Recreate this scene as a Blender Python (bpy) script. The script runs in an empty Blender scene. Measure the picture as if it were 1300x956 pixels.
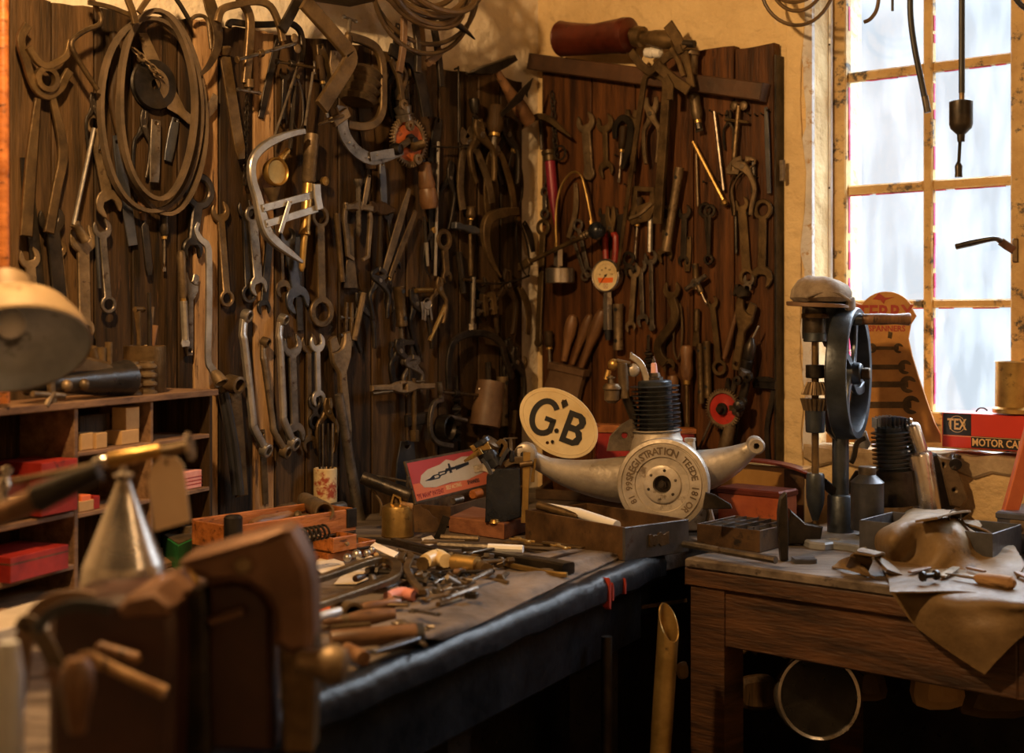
import bpy, math, random
from mathutils import Vector as V, Matrix as MX
from mathutils.geometry import tessellate_polygon
R = math.radians; PI = math.pi
rnd = random.Random(11)
scene = bpy.context.scene
col = scene.collection
FPX, CX, CY = 1700.0, 650.0, 405.0
CAM = V((0, 0, 1.405))
BZ = 0.88
# ------------------------------------------------------------------ planes
class Plane:
    def __init__(s, O, U, W):
        s.O = V(O); s.U = V(U).normalized(); s.W = V(W).normalized(); s.N = s.U.cross(s.W).normalized()
    def pt(s, x, y, off=0.0):
        r = V(((x-CX)/FPX, 1.0, -(y-CY)/FPX))
        t = (s.O + s.N*off - CAM).dot(s.N)/r.dot(s.N)
        return CAM + r*t
C0 = V((0.0815, 4.2, 0))
UL = V((0.645, 0.764, 0)).normalized()
UW = V((0.764, -0.645, 0)).normalized()
Zv = V((0, 0, 1))
PL = Plane(C0, UL, Zv)
PW = Plane(C0, UW, Zv)
PB = Plane((0, 0, BZ), (1, 0, 0), (0, 1, 0))
def PF(d): return Plane((0, d, 0), (1, 0, 0), (0, 0, 1))
def frame(O, X, Y, Z):
    m = MX.Identity(4)
    for i, a in enumerate((X, Y, Z, O)):
        for k in range(3): m[k][i] = a[k]
    return m
# ------------------------------------------------------------------ materials
MATS = {}
def mat(name, c1, c2, rough=.5, metal=0., scale=6., bump=.15, lo=.35, hi=.65, stretch=(1, 1, 1), var=.25, detail=6., c3=None, spots=.62, spec=.5, bd=.004, bs=5):
    if name in MATS: return MATS[name]
    m = bpy.data.materials.new(name); m.use_nodes = True
    nt = m.node_tree; N = nt.nodes; L = nt.links
    b = N['Principled BSDF']
    tc = N.new('ShaderNodeTexCoord'); mp = N.new('ShaderNodeMapping')
    mp.inputs['Scale'].default_value = stretch
    oi = N.new('ShaderNodeObjectInfo')
    L.new(tc.outputs['Object'], mp.inputs[0])
    n1 = N.new('ShaderNodeTexNoise'); n1.inputs['Scale'].default_value = scale; n1.inputs['Detail'].default_value = detail; n1.inputs['Roughness'].default_value = .65
    L.new(mp.outputs[0], n1.inputs[0])
    cr = N.new('ShaderNodeValToRGB'); e = cr.color_ramp.elements
    e[0].position = lo; e[0].color = (*c1, 1); e[1].position = hi; e[1].color = (*c2, 1)
    L.new(n1.outputs[0], cr.inputs[0])
    out = cr.outputs[0]
    n2 = N.new('ShaderNodeTexNoise'); n2.inputs['Scale'].default_value = scale*bs; n2.inputs['Detail'].default_value = 4
    L.new(mp.outputs[0], n2.inputs[0])
    if c3:
        r3 = N.new('ShaderNodeValToRGB'); r3.color_ramp.elements[0].position = spots; r3.color_ramp.elements[1].position = spots+.08
        n3 = N.new('ShaderNodeTexNoise'); n3.inputs['Scale'].default_value = scale*1.7; n3.inputs['Detail'].default_value = 8; n3.inputs['Roughness'].default_value = .7
        L.new(mp.outputs[0], n3.inputs[0]); L.new(n3.outputs[0], r3.inputs[0])
        mx = N.new('ShaderNodeMix'); mx.data_type = 'RGBA'
        L.new(r3.outputs[0], mx.inputs['Factor']); L.new(out, mx.inputs[6]); mx.inputs[7].default_value = (*c3, 1)
        out = mx.outputs[2]
    if var:
        mr = N.new('ShaderNodeMapRange'); mr.inputs['To Min'].default_value = 1-var; mr.inputs['To Max'].default_value = 1+var
        L.new(oi.outputs['Random'], mr.inputs[0])
        vm = N.new('ShaderNodeVectorMath'); vm.operation = 'SCALE'
        L.new(out, vm.inputs[0]); L.new(mr.outputs[0], vm.inputs['Scale']); out = vm.outputs[0]
    L.new(out, b.inputs['Base Color'])
    rr = N.new('ShaderNodeMapRange'); rr.inputs['To Min'].default_value = max(.05, rough-.12); rr.inputs['To Max'].default_value = min(1, rough+.15)
    L.new(n2.outputs[0], rr.inputs[0]); L.new(rr.outputs[0], b.inputs['Roughness'])
    b.inputs['Metallic'].default_value = metal
    b.inputs['Specular IOR Level'].default_value = spec
    if bump:
        bp = N.new('ShaderNodeBump'); bp.inputs['Strength'].default_value = bump; bp.inputs['Distance'].default_value = bd
        L.new(n2.outputs[0], bp.inputs['Height']); L.new(bp.outputs[0], b.inputs['Normal'])
    MATS[name] = m
    return m
def flatmat(name, c, rough=.6, metal=0., emit=0):
    if name in MATS: return MATS[name]
    m = bpy.data.materials.new(name); m.use_nodes = True; b = m.node_tree.nodes['Principled BSDF']
    b.inputs['Base Color'].default_value = (*c, 1); b.inputs['Roughness'].default_value = rough; b.inputs['Metallic'].default_value = metal
    MATS[name] = m; return m
M = {}
M['rust'] = mat('rusty_steel', (.045, .027, .011), (.175, .112, .048), .42, .6, 16, .35, lo=.32, hi=.7, c3=(.22, .12, .05), spots=.66)
M['dark'] = mat('dark_oily_steel', (.010, .009, .008), (.055, .042, .030), .38, .6, 14, .25, c3=(.10, .065, .035), spots=.68)
M['steel'] = mat('worn_steel', (.085, .072, .058), (.26, .22, .175), .36, .8, 16, .2, c3=(.06, .032, .015), spots=.58)
M['bright'] = mat('bright_steel', (.26, .235, .205), (.46, .43, .39), .34, .75, 16, .12, var=.12, c3=(.16, .10, .05), spots=.64)
M['tan'] = mat('dusty_tan_steel', (.075, .050, .026), (.27, .19, .105), .46, .55, 16, .3, lo=.32, hi=.7, c3=(.05, .026, .012), spots=.6)
M['blue'] = mat('blued_steel', (.05, .055, .07), (.12, .12, .13), .35, .6, 14, .12)
M['brass'] = mat('old_brass', (.30, .18, .05), (.55, .36, .12), .36, .8, 10, .12, c3=(.12, .08, .04), spots=.62)
M['alu'] = mat('cast_aluminium', (.33, .285, .23), (.56, .50, .42), .45, .5, 11, .4, var=.05, c3=(.20, .155, .11), spots=.6)
M['wood_h'] = mat('worn_handle_wood', (.075, .033, .013), (.24, .12, .05), .42, 0, 10, .3, stretch=(3, .6, 3), c3=(.03, .015, .008), spots=.6)
M['wood_dk'] = mat('dark_board_wood', (.010, .006, .002), (.056, .030, .011), .62, 0, 7, .5, stretch=(6, .5, 6), c3=(.09, .045, .019), spots=.6, var=.2, spec=.22)
M['wood_md'] = mat('brown_board_wood', (.022, .013, .005), (.105, .058, .023), .6, 0, 7, .5, stretch=(6, .5, 6), c3=(.02, .012, .008), spots=.62, var=.2, spec=.22)
M['wood_lt'] = mat('tan_board_wood', (.19, .10, .042), (.42, .26, .125), .7, 0, 6, .5, stretch=(5, .7, 5), c3=(.06, .032, .015), spots=.57, var=.1, spec=.22)
M['wood_red'] = mat('reddish_board_wood', (.024, .009, .003), (.115, .043, .012), .5, 0, 7, .4, stretch=(6, .5, 6), c3=(.03, .012, .006), spots=.58, var=.22, spec=.22)
M['wood_or'] = mat('orange_varnished_wood', (.22, .065, .012), (.50, .17, .04), .4, 0, 9, .3, stretch=(1, 4, 4), c3=(.05, .018, .007), spots=.56, var=.1)
M['wood_tbl'] = mat('bench_wood', (.022, .010, .005), (.105, .045, .017), .5, 0, 4, .6, stretch=(1.2, 1.2, 9), c3=(.17, .08, .03), spots=.66, var=.1)
M['wood_top'] = mat('dusty_bench_top', (.055, .04, .03), (.20, .16, .125), .5, 0, 5, .5, stretch=(.8, 3, 3), c3=(.03, .02, .015), spots=.56, var=.05, spec=.35)
M['black_top'] = mat('black_painted_bench', (.003, .004, .006), (.012, .014, .018), .36, .0, 8, .6, var=.05, c3=(.10, .11, .13), spots=.69, spec=.22, bd=.004)
M['plaster_l'] = mat('pale_plaster', (.66, .55, .40), (.82, .73, .58), .9, 0, 1.6, .8, var=0, c3=(.42, .32, .22), spots=.70, bd=.03, bs=9)
M['plaster_w'] = mat('ochre_plaster', (.60, .42, .20), (.82, .62, .33), .85, 0, 1.9, .8, var=0, c3=(.70, .62, .52), spots=.64, bd=.03, bs=9)
M['ochre'] = mat('ochre_window_paint', (.44, .27, .09), (.62, .42, .17), .55, 0, 11, .6, var=.05, c3=(.06, .045, .03), spots=.545)
M['white_edge'] = mat('chipped_white_plaster', (.52, .50, .50), (.75, .73, .73), .8, 0, 12, 1., var=0, c3=(.45, .30, .16), spots=.55)
M['belt'] = mat('dusty_rubber_belt', (.05, .034, .018), (.15, .10, .055), .75, 0, 9, .3, var=.12)
M['hose'] = mat('brown_hose', (.035, .022, .012), (.14, .085, .035), .4, .1, 6, .1, var=.3)
M['rubber'] = mat('black_rubber', (.01, .01, .012), (.03, .03, .035), .45, 0, 8, .1)
M['black'] = mat('black_enamel', (.006, .007, .01), (.022, .025, .032), .25, .1, 8, .08)
M['iron'] = mat('blue_black_cast_iron', (.025, .030, .036), (.075, .088, .105), .34, .6, 9, .3, var=.1)
M['leather'] = mat('brown_leather', (.085, .045, .022), (.20, .115, .06), .5, 0, 8, .4, var=.1)
M['apron'] = mat('old_leather_apron', (.075, .045, .020), (.20, .13, .06), .5, 0, 4, .7, var=.02, c3=(.035, .02, .01), spots=.64, bd=.008, spec=.22)
M['cloth'] = mat('oily_grey_cloth', (.065, .048, .036), (.20, .155, .12), .9, 0, 6, .7, var=.05, bd=.008)
M['capcloth'] = mat('grey_brown_cap_cloth', (.16, .12, .085), (.34, .28, .21), .9, 0, 14, .6, var=.05)
M['red'] = mat('red_paint', (.17, .010, .008), (.38, .03, .018), .4, 0, 8, .15, c3=(.06, .012, .01), spots=.6)
M['maroon'] = mat('maroon_paint', (.12, .008, .02), (.24, .02, .04), .35, .1, 8, .1)
M['darkred'] = mat('dark_red_tin', (.055, .010, .005), (.16, .03, .012), .35, .3, 6, .15, c3=(.04, .02, .012), spots=.6)
M['redbox'] = mat('rusty_red_tin', (.28, .05, .015), (.50, .12, .03), .5, .1, 9, .2, c3=(.14, .04, .015), spots=.56)
M['green'] = mat('green_paint', (.02, .16, .04), (.04, .26, .07), .45, 0, 8, .1)
M['ochretin'] = mat('ochre_tin', (.42, .21, .05), (.60, .33, .09), .45, .2, 7, .15, c3=(.18, .08, .03), spots=.62)
M['signtan'] = mat('orange_sign_board', (.34, .145, .025), (.52, .25, .05), .5, 0, 9, .15, var=0, c3=(.14, .06, .02), spots=.66)
M['cream'] = mat('yellowed_cream_enamel', (.62, .46, .22), (.80, .66, .40), .4, 0, 7, .1, var=0, c3=(.55, .35, .12), spots=.64)
M['ink'] = flatmat('black_lettering', (.012, .012, .014), .5)
M['sepia'] = mat('printed_brown', (.07, .04, .02), (.13, .075, .035), .5, 0, 9, 0)
M['redink'] = flatmat('red_lettering', (.32, .03, .015), .5)
M['goldink'] = flatmat('gold_lettering', (.75, .50, .22), .5)
M['paper'] = mat('old_paper', (.55, .45, .32), (.75, .64, .48), .9, 0, 5, .2)
M['card'] = mat('brown_card', (.42, .25, .10), (.60, .38, .17), .85, 0, 6, .2)
M['white'] = flatmat('white_ceramic', (.8, .78, .74), .3)
M['tinplate'] = mat('tinplate', (.38, .34, .30), (.6, .56, .52), .22, .9, 4, .1, var=.05, c3=(.22, .14, .08), spots=.6)
M['lampout'] = mat('worn_lamp_enamel', (.20, .135, .07), (.36, .26, .14), .55, .1, 7, .2, var=0, c3=(.13, .08, .035), spots=.6)
M['lampin'] = mat('daylight_tinted_reflector', (.24, .27, .32), (.50, .55, .62), .4, .3, 6, .15, var=0, c3=(.1, .1, .1), spots=.6)  # base colour tinted blue for daylight reflected in the metal; spots are tarnish
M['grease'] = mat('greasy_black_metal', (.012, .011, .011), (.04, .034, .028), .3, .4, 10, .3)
M['vise'] = mat('brown_vise_iron', (.11, .055, .030), (.24, .13, .075), .5, .35, 7, .3, var=.05, c3=(.30, .13, .055), spots=.66)
M['visedk'] = mat('dark_red_vise_paint', (.03, .011, .008), (.06, .024, .016), .42, .15, 7, .2, var=.05)
M['mortar'] = mat('crumbling_mortar', (.25, .17, .09), (.55, .42, .26), .95, 0, 9, 1., var=0)
M['galv'] = mat('galvanised_conduit', (.48, .50, .53), (.66, .68, .70), .45, .3, 10, .1, var=0)
M['dustiron'] = mat('dusty_cast_plate', (.13, .14, .155), (.30, .31, .33), .5, .3, 9, .3, var=0, c3=(.06, .05, .04), spots=.64)
M['earth'] = mat('dark_floor', (.02, .017, .014), (.06, .05, .04), .8, 0, 4, .4, var=0)
M['pink'] = mat('pink_striped_box', (.55, .18, .14), (.75, .42, .34), .7, 0, 6, .05)
M['redpipe'] = mat('red_primer_iron', (.42, .09, .03), (.6, .16, .05), .45, .1, 6, .1)
# ------------------------------------------------------------------ mesh builder
class MB:
    def __init__(s, m=None):
        s.v = []; s.f = []; s.m = []; s.mats = []; s.cur = 0; s.X = MX.Identity(4)
        if m: s.mat(m)
    def mat(s, m):
        m = M[m] if isinstance(m, str) else m
        if m not in s.mats: s.mats.append(m)
        s.cur = s.mats.index(m); return s
    def add(s, vs, fs):
        b = len(s.v); X = s.X
        s.v += [X @ V(p) for p in vs]; s.f += [[b+i for i in f] for f in fs]; s.m += [s.cur]*len(fs); return s
    def prism(s, loop, z0, z1, b=0., holes=()):
        loops = [ccw(loop, True)] + [ccw(h, False) for h in holes]
        vs = []; fs = []; starts = []
        b = min(b, (z1-z0)*.45)
        for lp in loops:
            n = len(lp); st = len(vs); starts.append((st, n))
            off = offset(lp, b) if b > 0 else lp
            if b > 0:
                rings = [(off, z0), (lp, z0+b), (lp, z1-b), (off, z1)]
            else: rings = [(lp, z0), (lp, z1)]
            for pts, z in rings: vs += [(p[0], p[1], z) for p in pts]
            for k in range(len(rings)-1):
                for i in range(n):
                    j = (i+1) % n; a = st+k*n
                    fs.append([a+i, a+j, a+n+j, a+n+i])
        nr = 4 if b > 0 else 2
        flat = [[V((p[0], p[1], 0)) for p in (offset(lp, b) if b > 0 else lp)] for lp in loops]
        tri = tessellate_polygon(flat)
        cum = []; 
        for (st, n), lp in zip(starts, loops): cum += [(st+i, st+(nr-1)*n+i) for i in range(n)]
        for t in tri:
            a, c, d = [V(vs[cum[i][0]]) for i in t]
            up = (c-a).cross(d-a).z > 0
            t = list(t) if up else list(t)[::-1]
            fs.append([cum[i][1] for i in t]); fs.append([cum[i][0] for i in t[::-1]])
        return s.add(vs, fs)
    def box(s, c, size, b=.0, rot=None):
        sx, sy, sz = [q/2 for q in size]; X0 = s.X
        T = MX.Translation(V(c))
        if rot: T = T @ MX.Rotation(rot[0], 4, 'X') @ MX.Rotation(rot[1], 4, 'Y') @ MX.Rotation(rot[2], 4, 'Z') if len(rot) == 3 else T
        s.X = X0 @ T
        if b > 0: lp = [(-sx+b, -sy), (sx-b, -sy), (sx, -sy+b), (sx, sy-b), (sx-b, sy), (-sx+b, sy), (-sx, sy-b), (-sx, -sy+b)]
        else: lp = [(-sx, -sy), (sx, -sy), (sx, sy), (-sx, sy)]
        s.prism(lp, -sz, sz, b); s.X = X0; return s
    def sweep(s, pts, sec, closed=False, up=None, scale=None, cap=True):
        pts = [V(p) for p in pts]; n = len(pts); m = len(sec); vs = []; fs = []; prev = None
        for i, p in enumerate(pts):
            if closed: t = pts[(i+1) % n]-pts[i-1]
            else: t = pts[min(i+1, n-1)]-pts[max(i-1, 0)]
            t = t.normalized() if t.length > 1e-9 else V((0, 0, 1))
            if up is not None: a = t.cross(V(up))
            elif prev is None:
                q = V((0, 0, 1)) if abs(t.z) < .9 else V((1, 0, 0)); a = t.cross(q)
            else: a = prev - t*prev.dot(t)
            if a.length < 1e-6: a = t.cross(V((1, .3, 0)))
            a.normalize(); prev = a; c = a.cross(t).normalized()
            k = scale[i] if scale else 1.
            vs += [p + a*(q[0]*k) + c*(q[1]*k) for q in sec]
        for i in range(n if closed else n-1):
            for j in range(m):
                A = i*m; B = ((i+1) % n)*m
                fs.append([A+j, A+(j+1) % m, B+(j+1) % m, B+j])
        if not closed and cap:
            fs.append(list(range(m))[::-1]); fs.append([(n-1)*m+j for j in range(m)])
        return s.add(vs, fs)
    def tube(s, pts, r, n=8, closed=False, **k):
        if isinstance(r, (list, tuple)): sc = list(r); r0 = 1.
        else: sc = None; r0 = r
        return s.sweep(pts, [(r0*math.cos(2*PI*i/n), r0*math.sin(2*PI*i/n)) for i in range(n)], closed, scale=sc, **k)
    def bar(s, pts, w, t, closed=False, up=(0, 0, 1), b=.25, scale=None):
        w /= 2; t /= 2; e = min(w, t)*b
        return s.sweep(pts, [(-w+e, -t), (w-e, -t), (w, -t+e), (w, t-e), (w-e, t), (-w+e, t), (-w, t-e), (-w, -t+e)], closed, up, scale)
    def lathe(s, prof, c=(0, 0, 0), axis=(0, 1, 0), n=20, ref=None, cap=True):
        if abs(prof[0][0]-prof[-1][0]) < 1e-7 and abs(prof[0][1]-prof[-1][1]) < 1e-7: cap = False
        ax = V(axis).normalized(); q = V(ref) if ref else (V((0, 0, 1)) if abs(ax.z) < .9 else V((1, 0, 0)))
        a = ax.cross(q).normalized(); d = ax.cross(a); c = V(c); vs = []; fs = []; m = len(prof)
        for i in range(n):
            th = 2*PI*i/n; e = a*math.cos(th)+d*math.sin(th)
            vs += [c + ax*h + e*r for r, h in prof]
        for i in range(n):
            A = i*m; B = ((i+1) % n)*m
            for j in range(m-1): fs.append([A+j, B+j, B+j+1, A+j+1])
        if cap and prof[0][0] > 1e-6: fs.append([i*m for i in range(n)][::-1])
        if cap and prof[-1][0] > 1e-6: fs.append([i*m+m-1 for i in range(n)])
        return s.add(vs, fs)
    def cyl(s, p, q, r, r2=None, n=14, b=0):
        p = V(p); q = V(q); h = (q-p).length; r2 = r if r2 is None else r2
        pr = [(r, 0), (r2, h)] if not b else [(r-b, 0), (r, b), (r2, h-b), (r2-b, h)]
        return s.lathe(pr, p, q-p, n)
    def ball(s, c, r, n=12, sq=(1, 1, 1)):
        X0 = s.X; s.X = X0 @ MX.Translation(V(c)) @ MX.Diagonal((*sq, 1))
        k = max(5, n//2+1)
        s.lathe([(max(1e-7, r*math.sin(PI*i/(k-1))), -r*math.cos(PI*i/(k-1))) for i in range(k)], (0, 0, 0), (0, 1, 0), n); s.X = X0; return s
    def strip(s, pts, w, z0, z1, b=.001):
        return s.prism(ribbon(pts, w), z0, z1, b)
    def text(s, txt, size, c, z, ext=.0006, font_w=1.):
        vs, fs, w, h = text_mesh(txt, size, ext)
        X0 = s.X; s.X = X0 @ MX.Translation(V((c[0]-w*font_w/2, c[1]-h/2, z))) @ MX.Diagonal((font_w, 1, 1, 1))
        s.add(vs, fs); s.X = X0; return s
    def build(s, name, parent=None, M4=None, ang=38):
        me = bpy.data.meshes.new(name)
        me.from_pydata([tuple(v) for v in s.v], [], s.f)
        for m in s.mats: me.materials.append(m)
        me.polygons.foreach_set('material_index', s.m)
        me.polygons.foreach_set('use_smooth', [True]*len(s.f))
        me.validate(); me.update()
        import bmesh
        bm = bmesh.new(); bm.from_mesh(me); bmesh.ops.recalc_face_normals(bm, faces=bm.faces); bm.to_mesh(me); bm.free()
        me.set_sharp_from_angle(angle=R(ang))
        o = bpy.data.objects.new(name, me); col.objects.link(o)
        if parent: o.parent = parent
        if M4 is not None: o.matrix_world = M4
        return o
def ccw(lp, want):
    lp = [(p[0], p[1]) for p in lp]
    a = sum(lp[i][0]*lp[(i+1) % len(lp)][1]-lp[(i+1) % len(lp)][0]*lp[i][1] for i in range(len(lp)))
    return lp if (a > 0) == want else lp[::-1]
def offset(lp, b):
    n = len(lp); out = []
    for i in range(n):
        p = V(lp[i]); a = p-V(lp[i-1]); c = V(lp[(i+1) % n])-p
        a = a.normalized() if a.length > 1e-9 else V((0, 0)); c = c.normalized() if c.length > 1e-9 else V((0, 0))
        nn = V((-a.y, a.x))+V((-c.y, c.x))
        if nn.length < .3: out.append(tuple(p)); continue
        nn.normalize(); k = max(.5, abs(nn.dot(V((-a.y, a.x)))))
        out.append(tuple(p+nn*(b/k)))
    return out
def ribbon(pts, w):
    pts = [V((p[0], p[1])) for p in pts]; n = len(pts)
    if not isinstance(w, (list, tuple)): w = [w]*n
    if len(w) != n: w = [w[0]+(w[-1]-w[0])*i/(n-1) for i in range(n)] if len(w) == 2 else resample(w, n)
    A = []; B = []
    for i, p in enumerate(pts):
        t = pts[min(i+1, n-1)]-pts[max(i-1, 0)]; t.normalize(); q = V((-t.y, t.x))*(w[i]/2)
        A.append(tuple(p+q)); B.append(tuple(p-q))
    return A+B[::-1]
def resample(w, n):
    out = []
    for i in range(n):
        f = i/(n-1)*(len(w)-1); k = min(int(f), len(w)-2); out.append(w[k]+(w[k+1]-w[k])*(f-k))
    return out
def smooth(pts, k=4, closed=False):
    P = [V(p) for p in pts]; n = len(P); out = []
    for i in range(n if closed else n-1):
        if closed: a, b, c, d = P[i-1], P[i], P[(i+1) % n], P[(i+2) % n]
        else: a, b, c, d = P[max(i-1, 0)], P[i], P[i+1], P[min(i+2, n-1)]
        for j in range(k):
            t = j/k
            out.append(.5*((2*b)+(c-a)*t+(2*a-5*b+4*c-d)*t*t+(3*b-a-3*c+d)*t**3))
    if not closed: out.append(P[-1])
    return out
def circ(c, r, n=16, a0=0, a1=360, ry=None):
    full = abs(a1-a0) >= 359.9; m = n if full else n+1; ry = r if ry is None else ry
    return [(c[0]+r*math.cos(R(a0+(a1-a0)*i/n)), c[1]+ry*math.sin(R(a0+(a1-a0)*i/n))) for i in range(m)]
TX = {}
def text_mesh(txt, size, ext):
    k = (txt, size, ext)
    if k not in TX:
        cu = bpy.data.curves.new('txt', 'FONT'); cu.body = txt; cu.size = size; cu.extrude = ext; cu.resolution_u = 2; cu.offset = size*.022
        ob = bpy.data.objects.new('txt', cu); col.objects.link(ob)
        dg = bpy.context.evaluated_depsgraph_get(); me = bpy.data.meshes.new_from_object(ob.evaluated_get(dg))
        vs = [tuple(v.co) for v in me.vertices]; fs = [list(p.vertices) for p in me.polygons]
        bpy.data.objects.remove(ob); bpy.data.meshes.remove(me)
        w0 = min(v[0] for v in vs); h0 = min(v[1] for v in vs)
        vs = [(v[0]-w0, v[1]-h0, v[2]) for v in vs]
        TX[k] = (vs, fs, max(v[0] for v in vs), max(v[1] for v in vs))
    return TX[k]
# ------------------------------------------------------------------ things
THINGS = []
class Thing:
    def __init__(s, name, label, cat, M4=None, group=None, kind=None, plane=None, off=0., px=None):
        s.M = M4 if M4 is not None else MX.Identity(4)
        s.name = name; s.label = label; s.cat = cat; s.group = group; s.kind = kind
        s.e = bpy.data.objects.new(name, None); s.e.empty_display_size = .02; col.objects.link(s.e); s.e.matrix_world = s.M
        s.ch = []; s.plane = plane; s.off = off; s.Mi = s.M.inverted(); THINGS.append(s); s.done = False
    def l(s, x, y, z=0.):
        return s.Mi @ s.plane.pt(x, y, s.off+z)
    def L(s, pts, z=0.): return [s.l(p[0], p[1], z if len(p) < 3 else p[2]) for p in pts]
    def w(s, x, y, px, dx=1, dy=0):
        a = s.l(x-dx*px/2, y-dy*px/2); b = s.l(x+dx*px/2, y+dy*px/2); return (b-a).length
    def part(s, name, mb, parent=None, label=None):
        o = mb.build(name); o.parent = parent or s.e
        if label: o['label'] = label
        if not parent: s.ch.append(o)
        return o
    def end(s):
        if s.done: return
        s.done = True; t = s.e
        if len(s.ch) == 1:
            o = s.ch[0]; kids = list(o.children)
            o.parent = None; o.matrix_world = s.M; bpy.data.objects.remove(s.e); o.name = s.name; o.data.name = s.name; t = o; s.e = o
            if 'label' in o.keys(): del o['label']
        if s.label: t['label'] = s.label
        if s.cat and not s.kind == 'structure': t['category'] = s.cat
        if s.group: t['group'] = s.group
        if s.kind: t['kind'] = s.kind
        return t
def on(P, x, y, name, label, cat, off=0., **k):
    return Thing(name, label, cat, frame(P.pt(x, y, off), P.U, P.W, P.N), plane=P, off=off, **k)
def along(P, x1, y1, x2, y2, name, label, cat, off=0., **k):
    a = P.pt(x1, y1, off); b = P.pt(x2, y2, off); Y = (a-b); Ln = Y.length; Y.normalize(); X = Y.cross(P.N).normalized()
    t = Thing(name, label, cat, frame(a, X, Y, P.N), plane=P, off=off, **k); t.len = Ln
    c = (a+b)/2; q = c+X*.01
    def pr(p): return V((CX+FPX*p.x/p.y, CY-FPX*(p.z-CAM.z)/p.y))
    t.k = .01/max((pr(q)-pr(c)).length, 1e-6)      # metres per pixel across the tool
    t.ky = Ln/max((pr(a)-pr(b)).length, 1e-6)
    return t
def up(x, y, name, label, cat, bz=BZ, d=None, rot=0., **k):
    """a thing standing on the bench at a pixel; local x right, y up, z to the camera; t.s metres per pixel"""
    if d is None:
        d = (CAM.z-bz)*FPX/(y-CY)
    P = PF(d); p = P.pt(x, y); t = Thing(name, label, cat, frame(p, V((1, 0, 0)), Zv, V((0, -1, 0))), plane=P, off=0, **k); t.s = d/FPX; t.d = d
    return t
def struct(name, mb, M4=None):
    o = mb.build(name); o['kind'] = 'structure'
    if M4 is not None: o.matrix_world = M4
    return o
# ================================================================== the setting
def wallframe(P): return frame(P.O, P.U, P.W, P.N)
H = 2.95
LW, WW = 5.2, 4.2
MLm = wallframe(PL); MWm = wallframe(PW)
mb = MB('plaster_l'); mb.prism([(-LW, 0), (0.25, 0), (0.25, H), (-LW, H)], -.2, 0); struct('wall_left', mb, MLm)
iW = MWm.inverted()
def wl(x, y, off): return iW @ PW.pt(x, y, off)
WOFF = -.13
xa = wl(1030, 300, 0).x
wx0 = wl(1062, 300, WOFF).x
x_l, x_m0, x_m1, x_r = [wl(q, 300, WOFF).x for q in (1076, 1172, 1184, 1286)]
def wz(y0, y1): return (wl(1075, y0, WOFF).y+wl(1285, y1, WOFF).y)/2
z1, z2, z3, zb = wz(98, 73), wz(241, 229), wz(386, 385), wz(521, 523)
ph = z1-z2
ztop = z1+ph; zt = ztop+.06; z0 = wz(566, 570)
x_post = x_r+.05; x_end = x_post+(x_r-x_l)+.06
mb = MB('plaster_w'); mb.prism([(-.2, 0), (WW, 0), (WW, H), (-.2, H)], -.3, 0, 0, [[(xa, z0-.02), (x_end+.03, z0-.02), (x_end+.03, zt+.02), (xa, zt+.02)]])
struct('wall_window', mb, MWm)
# other walls, floor, ceiling
pa = C0 - UL*LW; pb = C0 + UW*WW; pc = pa + UW*WW
def wall_between(name, a, b):
    U = (b-a).normalized(); Ln = (b-a).length; m = MB('plaster_l'); m.prism([(0, 0), (Ln, 0), (Ln, H), (0, H)], -.2, 0)
    struct(name, m, frame(a, U, Zv, U.cross(Zv)))
wall_between('wall_right', pb, pc); wall_between('wall_back', pc, pa)
for nm, zz, mm in (('floor', -.1, 'earth'), ('ceiling', H, 'wood_dk')):
    mb = MB(mm); mb.prism([(p.x, p.y) for p in (C0+UL*.3-UW*.3, pb+UW*.3+UL*.3, pc+UW*.3-UL*.3, pa-UW*.3-UL*.3)], zz, zz+.1); struct(nm, mb)
# white chipped arris of the reveal (its own uneven plaster patch standing 4 mm proud)
mb = MB('white_edge'); pts = []
for i in range(30):
    z = z0-.02+(H-z0-.3)*i/29; pts.append((xa-.024+rnd.uniform(-.012, .010), z))
pts += [(xa+.004, H-.32), (xa+.004, z0-.02)]
mb.prism(pts, -.012, .004, .001)
struct('trim_1', mb, MWm)
mb = MB('plaster_w'); pts = [(xa-.075+rnd.uniform(-.004, .004), .3+i*.1) for i in range(24)] + [(xa-.022+rnd.uniform(-.01, .01), 2.6-i*.1) for i in range(24)]
mb.prism(pts, 0, .007, .002); struct('trim_2', mb, MWm)
# window
g = bpy.data.materials.new('dirty_glass'); g.use_nodes = True; nt = g.node_tree; N_ = nt.nodes; L_ = nt.links
for n in list(N_): N_.remove(n)
out = N_.new('ShaderNodeOutputMaterial'); tr = N_.new('ShaderNodeBsdfTransparent'); tl = N_.new('ShaderNodeBsdfTranslucent'); tl.inputs[0].default_value = (.86, .87, .90, 1)
gl = N_.new('ShaderNodeBsdfGlossy'); gl.inputs['Roughness'].default_value = .08
m1 = N_.new('ShaderNodeMixShader'); m2 = N_.new('ShaderNodeMixShader'); m2.inputs[0].default_value = .05
tc = N_.new('ShaderNodeTexCoord'); mp = N_.new('ShaderNodeMapping'); mp.inputs['Scale'].default_value = (9, 2.2, 5); ns = N_.new('ShaderNodeTexNoise'); ns.inputs['Scale'].default_value = 2.2; ns.inputs['Detail'].default_value = 7
cr = N_.new('ShaderNodeValToRGB'); cr.color_ramp.elements[0].position = .38; cr.color_ramp.elements[0].color = (.002, .002, .002, 1); cr.color_ramp.elements[1].position = .66; cr.color_ramp.elements[1].color = (.05, .05, .05, 1)
L_.new(tc.outputs['Object'], mp.inputs[0]); L_.new(mp.outputs[0], ns.inputs[0]); L_.new(ns.outputs[0], cr.inputs[0]); L_.new(cr.outputs[0], m1.inputs[0])
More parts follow.
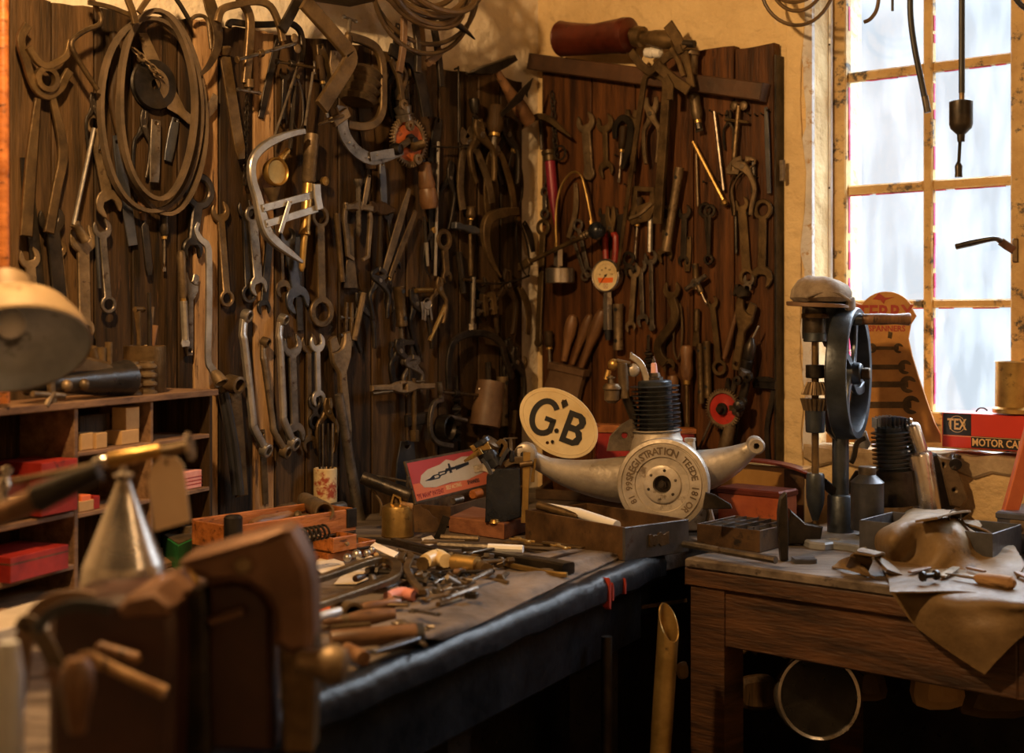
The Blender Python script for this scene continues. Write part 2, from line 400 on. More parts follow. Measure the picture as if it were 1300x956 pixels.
L_.new(tr.outputs[0], m1.inputs[1]); L_.new(tl.outputs[0], m1.inputs[2]); L_.new(m1.outputs[0], m2.inputs[1]); L_.new(gl.outputs[0], m2.inputs[2]); L_.new(m2.outputs[0], out.inputs[0])
T = Thing('window_1', None, None, MWm, kind='structure')
def slab(mb, xa_, xb_, za_, zb_, za, zc, b=.004): mb.prism([(xa_, za_), (xb_, za_), (xb_, zb_), (xa_, zb_)], za, zc, b)
mb = MB('ochre')
slab(mb, xa, x_l, z0, zt, WOFF-.024, WOFF+.012); slab(mb, x_r, x_post, z0, zt, WOFF-.024, WOFF+.02)
slab(mb, x_end, x_end+.05, z0, zt, WOFF-.024, WOFF+.012)
slab(mb, x_l, x_r, z0, zb, WOFF-.024, WOFF+.006); slab(mb, x_l, x_r, ztop, zt, WOFF-.024, WOFF+.006)
slab(mb, x_post, x_end, z0, zb, WOFF-.024, WOFF+.006); slab(mb, x_post, x_end, ztop, zt, WOFF-.024, WOFF+.006)
T.part('window_frame', mb)
cols = [(x_l, x_m0), (x_m1, x_r)]; dx = x_post-x_l; cols += [(a+dx, b+dx) for a, b in cols]
rows = [(zb, z3-.011), (z3+.011, z2-.013), (z2+.013, z1-.013), (z1+.013, ztop)]
for k in (0, dx):
    mb = MB('ochre'); slab(mb, x_m0+k, x_m1+k, zb, ztop, WOFF-.024, WOFF+.002); T.part('glazing_bar', mb)
    for zc_, h_ in ((z1, .013), (z2, .013), (z3, .011)):
        for a, b in ((x_l+k, x_m0+k), (x_m1+k, x_r+k)):
            mb = MB('ochre'); slab(mb, a, b, zc_-h_, zc_+h_, WOFF-.024, WOFF, .004); T.part('glazing_bar', mb)
# pinkish red putty paint lines along the bars
M['putty'] = flatmat('crimson_putty_paint', (.55, .05, .16), .6)
mb = MB('putty')
for (a, b) in cols[:2]:
    for (c, d) in rows:
        for q in range(9):
            f = rnd.random(); ln = rnd.uniform(.02, .06)
            x0_ = a+(b-a-ln)*f
            if rnd.random() < .75: slab(mb, x0_, x0_+ln, d-rnd.uniform(.001, .003), d+.001, WOFF-.014, WOFF-.005, 0)
            y0_ = c+(d-c-ln)*f; w_ = rnd.uniform(.001, .0035)
            if rnd.random() < .8: slab(mb, a-.001, a+w_, y0_, y0_+ln, WOFF-.014, WOFF-.005, 0)
T.part('putty', mb)
for (a, b) in cols:
    for (c, d) in rows:
        mb = MB(); mb.mat(g); slab(mb, a-.003, b+.003, c-.003, d+.003, WOFF-.019, WOFF-.0155, 0); T.part('pane', mb)
# casement catch
mb = MB('dark'); hx, hz = x_r+.016, wl(1290, 308, WOFF+.03).y
pts = [T.Mi @ p for p in (PW.pt(1214, 313, WOFF+.075), PW.pt(1240, 307, WOFF+.075), PW.pt(1262, 303, WOFF+.072), PW.pt(1270, 306, WOFF+.06))]
mb.tube(smooth(pts, 4), resample([.008, .0085, .007, .006, .008], 13), 10); T.part('catch_handle', mb)
mb = MB('rust'); a = T.Mi @ PW.pt(1270, 306, WOFF+.055); b = T.Mi @ PW.pt(1288, 318, WOFF+.02)
mb.bar([a, (a+b)/2+V((0, 0, .006)), b], .02, .008, up=(0, 0, 1)); mb.box((b.x+.003, b.y, WOFF+.023), (.014, .06, .006), .002); T.part('catch_plate', mb)
T.end()
# sill
mb = MB('mortar'); pts = [(xa-.03, 0)] ; n = 26; top = []
for i in range(n+1): top.append((xa-.02+(x_end+.05-xa)*i/n, .0+rnd.uniform(-.006, .004)))
bot = [(p[0], -.045+rnd.uniform(-.014, .01)) for p in top[::-1]]
mb.X = MX.Translation(V((0, z0, 0))); mb.prism(top+bot, WOFF, .012, .006); struct('trim_3', mb, MWm)
# conduit up the reveal
T = Thing('conduit_pipe', 'white metal conduit pipe running up beside the window frame', 'pipe', MWm)
mb = MB('galv'); cx_ = wl(1053, 200, WOFF+.03).x; zc = wl(1053, 352, WOFF+.03).y
mb.cyl((cx_, zc-.1, WOFF+.025), (cx_, H, WOFF+.025), .0068, n=12)
T.part('pipe', mb)
mb = MB('dark'); 
for yy in (60, 240): mb.ball((cx_+.001, wl(1053, yy, WOFF).y, WOFF+.0325), .003, 6)
T.part('screw', mb); T.end()
# ------------------------------------------------------------------ outside: a parked old car seen through the dirty glass
MO = frame(C0 - PW.N*3.2, UW, Zv, PW.N)
mb = MB(); mb.mat(flatmat('wet_gravel', (.05, .052, .056), .9)); mb.prism([(-9, -14), (14, -14), (14, -.35), (-9, -.35)], -.12, -.1)
struct('ground_outside', mb, frame(C0, UW, PW.N, Zv))
T = Thing('parked_car', 'pale vintage car with curved mudguards parked outside the window', 'car', frame(C0+UW*1.3-PW.N*2.6, UW, Zv, PW.N))
M['carp'] = flatmat('pale_car_paint', (.075, .085, .10), .5); M['card2'] = flatmat('dark_wheel_grey', (.02, .024, .03), .6)  # the dark grey is the wheels' own colour
for cxx in (.15, 1.75):
    mb = MB('carp'); arc = [(cxx+.52*math.cos(R(a)), .42+.52*math.sin(R(a)), 0) for a in range(10, 181, 10)]
    mb.bar(arc, .06, .34, up=(0, 0, 1)); T.part('mudguard', mb)
    mb = MB('card2'); mb.lathe([(.2, -.07), (.36, -.07), (.38, 0), (.36, .07), (.2, .07)], (cxx, .38, 0), (0, 0, 1), 28); w_ = T.part('wheel', mb)
    mb = MB('carp'); mb.lathe([(.0, -.03), (.2, -.06), (.2, .06), (0, .03)], (cxx, .38, 0), (0, 0, 1), 20); T.part('hub_cap', mb, w_)
mb = MB('carp'); mb.prism([(-.3, .42), (2.4, .42), (2.45, .8), (2.0, .95), (1.75, 1.38), (.75, 1.40), (.45, .98), (-.25, .86)], -1.3, -.12, .05, [[(.62, .98), (1.1, .98), (1.1, 1.3), (.82, 1.3)], [(1.18, .98), (1.68, .98), (1.62, 1.3), (1.18, 1.3)]])
T.part('body', mb); T.end()
# ------------------------------------------------------------------ tool boards
def board_panel(P, name, label, boards, off, thick, ybot):
    T = Thing(name, label, 'board', wallframe(P), plane=P, off=off)
    for (xa_, xb_, ya_, yb_, mm, dz) in boards:
        mb = MB(mm); z_ = dz
        a = T.l(xa_+.8, ya_, z_); b = T.l(xb_-.8, yb_, z_); c = T.l(xb_-.8, ybot, z_); d = T.l(xa_+.8, ybot, z_)
        zb_ = .55
        top = [(a.x, a.y)]
        for q in range(1, 4): f = q/4; top.append((a.x+(b.x-a.x)*f, a.y+(b.y-a.y)*f+rnd.uniform(-.003, .003)))
        top += [(b.x, b.y)]
        # bottom kept at one height so that the board is a straight plank
        mb.prism(top+[(b.x, zb_), (a.x, zb_)], off-thick+dz, off+dz, .0025); T.part('board', mb)
    return T
T = board_panel(PL, 'tool_board', 'dark weathered plank board on the left wall crowded with hanging tools', [
    (-60, 13, -30, -30, 'wood_or', -.004), (13, 66, -14, 2, 'wood_md', 0), (66, 120, 3, 9, 'wood_md', .002), (120, 168, 8, 14, 'wood_dk', -.003), (168, 226, 18, 22, 'wood_dk', .002), (226, 246, 24, 25, 'wood_dk', 0),
    (246, 278, 24, 26, 'wood_lt', .003), (278, 322, 33, 36, 'wood_dk', -.002), (322, 349, 38, 42, 'wood_lt', .002), (349, 388, 44, 47, 'wood_md', 0), (388, 430, 48, 52, 'wood_dk', -.002), (430, 472, 54, 58, 'wood_dk', 0),
    (472, 516, 62, 68, 'wood_md', -.001), (516, 557, 74, 82, 'wood_md', 0), (557, 583, 88, 90, 'wood_dk', .002), (583, 607, 90, 92, 'wood_dk', -.001), (607, 635, 92, 96, 'wood_md', .001), (635, 664, 97, 104, 'wood_dk', 0)], .035, .03, 700)
T.end()
T = board_panel(PW, 'tool_board', 'reddish brown plank board of tools beside the window, below a sloping wooden rail', [
    (687, 751, 78, 82, 'wood_red', 0), (751, 806, 84, 88, 'wood_red', .002), (806, 845, 88, 80, 'wood_red', -.001), (845, 880, 72, 68, 'wood_red', .001), (880, 932, 66, 58, 'wood_red', 0), (932, 983, 62, 54, 'wood_red', .003)], .04, .035, 590)
mb = MB('dark'); a = T.l(984, 70, .0); b = T.l(989, 600, 0); mb.prism([(a.x, .7), (a.x+.006, .7), (a.x+.006, a.y), (a.x, a.y)], .0, .046, .001); T.part('metal_edging', mb)
mb = MB('steel'); a = T.l(989, 203, .004); b = T.l(994, 230, .004); mb.prism([(a.x, b.y), (a.x+.012, b.y), (a.x+.012, a.y), (a.x, a.y)], .03, .044, .002); T.part('hinge', mb)
T.end()
T = along(PW, 681, 80, 977, 119, 'wooden_rail', 'dark sloping wooden rail fixed across the top of the right tool board', 'rail', off=.043)
mb = MB('wood_tbl'); hl = .036/2*1.35
mb.prism([(-hl, 0), (-hl, -T.len), (hl, -T.len), (hl, 0)], 0, .045, .003); T.part('rail', mb); T.end()
# ------------------------------------------------------------------ benches
A_ = V((.2217, 2.833)); ED = V((.477, .879)).normalized()
nearP = A_-ED*1.95; farP = A_+ED*.2
Nw2 = V((.645, .764))
endP = farP+Nw2*.755; UL2 = V((UL.x, UL.y)); c0 = V((C0.x, C0.y)); nearW = c0-UL2*3.4
poly = [nearP, farP, endP, c0+V((UW.x, UW.y))*.0+V((.001, -.004)), nearW]
sh = lambda P, k: [(p.x, p.y) for p in P]
T = Thing('workbench', 'long black-edged workbench along the left wall under a heap of tools', 'workbench')
mb = MB('wood_top'); mb.prism(sh(poly, 0), BZ-.05, BZ, .003); T.part('bench_top', mb)
nE = V((ED.y, -ED.x))
mb = MB('black_top'); pts = []
for i in range(40):
    p = nearP+(farP-nearP)*(i/39); pts.append((p.x+nE.x*.012, p.y+nE.y*.012, BZ-.026+.002*math.sin(i*1.7)))
mb.sweep(pts, [(-.016, -.028), (.012, -.028), (.019, -.02), (.020, .008), (.013, .022), (.002, .029), (-.016, .029)], up=(0, 0, 1), scale=[1+.05*math.sin(i*2.3) for i in range(40)])
T.part('front_edge', mb, label='black painted rounded front edge with pale blue grey flecks')  # flecks are random paler colour in the black
mb = MB('redink')
for x, y, w_, h_ in ((1, 0, .006, .030), (1.08, .0, .005, .018), (1.42, 0, .004, .016)):
    p = A_-ED*(.185*(1.6-x)) + nE*.0325
    mb.X = frame(V((p.x, p.y, BZ-.03)), V((ED.x, ED.y, 0)), Zv, V((nE.x, nE.y, 0))); mb.prism([(-w_, -h_), (w_*.6, -h_*1.2), (w_, h_*.2), (w_*.3, h_*.8), (-w_*.7, h_)], -.012, .003, .001)
T.part('paint_drip', mb, label='bright red drips of paint')
def plank_v(T, name, a, b, z0_, z1_, th, mm):
    U = V((b.x-a.x, b.y-a.y, 0)); Ln = U.length; U.normalize(); mb = MB(mm); mb.X = frame(V((a.x, a.y, 0)), U, Zv, U.cross(Zv))
    mb.prism([(0, z0_), (Ln, z0_), (Ln, z1_), (0, z1_)], -th, 0, .003); return T.part(name, mb)
plank_v(T, 'apron', nearP-nE*.02, farP-nE*.02-ED*.02, BZ-.19, BZ-.05, .03, 'black_top')
plank_v(T, 'apron', farP-nE*.03+V((0, .02)), endP-nE*.03, BZ-.15, BZ-.05, .03, 'black_top')
for q, dd in ((nearP+ED*.06, .1), (A_-ED*.55, .1), (farP-ED*.1, .1)):
    mb = MB('grease'); p = q-nE*dd; mb.X = frame(V((p.x, p.y, 0)), V((ED.x, ED.y, 0)), V((-ED.y, ED.x, 0)), Zv); mb.prism([(-.04, -.04), (.04, -.04), (.04, .04), (-.04, .04)], 0, BZ-.05, .004); T.part('leg', mb)
T.end()
F0 = V((.381, 2.945)); UW2 = V((UW.x, UW.y))
rp = [F0, F0+UW2*2.0, F0+UW2*2.0+Nw2*.76, F0+Nw2*.76]
T = Thing('workbench', 'old brown wooden bench under the window with a dusty top and thick leg', 'workbench')
mb = MB('wood_top'); mb.prism(sh(rp, 0), BZ-.022, BZ, .004); T.part('bench_top', mb)
mb = MB('wood_tbl'); mb.X = frame(V((F0.x, F0.y, 0)), UW, Zv, PW.N); mb.prism([(-.006, BZ-.062), (2, BZ-.062), (2, BZ-.022), (-.006, BZ-.022)], -.03, -.004, .004); T.part('top_lip', mb)
for k, (a, b) in enumerate(((.085, .72), (.72, 2.0))):
    mb = MB('wood_tbl'); mb.X = frame(V((F0.x, F0.y, 0)), UW, Zv, PW.N); mb.prism([(a, BZ-.185), (b, BZ-.185), (b, BZ-.062), (a, BZ-.062)], -.045, -.015, .003); T.part('apron', mb)
mb = MB('wood_tbl'); mb.X = frame(V((F0.x, F0.y, 0)), -PW.N, Zv, -UW); mb.prism([(.06, BZ-.16), (.7, BZ-.16), (.7, BZ-.03), (.06, BZ-.03)], -.04, -.012, .003); T.part('apron', mb)
for a in ((.008, .01), (1.9, .01), (.008, .67), (1.9, .67)):
    mb = MB('wood_tbl'); mb.X = frame(V((F0.x, F0.y, 0)), UW, -PW.N, Zv); mb.prism([(a[0], a[1]), (a[0]+.085, a[1]), (a[0]+.085, a[1]+.08), (a[0], a[1]+.08)], 0, BZ-.025, .005); T.part('leg', mb)
T.end()
# ------------------------------------------------------------------ light and camera
SKY = 24
w = bpy.data.worlds.new('daylight'); scene.world = w; w.use_nodes = True
bg = w.node_tree.nodes['Background']; wn = w.node_tree.nodes; wk = w.node_tree.links
gc = wn.new('ShaderNodeTexCoord'); sx_ = wn.new('ShaderNodeSeparateXYZ'); mr_ = wn.new('ShaderNodeMapRange'); mr_.interpolation_type = 'SMOOTHSTEP'
mr_.inputs['From Min'].default_value = .20; mr_.inputs['From Max'].default_value = .55; mr_.inputs['To Min'].default_value = .93; mr_.inputs['To Max'].default_value = SKY
wk.new(gc.outputs['Generated'], sx_.inputs[0]); wk.new(sx_.outputs['Z'], mr_.inputs[0]); wk.new(mr_.outputs[0], bg.inputs[1]); bg.inputs[0].default_value = (.78, .89, 1.0, 1)
def light(kind, loc, energy, color, size=.1, look=None, **k):
    l = bpy.data.lights.new('scene_light', kind); l.energy = energy; l.color = color
    if kind == 'AREA': l.shape = 'RECTANGLE'; l.size = size; l.size_y = k.get('sy', size)
    elif kind in ('POINT', 'SPOT'): l.shadow_soft_size = size
    o = bpy.data.objects.new('scene_light', l); col.objects.link(o); o.location = loc
    if look is not None:
        o.rotation_euler = (V(look)-V(loc)).to_track_quat('-Z', 'Y').to_euler()
    if kind == 'SPOT': l.spot_size = R(k.get('ang', 90)); l.spot_blend = .6
    return o
light('POINT', (-.62, 1.75, 2.42), 130, (1, .60, .26), .045)
light('POINT', (1.5, .9, 2.3), 13, (1, .62, .30), .07)  # added warm fill with no lamp behind it, lifts the shaded parts
# portal in the window opening
pc_ = MWm @ V(((x_l+x_end)/2, (z0+zt)/2, -.26)); p = light('AREA', pc_, 1, (1, 1, 1), x_end-x_l, look=pc_+PW.N, sy=zt-z0); p.data.cycles.is_portal = True
p.rotation_euler = frame(V((0, 0, 0)), -UW, Zv, -PW.N).to_3x3().to_euler()
cam = bpy.data.cameras.new('camera'); co = bpy.data.objects.new('camera', cam); col.objects.link(co); scene.camera = co
co.location = CAM; co.rotation_euler = (R(90), 0, 0)
cam.sensor_width = 36; cam.lens = FPX*36/1300; cam.clip_start = .05
cam.shift_y = -(478-CY)/1300.0
cam.dof.use_dof = True; cam.dof.focus_distance = 3.2; cam.dof.aperture_fstop = 2.7
scene.view_settings.view_transform = 'Standard'; scene.view_settings.look = 'None'; scene.view_settings.gamma = 1; scene.view_settings.exposure = 0
try: scene.view_settings.use_curve_mapping = False
except Exception: pass
# ================================================================== tool makers (local frame: hung at the origin, reaching down -Y, Z away from the board)
def jaw(kind, cy, r, sw, up_, tilt=14, hole=.58):
    """outline points of a spanner head from one side of the shank to the other, and holes"""
    al = math.degrees(math.asin(min(.95, sw/r))); sg = 1 if up_ else -1; pts = []; holes = []
    if kind == 'open':
        ph_ = 90+tilt; be = 36
        pts += circ((0, 0), r, 7, -90+al, ph_-be)
        d = V((math.cos(R(ph_)), math.sin(R(ph_)))); p = V((d.y, -d.x)); a = r*.50
        for f, g_ in ((.62, a), (.0, a), (-.22, a*.6), (-.22, -a*.6), (.0, -a), (.62, -a)): q = d*(r*f)+p*g_; pts.append((q.x, q.y))
        pts += circ((0, 0), r, 7, ph_+be, 270-al)
    else:
        pts += circ((0, 0), r, 16, -90+al, 270-al)
        if kind == 'ring': holes.append(circ((0, 0), r*hole, 12))
        if kind == 'hex': holes.append(circ((0, 0), r*hole, 6))
    f = (lambda q: (q[0], q[1]+cy)) if up_ else (lambda q: (-q[0], -q[1]+cy))
    return [f(q) for q in pts], [[f(q) for q in h] for h in holes]
def spanner(T, L, r1, r2, sw, k1, k2, t, m, tilt1=14, tilt2=14, bend=0):
    h1, o1 = jaw(k1, -r1*.9, r1, sw/2, True, tilt1); h2, o2 = jaw(k2, -L+r2*.9, r2, sw/2, False, tilt2)
    mid = []
    if bend:
        n = 8; y0 = -r1*1.8; y1 = -L+r2*1.8
        rs = [(sw/2+bend*math.sin(2*PI*i/n), y1+(y0-y1)*i/n) for i in range(n+1)]; ls = [(-sw/2+bend*math.sin(2*PI*i/n), y1+(y0-y1)*i/n) for i in range(n+1)][::-1]
        lp = rs+h1+ls+h2
    else: lp = h1+h2
    mb = MB(m); mb.prism(lp, 0, t, t*.22, o1+o2)
    if not bend and L > 5*r1:                      # forged recess ribs along the shank
        mb2 = None
    return T.part('spanner_body', mb)
def t_spanner(T, w, k1='open', k2='open', w2=None, sw=None, m='rust', t=None, **k):
    r1 = w*T.k/2; r2 = (w2 or w*.8)*T.k/2; s = (sw or w*.42)*T.k
    spanner(T, T.len, r1, r2, min(s, r1*1.5, r2*1.5), k1, k2, t or max(.0035, r1*.32), m, **k)
def t_crank(T, w, m='steel', w2=None, **k):
    """cranked ring spanner: rod bent away from the board at both ends, socket mouths facing out"""
    L = T.len; r = w*T.k/2; r2 = (w2 or w)*T.k/2; s = r*.62
    mb = MB(m)
    pts = smooth([(r*1.2, -r*.8, .004), (0, -r*3.2, .016), (0, -r*5, .018), (0, -L+r2*5.5, .018), (0, -L+r2*4, .018), (r2*1.6, -L+r2*1.0, .012)], 4)
    mb.sweep(pts, [(-s, -s*.5), (-s*.6, -s*.8), (s*.6, -s*.8), (s, -s*.5), (s, s*.5), (s*.6, s*.8), (-s*.6, s*.8), (-s, s*.5)], up=(0, 0, 1))
    for c, rr in (((r*1.4, -r*.2), r), ((r2*1.9, -L+r2*.4), r2)):
        mb.lathe([(rr*.62, -.006), (rr*.95, -.006), (rr, 0), (rr, .012), (rr*.85, .014), (rr*.62, .014), (rr*.58, .004), (rr*.62, -.006)], (c[0], c[1], .008), (.25, -.35, 1), 14)
    T.part('spanner_body', mb)
def t_adj(T, w, m='rust', flip=1, **k):
    L = T.len; r = w*T.k/2; s = r*.45; t = max(.006, r*.5)
    mb = MB(m); f = flip
    lp = [(-f*s*.8, -L), (f*s*.8, -L), (f*s, -L+s*2), (f*s*.75, -r*3), (f*r*.9, -r*2.1), (f*r*.95, -r*1.4), (f*r*.35, -r*1.35), (-f*r*.1, -r*1.1), (-f*r*.3, -r*.75), (-f*r*.45, -r*.1), (-f*r*1.0, -r*.0), (-f*r*1.1, -r*.8), (-f*r*.9, -r*1.9), (-f*s*.8, -r*3), (-f*s*1.05, -L+s*2)]
    mb.prism(lp, 0, t, t*.2, [circ((0, -L+s*1.3), s*.42, 10)]); T.part('body', mb)
    mb = MB(m); mb.prism([(f*r*.95, -r*1.42), (f*r*1.05, -r*.5), (f*r*.75, -r*.25), (f*r*.35, -r*.2), (f*r*.15, -r*.9), (f*r*.0, -r*1.05), (f*r*.35, -r*1.33)], t*.12, t*.88, t*.15); T.part('sliding_jaw', mb)
    mb = MB('steel'); mb.lathe([(r*.16, -r*.3)]+[(r*(.26 if i % 2 else .2), -r*.3+r*.6*i/8) for i in range(9)]+[(r*.16, r*.3)], (f*r*.25, -r*1.72, t*.5), (1, .1, 0), 10); T.part('knurled_screw', mb)
def t_pliers(T, w, m='rust', spread=1., hm=None, jaw_=.25, open_=0., t=None, handle_t=None, round_=0, **k):
    """two crossed halves with a rivet; spread = handle spread, jaw_ = share of the length above the rivet"""
    L = T.len; a = w*T.k/2; yj = -L*jaw_; t = t or max(.004, a*.35); hw = max(.0032, a*.42)
    for sg, z in ((1, 0), (-1, t*.55)):
        j = sg*(1+open_*2)
        if round_:
            P = [(sg*a*.15, -a*.1), (-sg*-a*.9, yj*.35), (sg*a*.85, yj*.7), (0, yj), (-sg*a*.7*spread, yj-L*.14), (-sg*a*1.25*spread, -L*.55), (-sg*a*1.0*spread, -L*.82), (-sg*a*.9*spread, -L)]
            W = [a*.5, a*.55, a*.6, a*.95, hw*1.3, hw, hw, hw*.8]
        else:
            P = [(j*a*.28, 0), (sg*a*.35*(1+open_), yj*.5), (sg*a*.15, yj*.85), (0, yj), (-sg*a*.5*spread, yj-L*.12), (-sg*a*1.1*spread, -L*.5), (-sg*a*1.05*spread, -L*.8), (-sg*a*.8*spread, -L)]
            W = [a*.35, a*.6, a*.8, a*.95, hw*1.3, hw, hw, hw*.8]
        P2 = [(p.x, p.y) for p in smooth([(p[0], p[1], 0) for p in P], 3)]
        mb = MB(m); mb.strip(P2, resample(W, len(P2)), z, z+t, t*.25); o = T.part('handle_and_jaw', mb)
        if hm:
            mb = MB(hm); Q = smooth([(p[0], p[1], z+t*.5) for p in P[4:]], 3); mb.tube(Q, hw*.85, 8); T.part('sleeve', mb, o)
    mb = MB('steel'); mb.cyl((0, yj, -.0005), (0, yj, t*1.75), a*.22, n=10, b=.0006); T.part('rivet', mb)
def t_tube(T, w, m='tan', holes=True, **k):
    L = T.len; r = w*T.k/2
    mb = MB(m); mb.lathe([(r*.7, -.002), (r, 0), (r, -L*.10), (r*.9, -L*.14), (r*.9, -L*.86), (r, -L*.9), (r, -L), (r*.7, -L), (r*.68, -L+.02)][::1], (0, 0, r), (0, 1, 0), 10)
    o = T.part('tube', mb)
    if holes:
        mb = MB('ink'); 
        for f in (.12, .8): mb.X = MX.Translation(V((0, -L*f, r*1.9))); mb.lathe([(r*.38, 0), (r*.38, .0012)], (0, 0, 0), (0, 0, 1), 10)
        T.part('cross_hole_shade', mb, o)  # solid black discs stand in for the dark inside of the holes
def t_rod(T, w, m='steel', w2=None, tip=None, **k):
    L = T.len; r = w*T.k/2; r2 = (w2 or w)*T.k/2
    mb = MB(m); mb.tube([(0, 0, r), (0, -L*.33, r), (0, -L*.66, r), (0, -L, r)], resample([r, r2], 4), 8)
    if tip: mb.ball((0, -L, r), r*tip, 8)
    T.part('rod', mb)
def t_flat(T, w, m='rust', ws=None, bend=0, hole=True, t=None, **k):
    L = T.len; a = w*T.k; t = t or .005; n = 7; ws = ws or [.7, 1, 1, 1, .8]
    P = [(bend*a*math.sin(PI*i/(n-1)), -L*i/(n-1)) for i in range(n)]
    mb = MB(m); mb.prism(ribbon(P, [q*a for q in resample(ws, n)]), 0, t, t*.25, [circ((bend*a*.3, -L*.06), a*.16, 8)] if hole else []); T.part('blade', mb)
def t_driver(T, w, m='wood_h', bm='steel', hl=.42, bw=.3, tipw=1.4, **k):
    """handle at the top, ferrule, blade below"""
    L = T.len; r = w*T.k/2
    mb = MB(m); h = L*hl; mb.lathe([(r*.4, 0), (r*.8, -h*.03), (r, -h*.15), (r*.86, -h*.4), (r, -h*.65), (r*.9, -h*.86), (r*.6, -h)], (0, 0, r), (0, 1, 0), 12); T.part('handle', mb)
    mb = MB('brass'); mb.lathe([(r*.62, -h*.98), (r*.62, -h*1.1), (r*.5, -h*1.12)], (0, 0, r), (0, 1, 0), 10); T.part('ferrule', mb)
    mb = MB(bm); rb = r*bw; mb.tube([(0, -h*1.05, r), (0, -L*.93, r)], rb, 8); mb.prism([(-rb, -L*.92), (-rb*tipw, -L*.96), (-rb*tipw*.8, -L), (rb*tipw*.8, -L), (rb*tipw, -L*.96), (rb, -L*.92)], r-.0015, r+.0015, .0004); T.part('shaft', mb)
def t_file(T, w, m='dark', hm='wood_h', hl=.3, **k):
    L = T.len; a = w*T.k
    mb = MB(hm); r = a*.62; h = L*hl; mb.lathe([(r*.4, 0), (r*.85, -h*.05), (r, -h*.3), (r*.75, -h*.8), (r*.6, -h)], (0, 0, r), (0, 1, 0), 10); T.part('handle', mb)
    mb = MB(m); mb.strip([(0, -h*.96), (0, -h*1.1), (0, -h*1.25), (0, -L*.9), (0, -L)], [a*.25, a*.3, a, a, a*.6], r-.003, r+.003, .001); T.part('file_blade', mb)
def t_hammer(T, w, hw, m='dark', hm='wood_h', both=1, t=.022, ang=0, **k):
    """handle hangs down; head across the top; w = head length px, hw = head height px"""
    L = T.len; a = w*T.k/2; b = hw*T.ky/2
    mb = MB(m); mb.X = MX.Translation(V((0, -b*1.1, t*.5))) @ MX.Rotation(R(ang), 4, 'Z')
    mb.prism([(-a, -b*.8), (-a*.72, -b), (-a*.5, -b*.7), (-a*.2, -b), (a*.2, -b), (a*.5, -b*.7), (a, -b*.35), (a, b*.35), (a*.5, b*.6), (a*.2, b), (-a*.2, b), (-a*.5, b*.7), (-a*.72, b), (-a, b*.8)], -t*.5, t*.5, t*.15)
    T.part('head', mb)
    mb = MB(hm); r = max(.007, b*.42); mb.tube([(0, b*.2-.003, t*.5), (0, -L*.3, t*.5), (0, -L*.6, t*.5), (0, -L*.9, t*.5), (0, -L, t*.5)], [r*.8, r*.75, r, r*1.15, r*.9], 10); T.part('handle', mb)
def gclamp(T, pts, w, m, screw, pad=True, tbar=12, z=.012, t=None, wing=False, flat=True, pxw=1.0):
    """frame along photo pixels pts (open C); screw = (x1,y1,x2,y2) from tee bar to pad"""
    P = smooth([T.l(x, y, z) for x, y in pts], 4); c = pts[len(pts)//2]
    k = T.w(c[0], c[1], 1.0, 0, 1)
    a = w*k*pxw; mb = MB(m)
    mb.bar(P, a, t or a*.8, up=(0, 0, 1), b=.35)
    T.part('frame', mb)
    s0 = T.l(screw[0], screw[1], z); s1 = T.l(screw[2], screw[3], z); r = a*.27; d = (s1-s0); n = 26
    mb = MB('steel' if m != 'dark' else 'rust')
    ax = d.normalized(); mb.lathe([(r*(1 if i % 2 else .82), d.length*i/n) for i in range(n+1)], s0, ax, 8); T.part('screw', mb)
    mid = s0+d*.62; mb = MB(m); mb.cyl(mid-ax*a*.45, mid+ax*a*.45, a*.55, n=10, b=.001); T.part('threaded_boss', mb)
    pr = V((ax.y, -ax.x, 0)); tb = tbar*k
    if wing:
        mb = MB('tan'); 
        for sg in (1, -1): mb.X = MX.Identity(4); q = s0+pr*sg*tb*.45; mb.ball(q, tb*.42, 10, (1, 1, .3) if abs(ax.y) > .7 else (1, 1, .3))
        T.part('wing_nut', mb)
    else:
        mb = MB('steel'); mb.tube([s0-pr*tb, s0+pr*tb], r*.6, 6); mb.ball(s0-pr*tb, r*.9, 6); mb.ball(s0+pr*tb, r*.9, 6); T.part('tommy_bar', mb)
    if pad: mb = MB(m); mb.cyl(s1-ax*.003, s1+ax*.004, a*.5, n=10, b=.001); T.part('swivel_pad', mb)
def t_puller(T, w, m='tan', legs=2, **k):
    """screw at the top, cross bar, two hooked legs"""
    L = T.len; a = w*T.k/2; r = a*.16
    mb = MB('steel'); mb.lathe([(r*1.6, 0), (r*1.6, -L*.05)]+[(r*(1 if i % 2 else .8), -L*.05-L*.62*i/20) for i in range(1, 21)]+[(.0005, -L*.72)], (0, 0, .014), (0, 1, 0), 8); T.part('screw', mb)
    mb = MB(m); mb.strip([(-a, -L*.36), (-a*.3, -L*.34), (0, -L*.33), (a*.3, -L*.34), (a, -L*.36)], [a*.3, a*.34, a*.6, a*.34, a*.3], .007, .02, .002); T.part('cross_bar', mb)
    for sg in (1, -1):
        mb = MB(m); mb.strip([(sg*a*.85, -L*.3), (sg*a*.95, -L*.5), (sg*a*.8, -L*.8), (sg*a*.75, -L*.95), (sg*a*.35, -L)], [a*.2, a*.26, a*.22, a*.24, a*.16], .004 if sg > 0 else .008, .013 if sg > 0 else .017, .001); T.part('leg', mb)
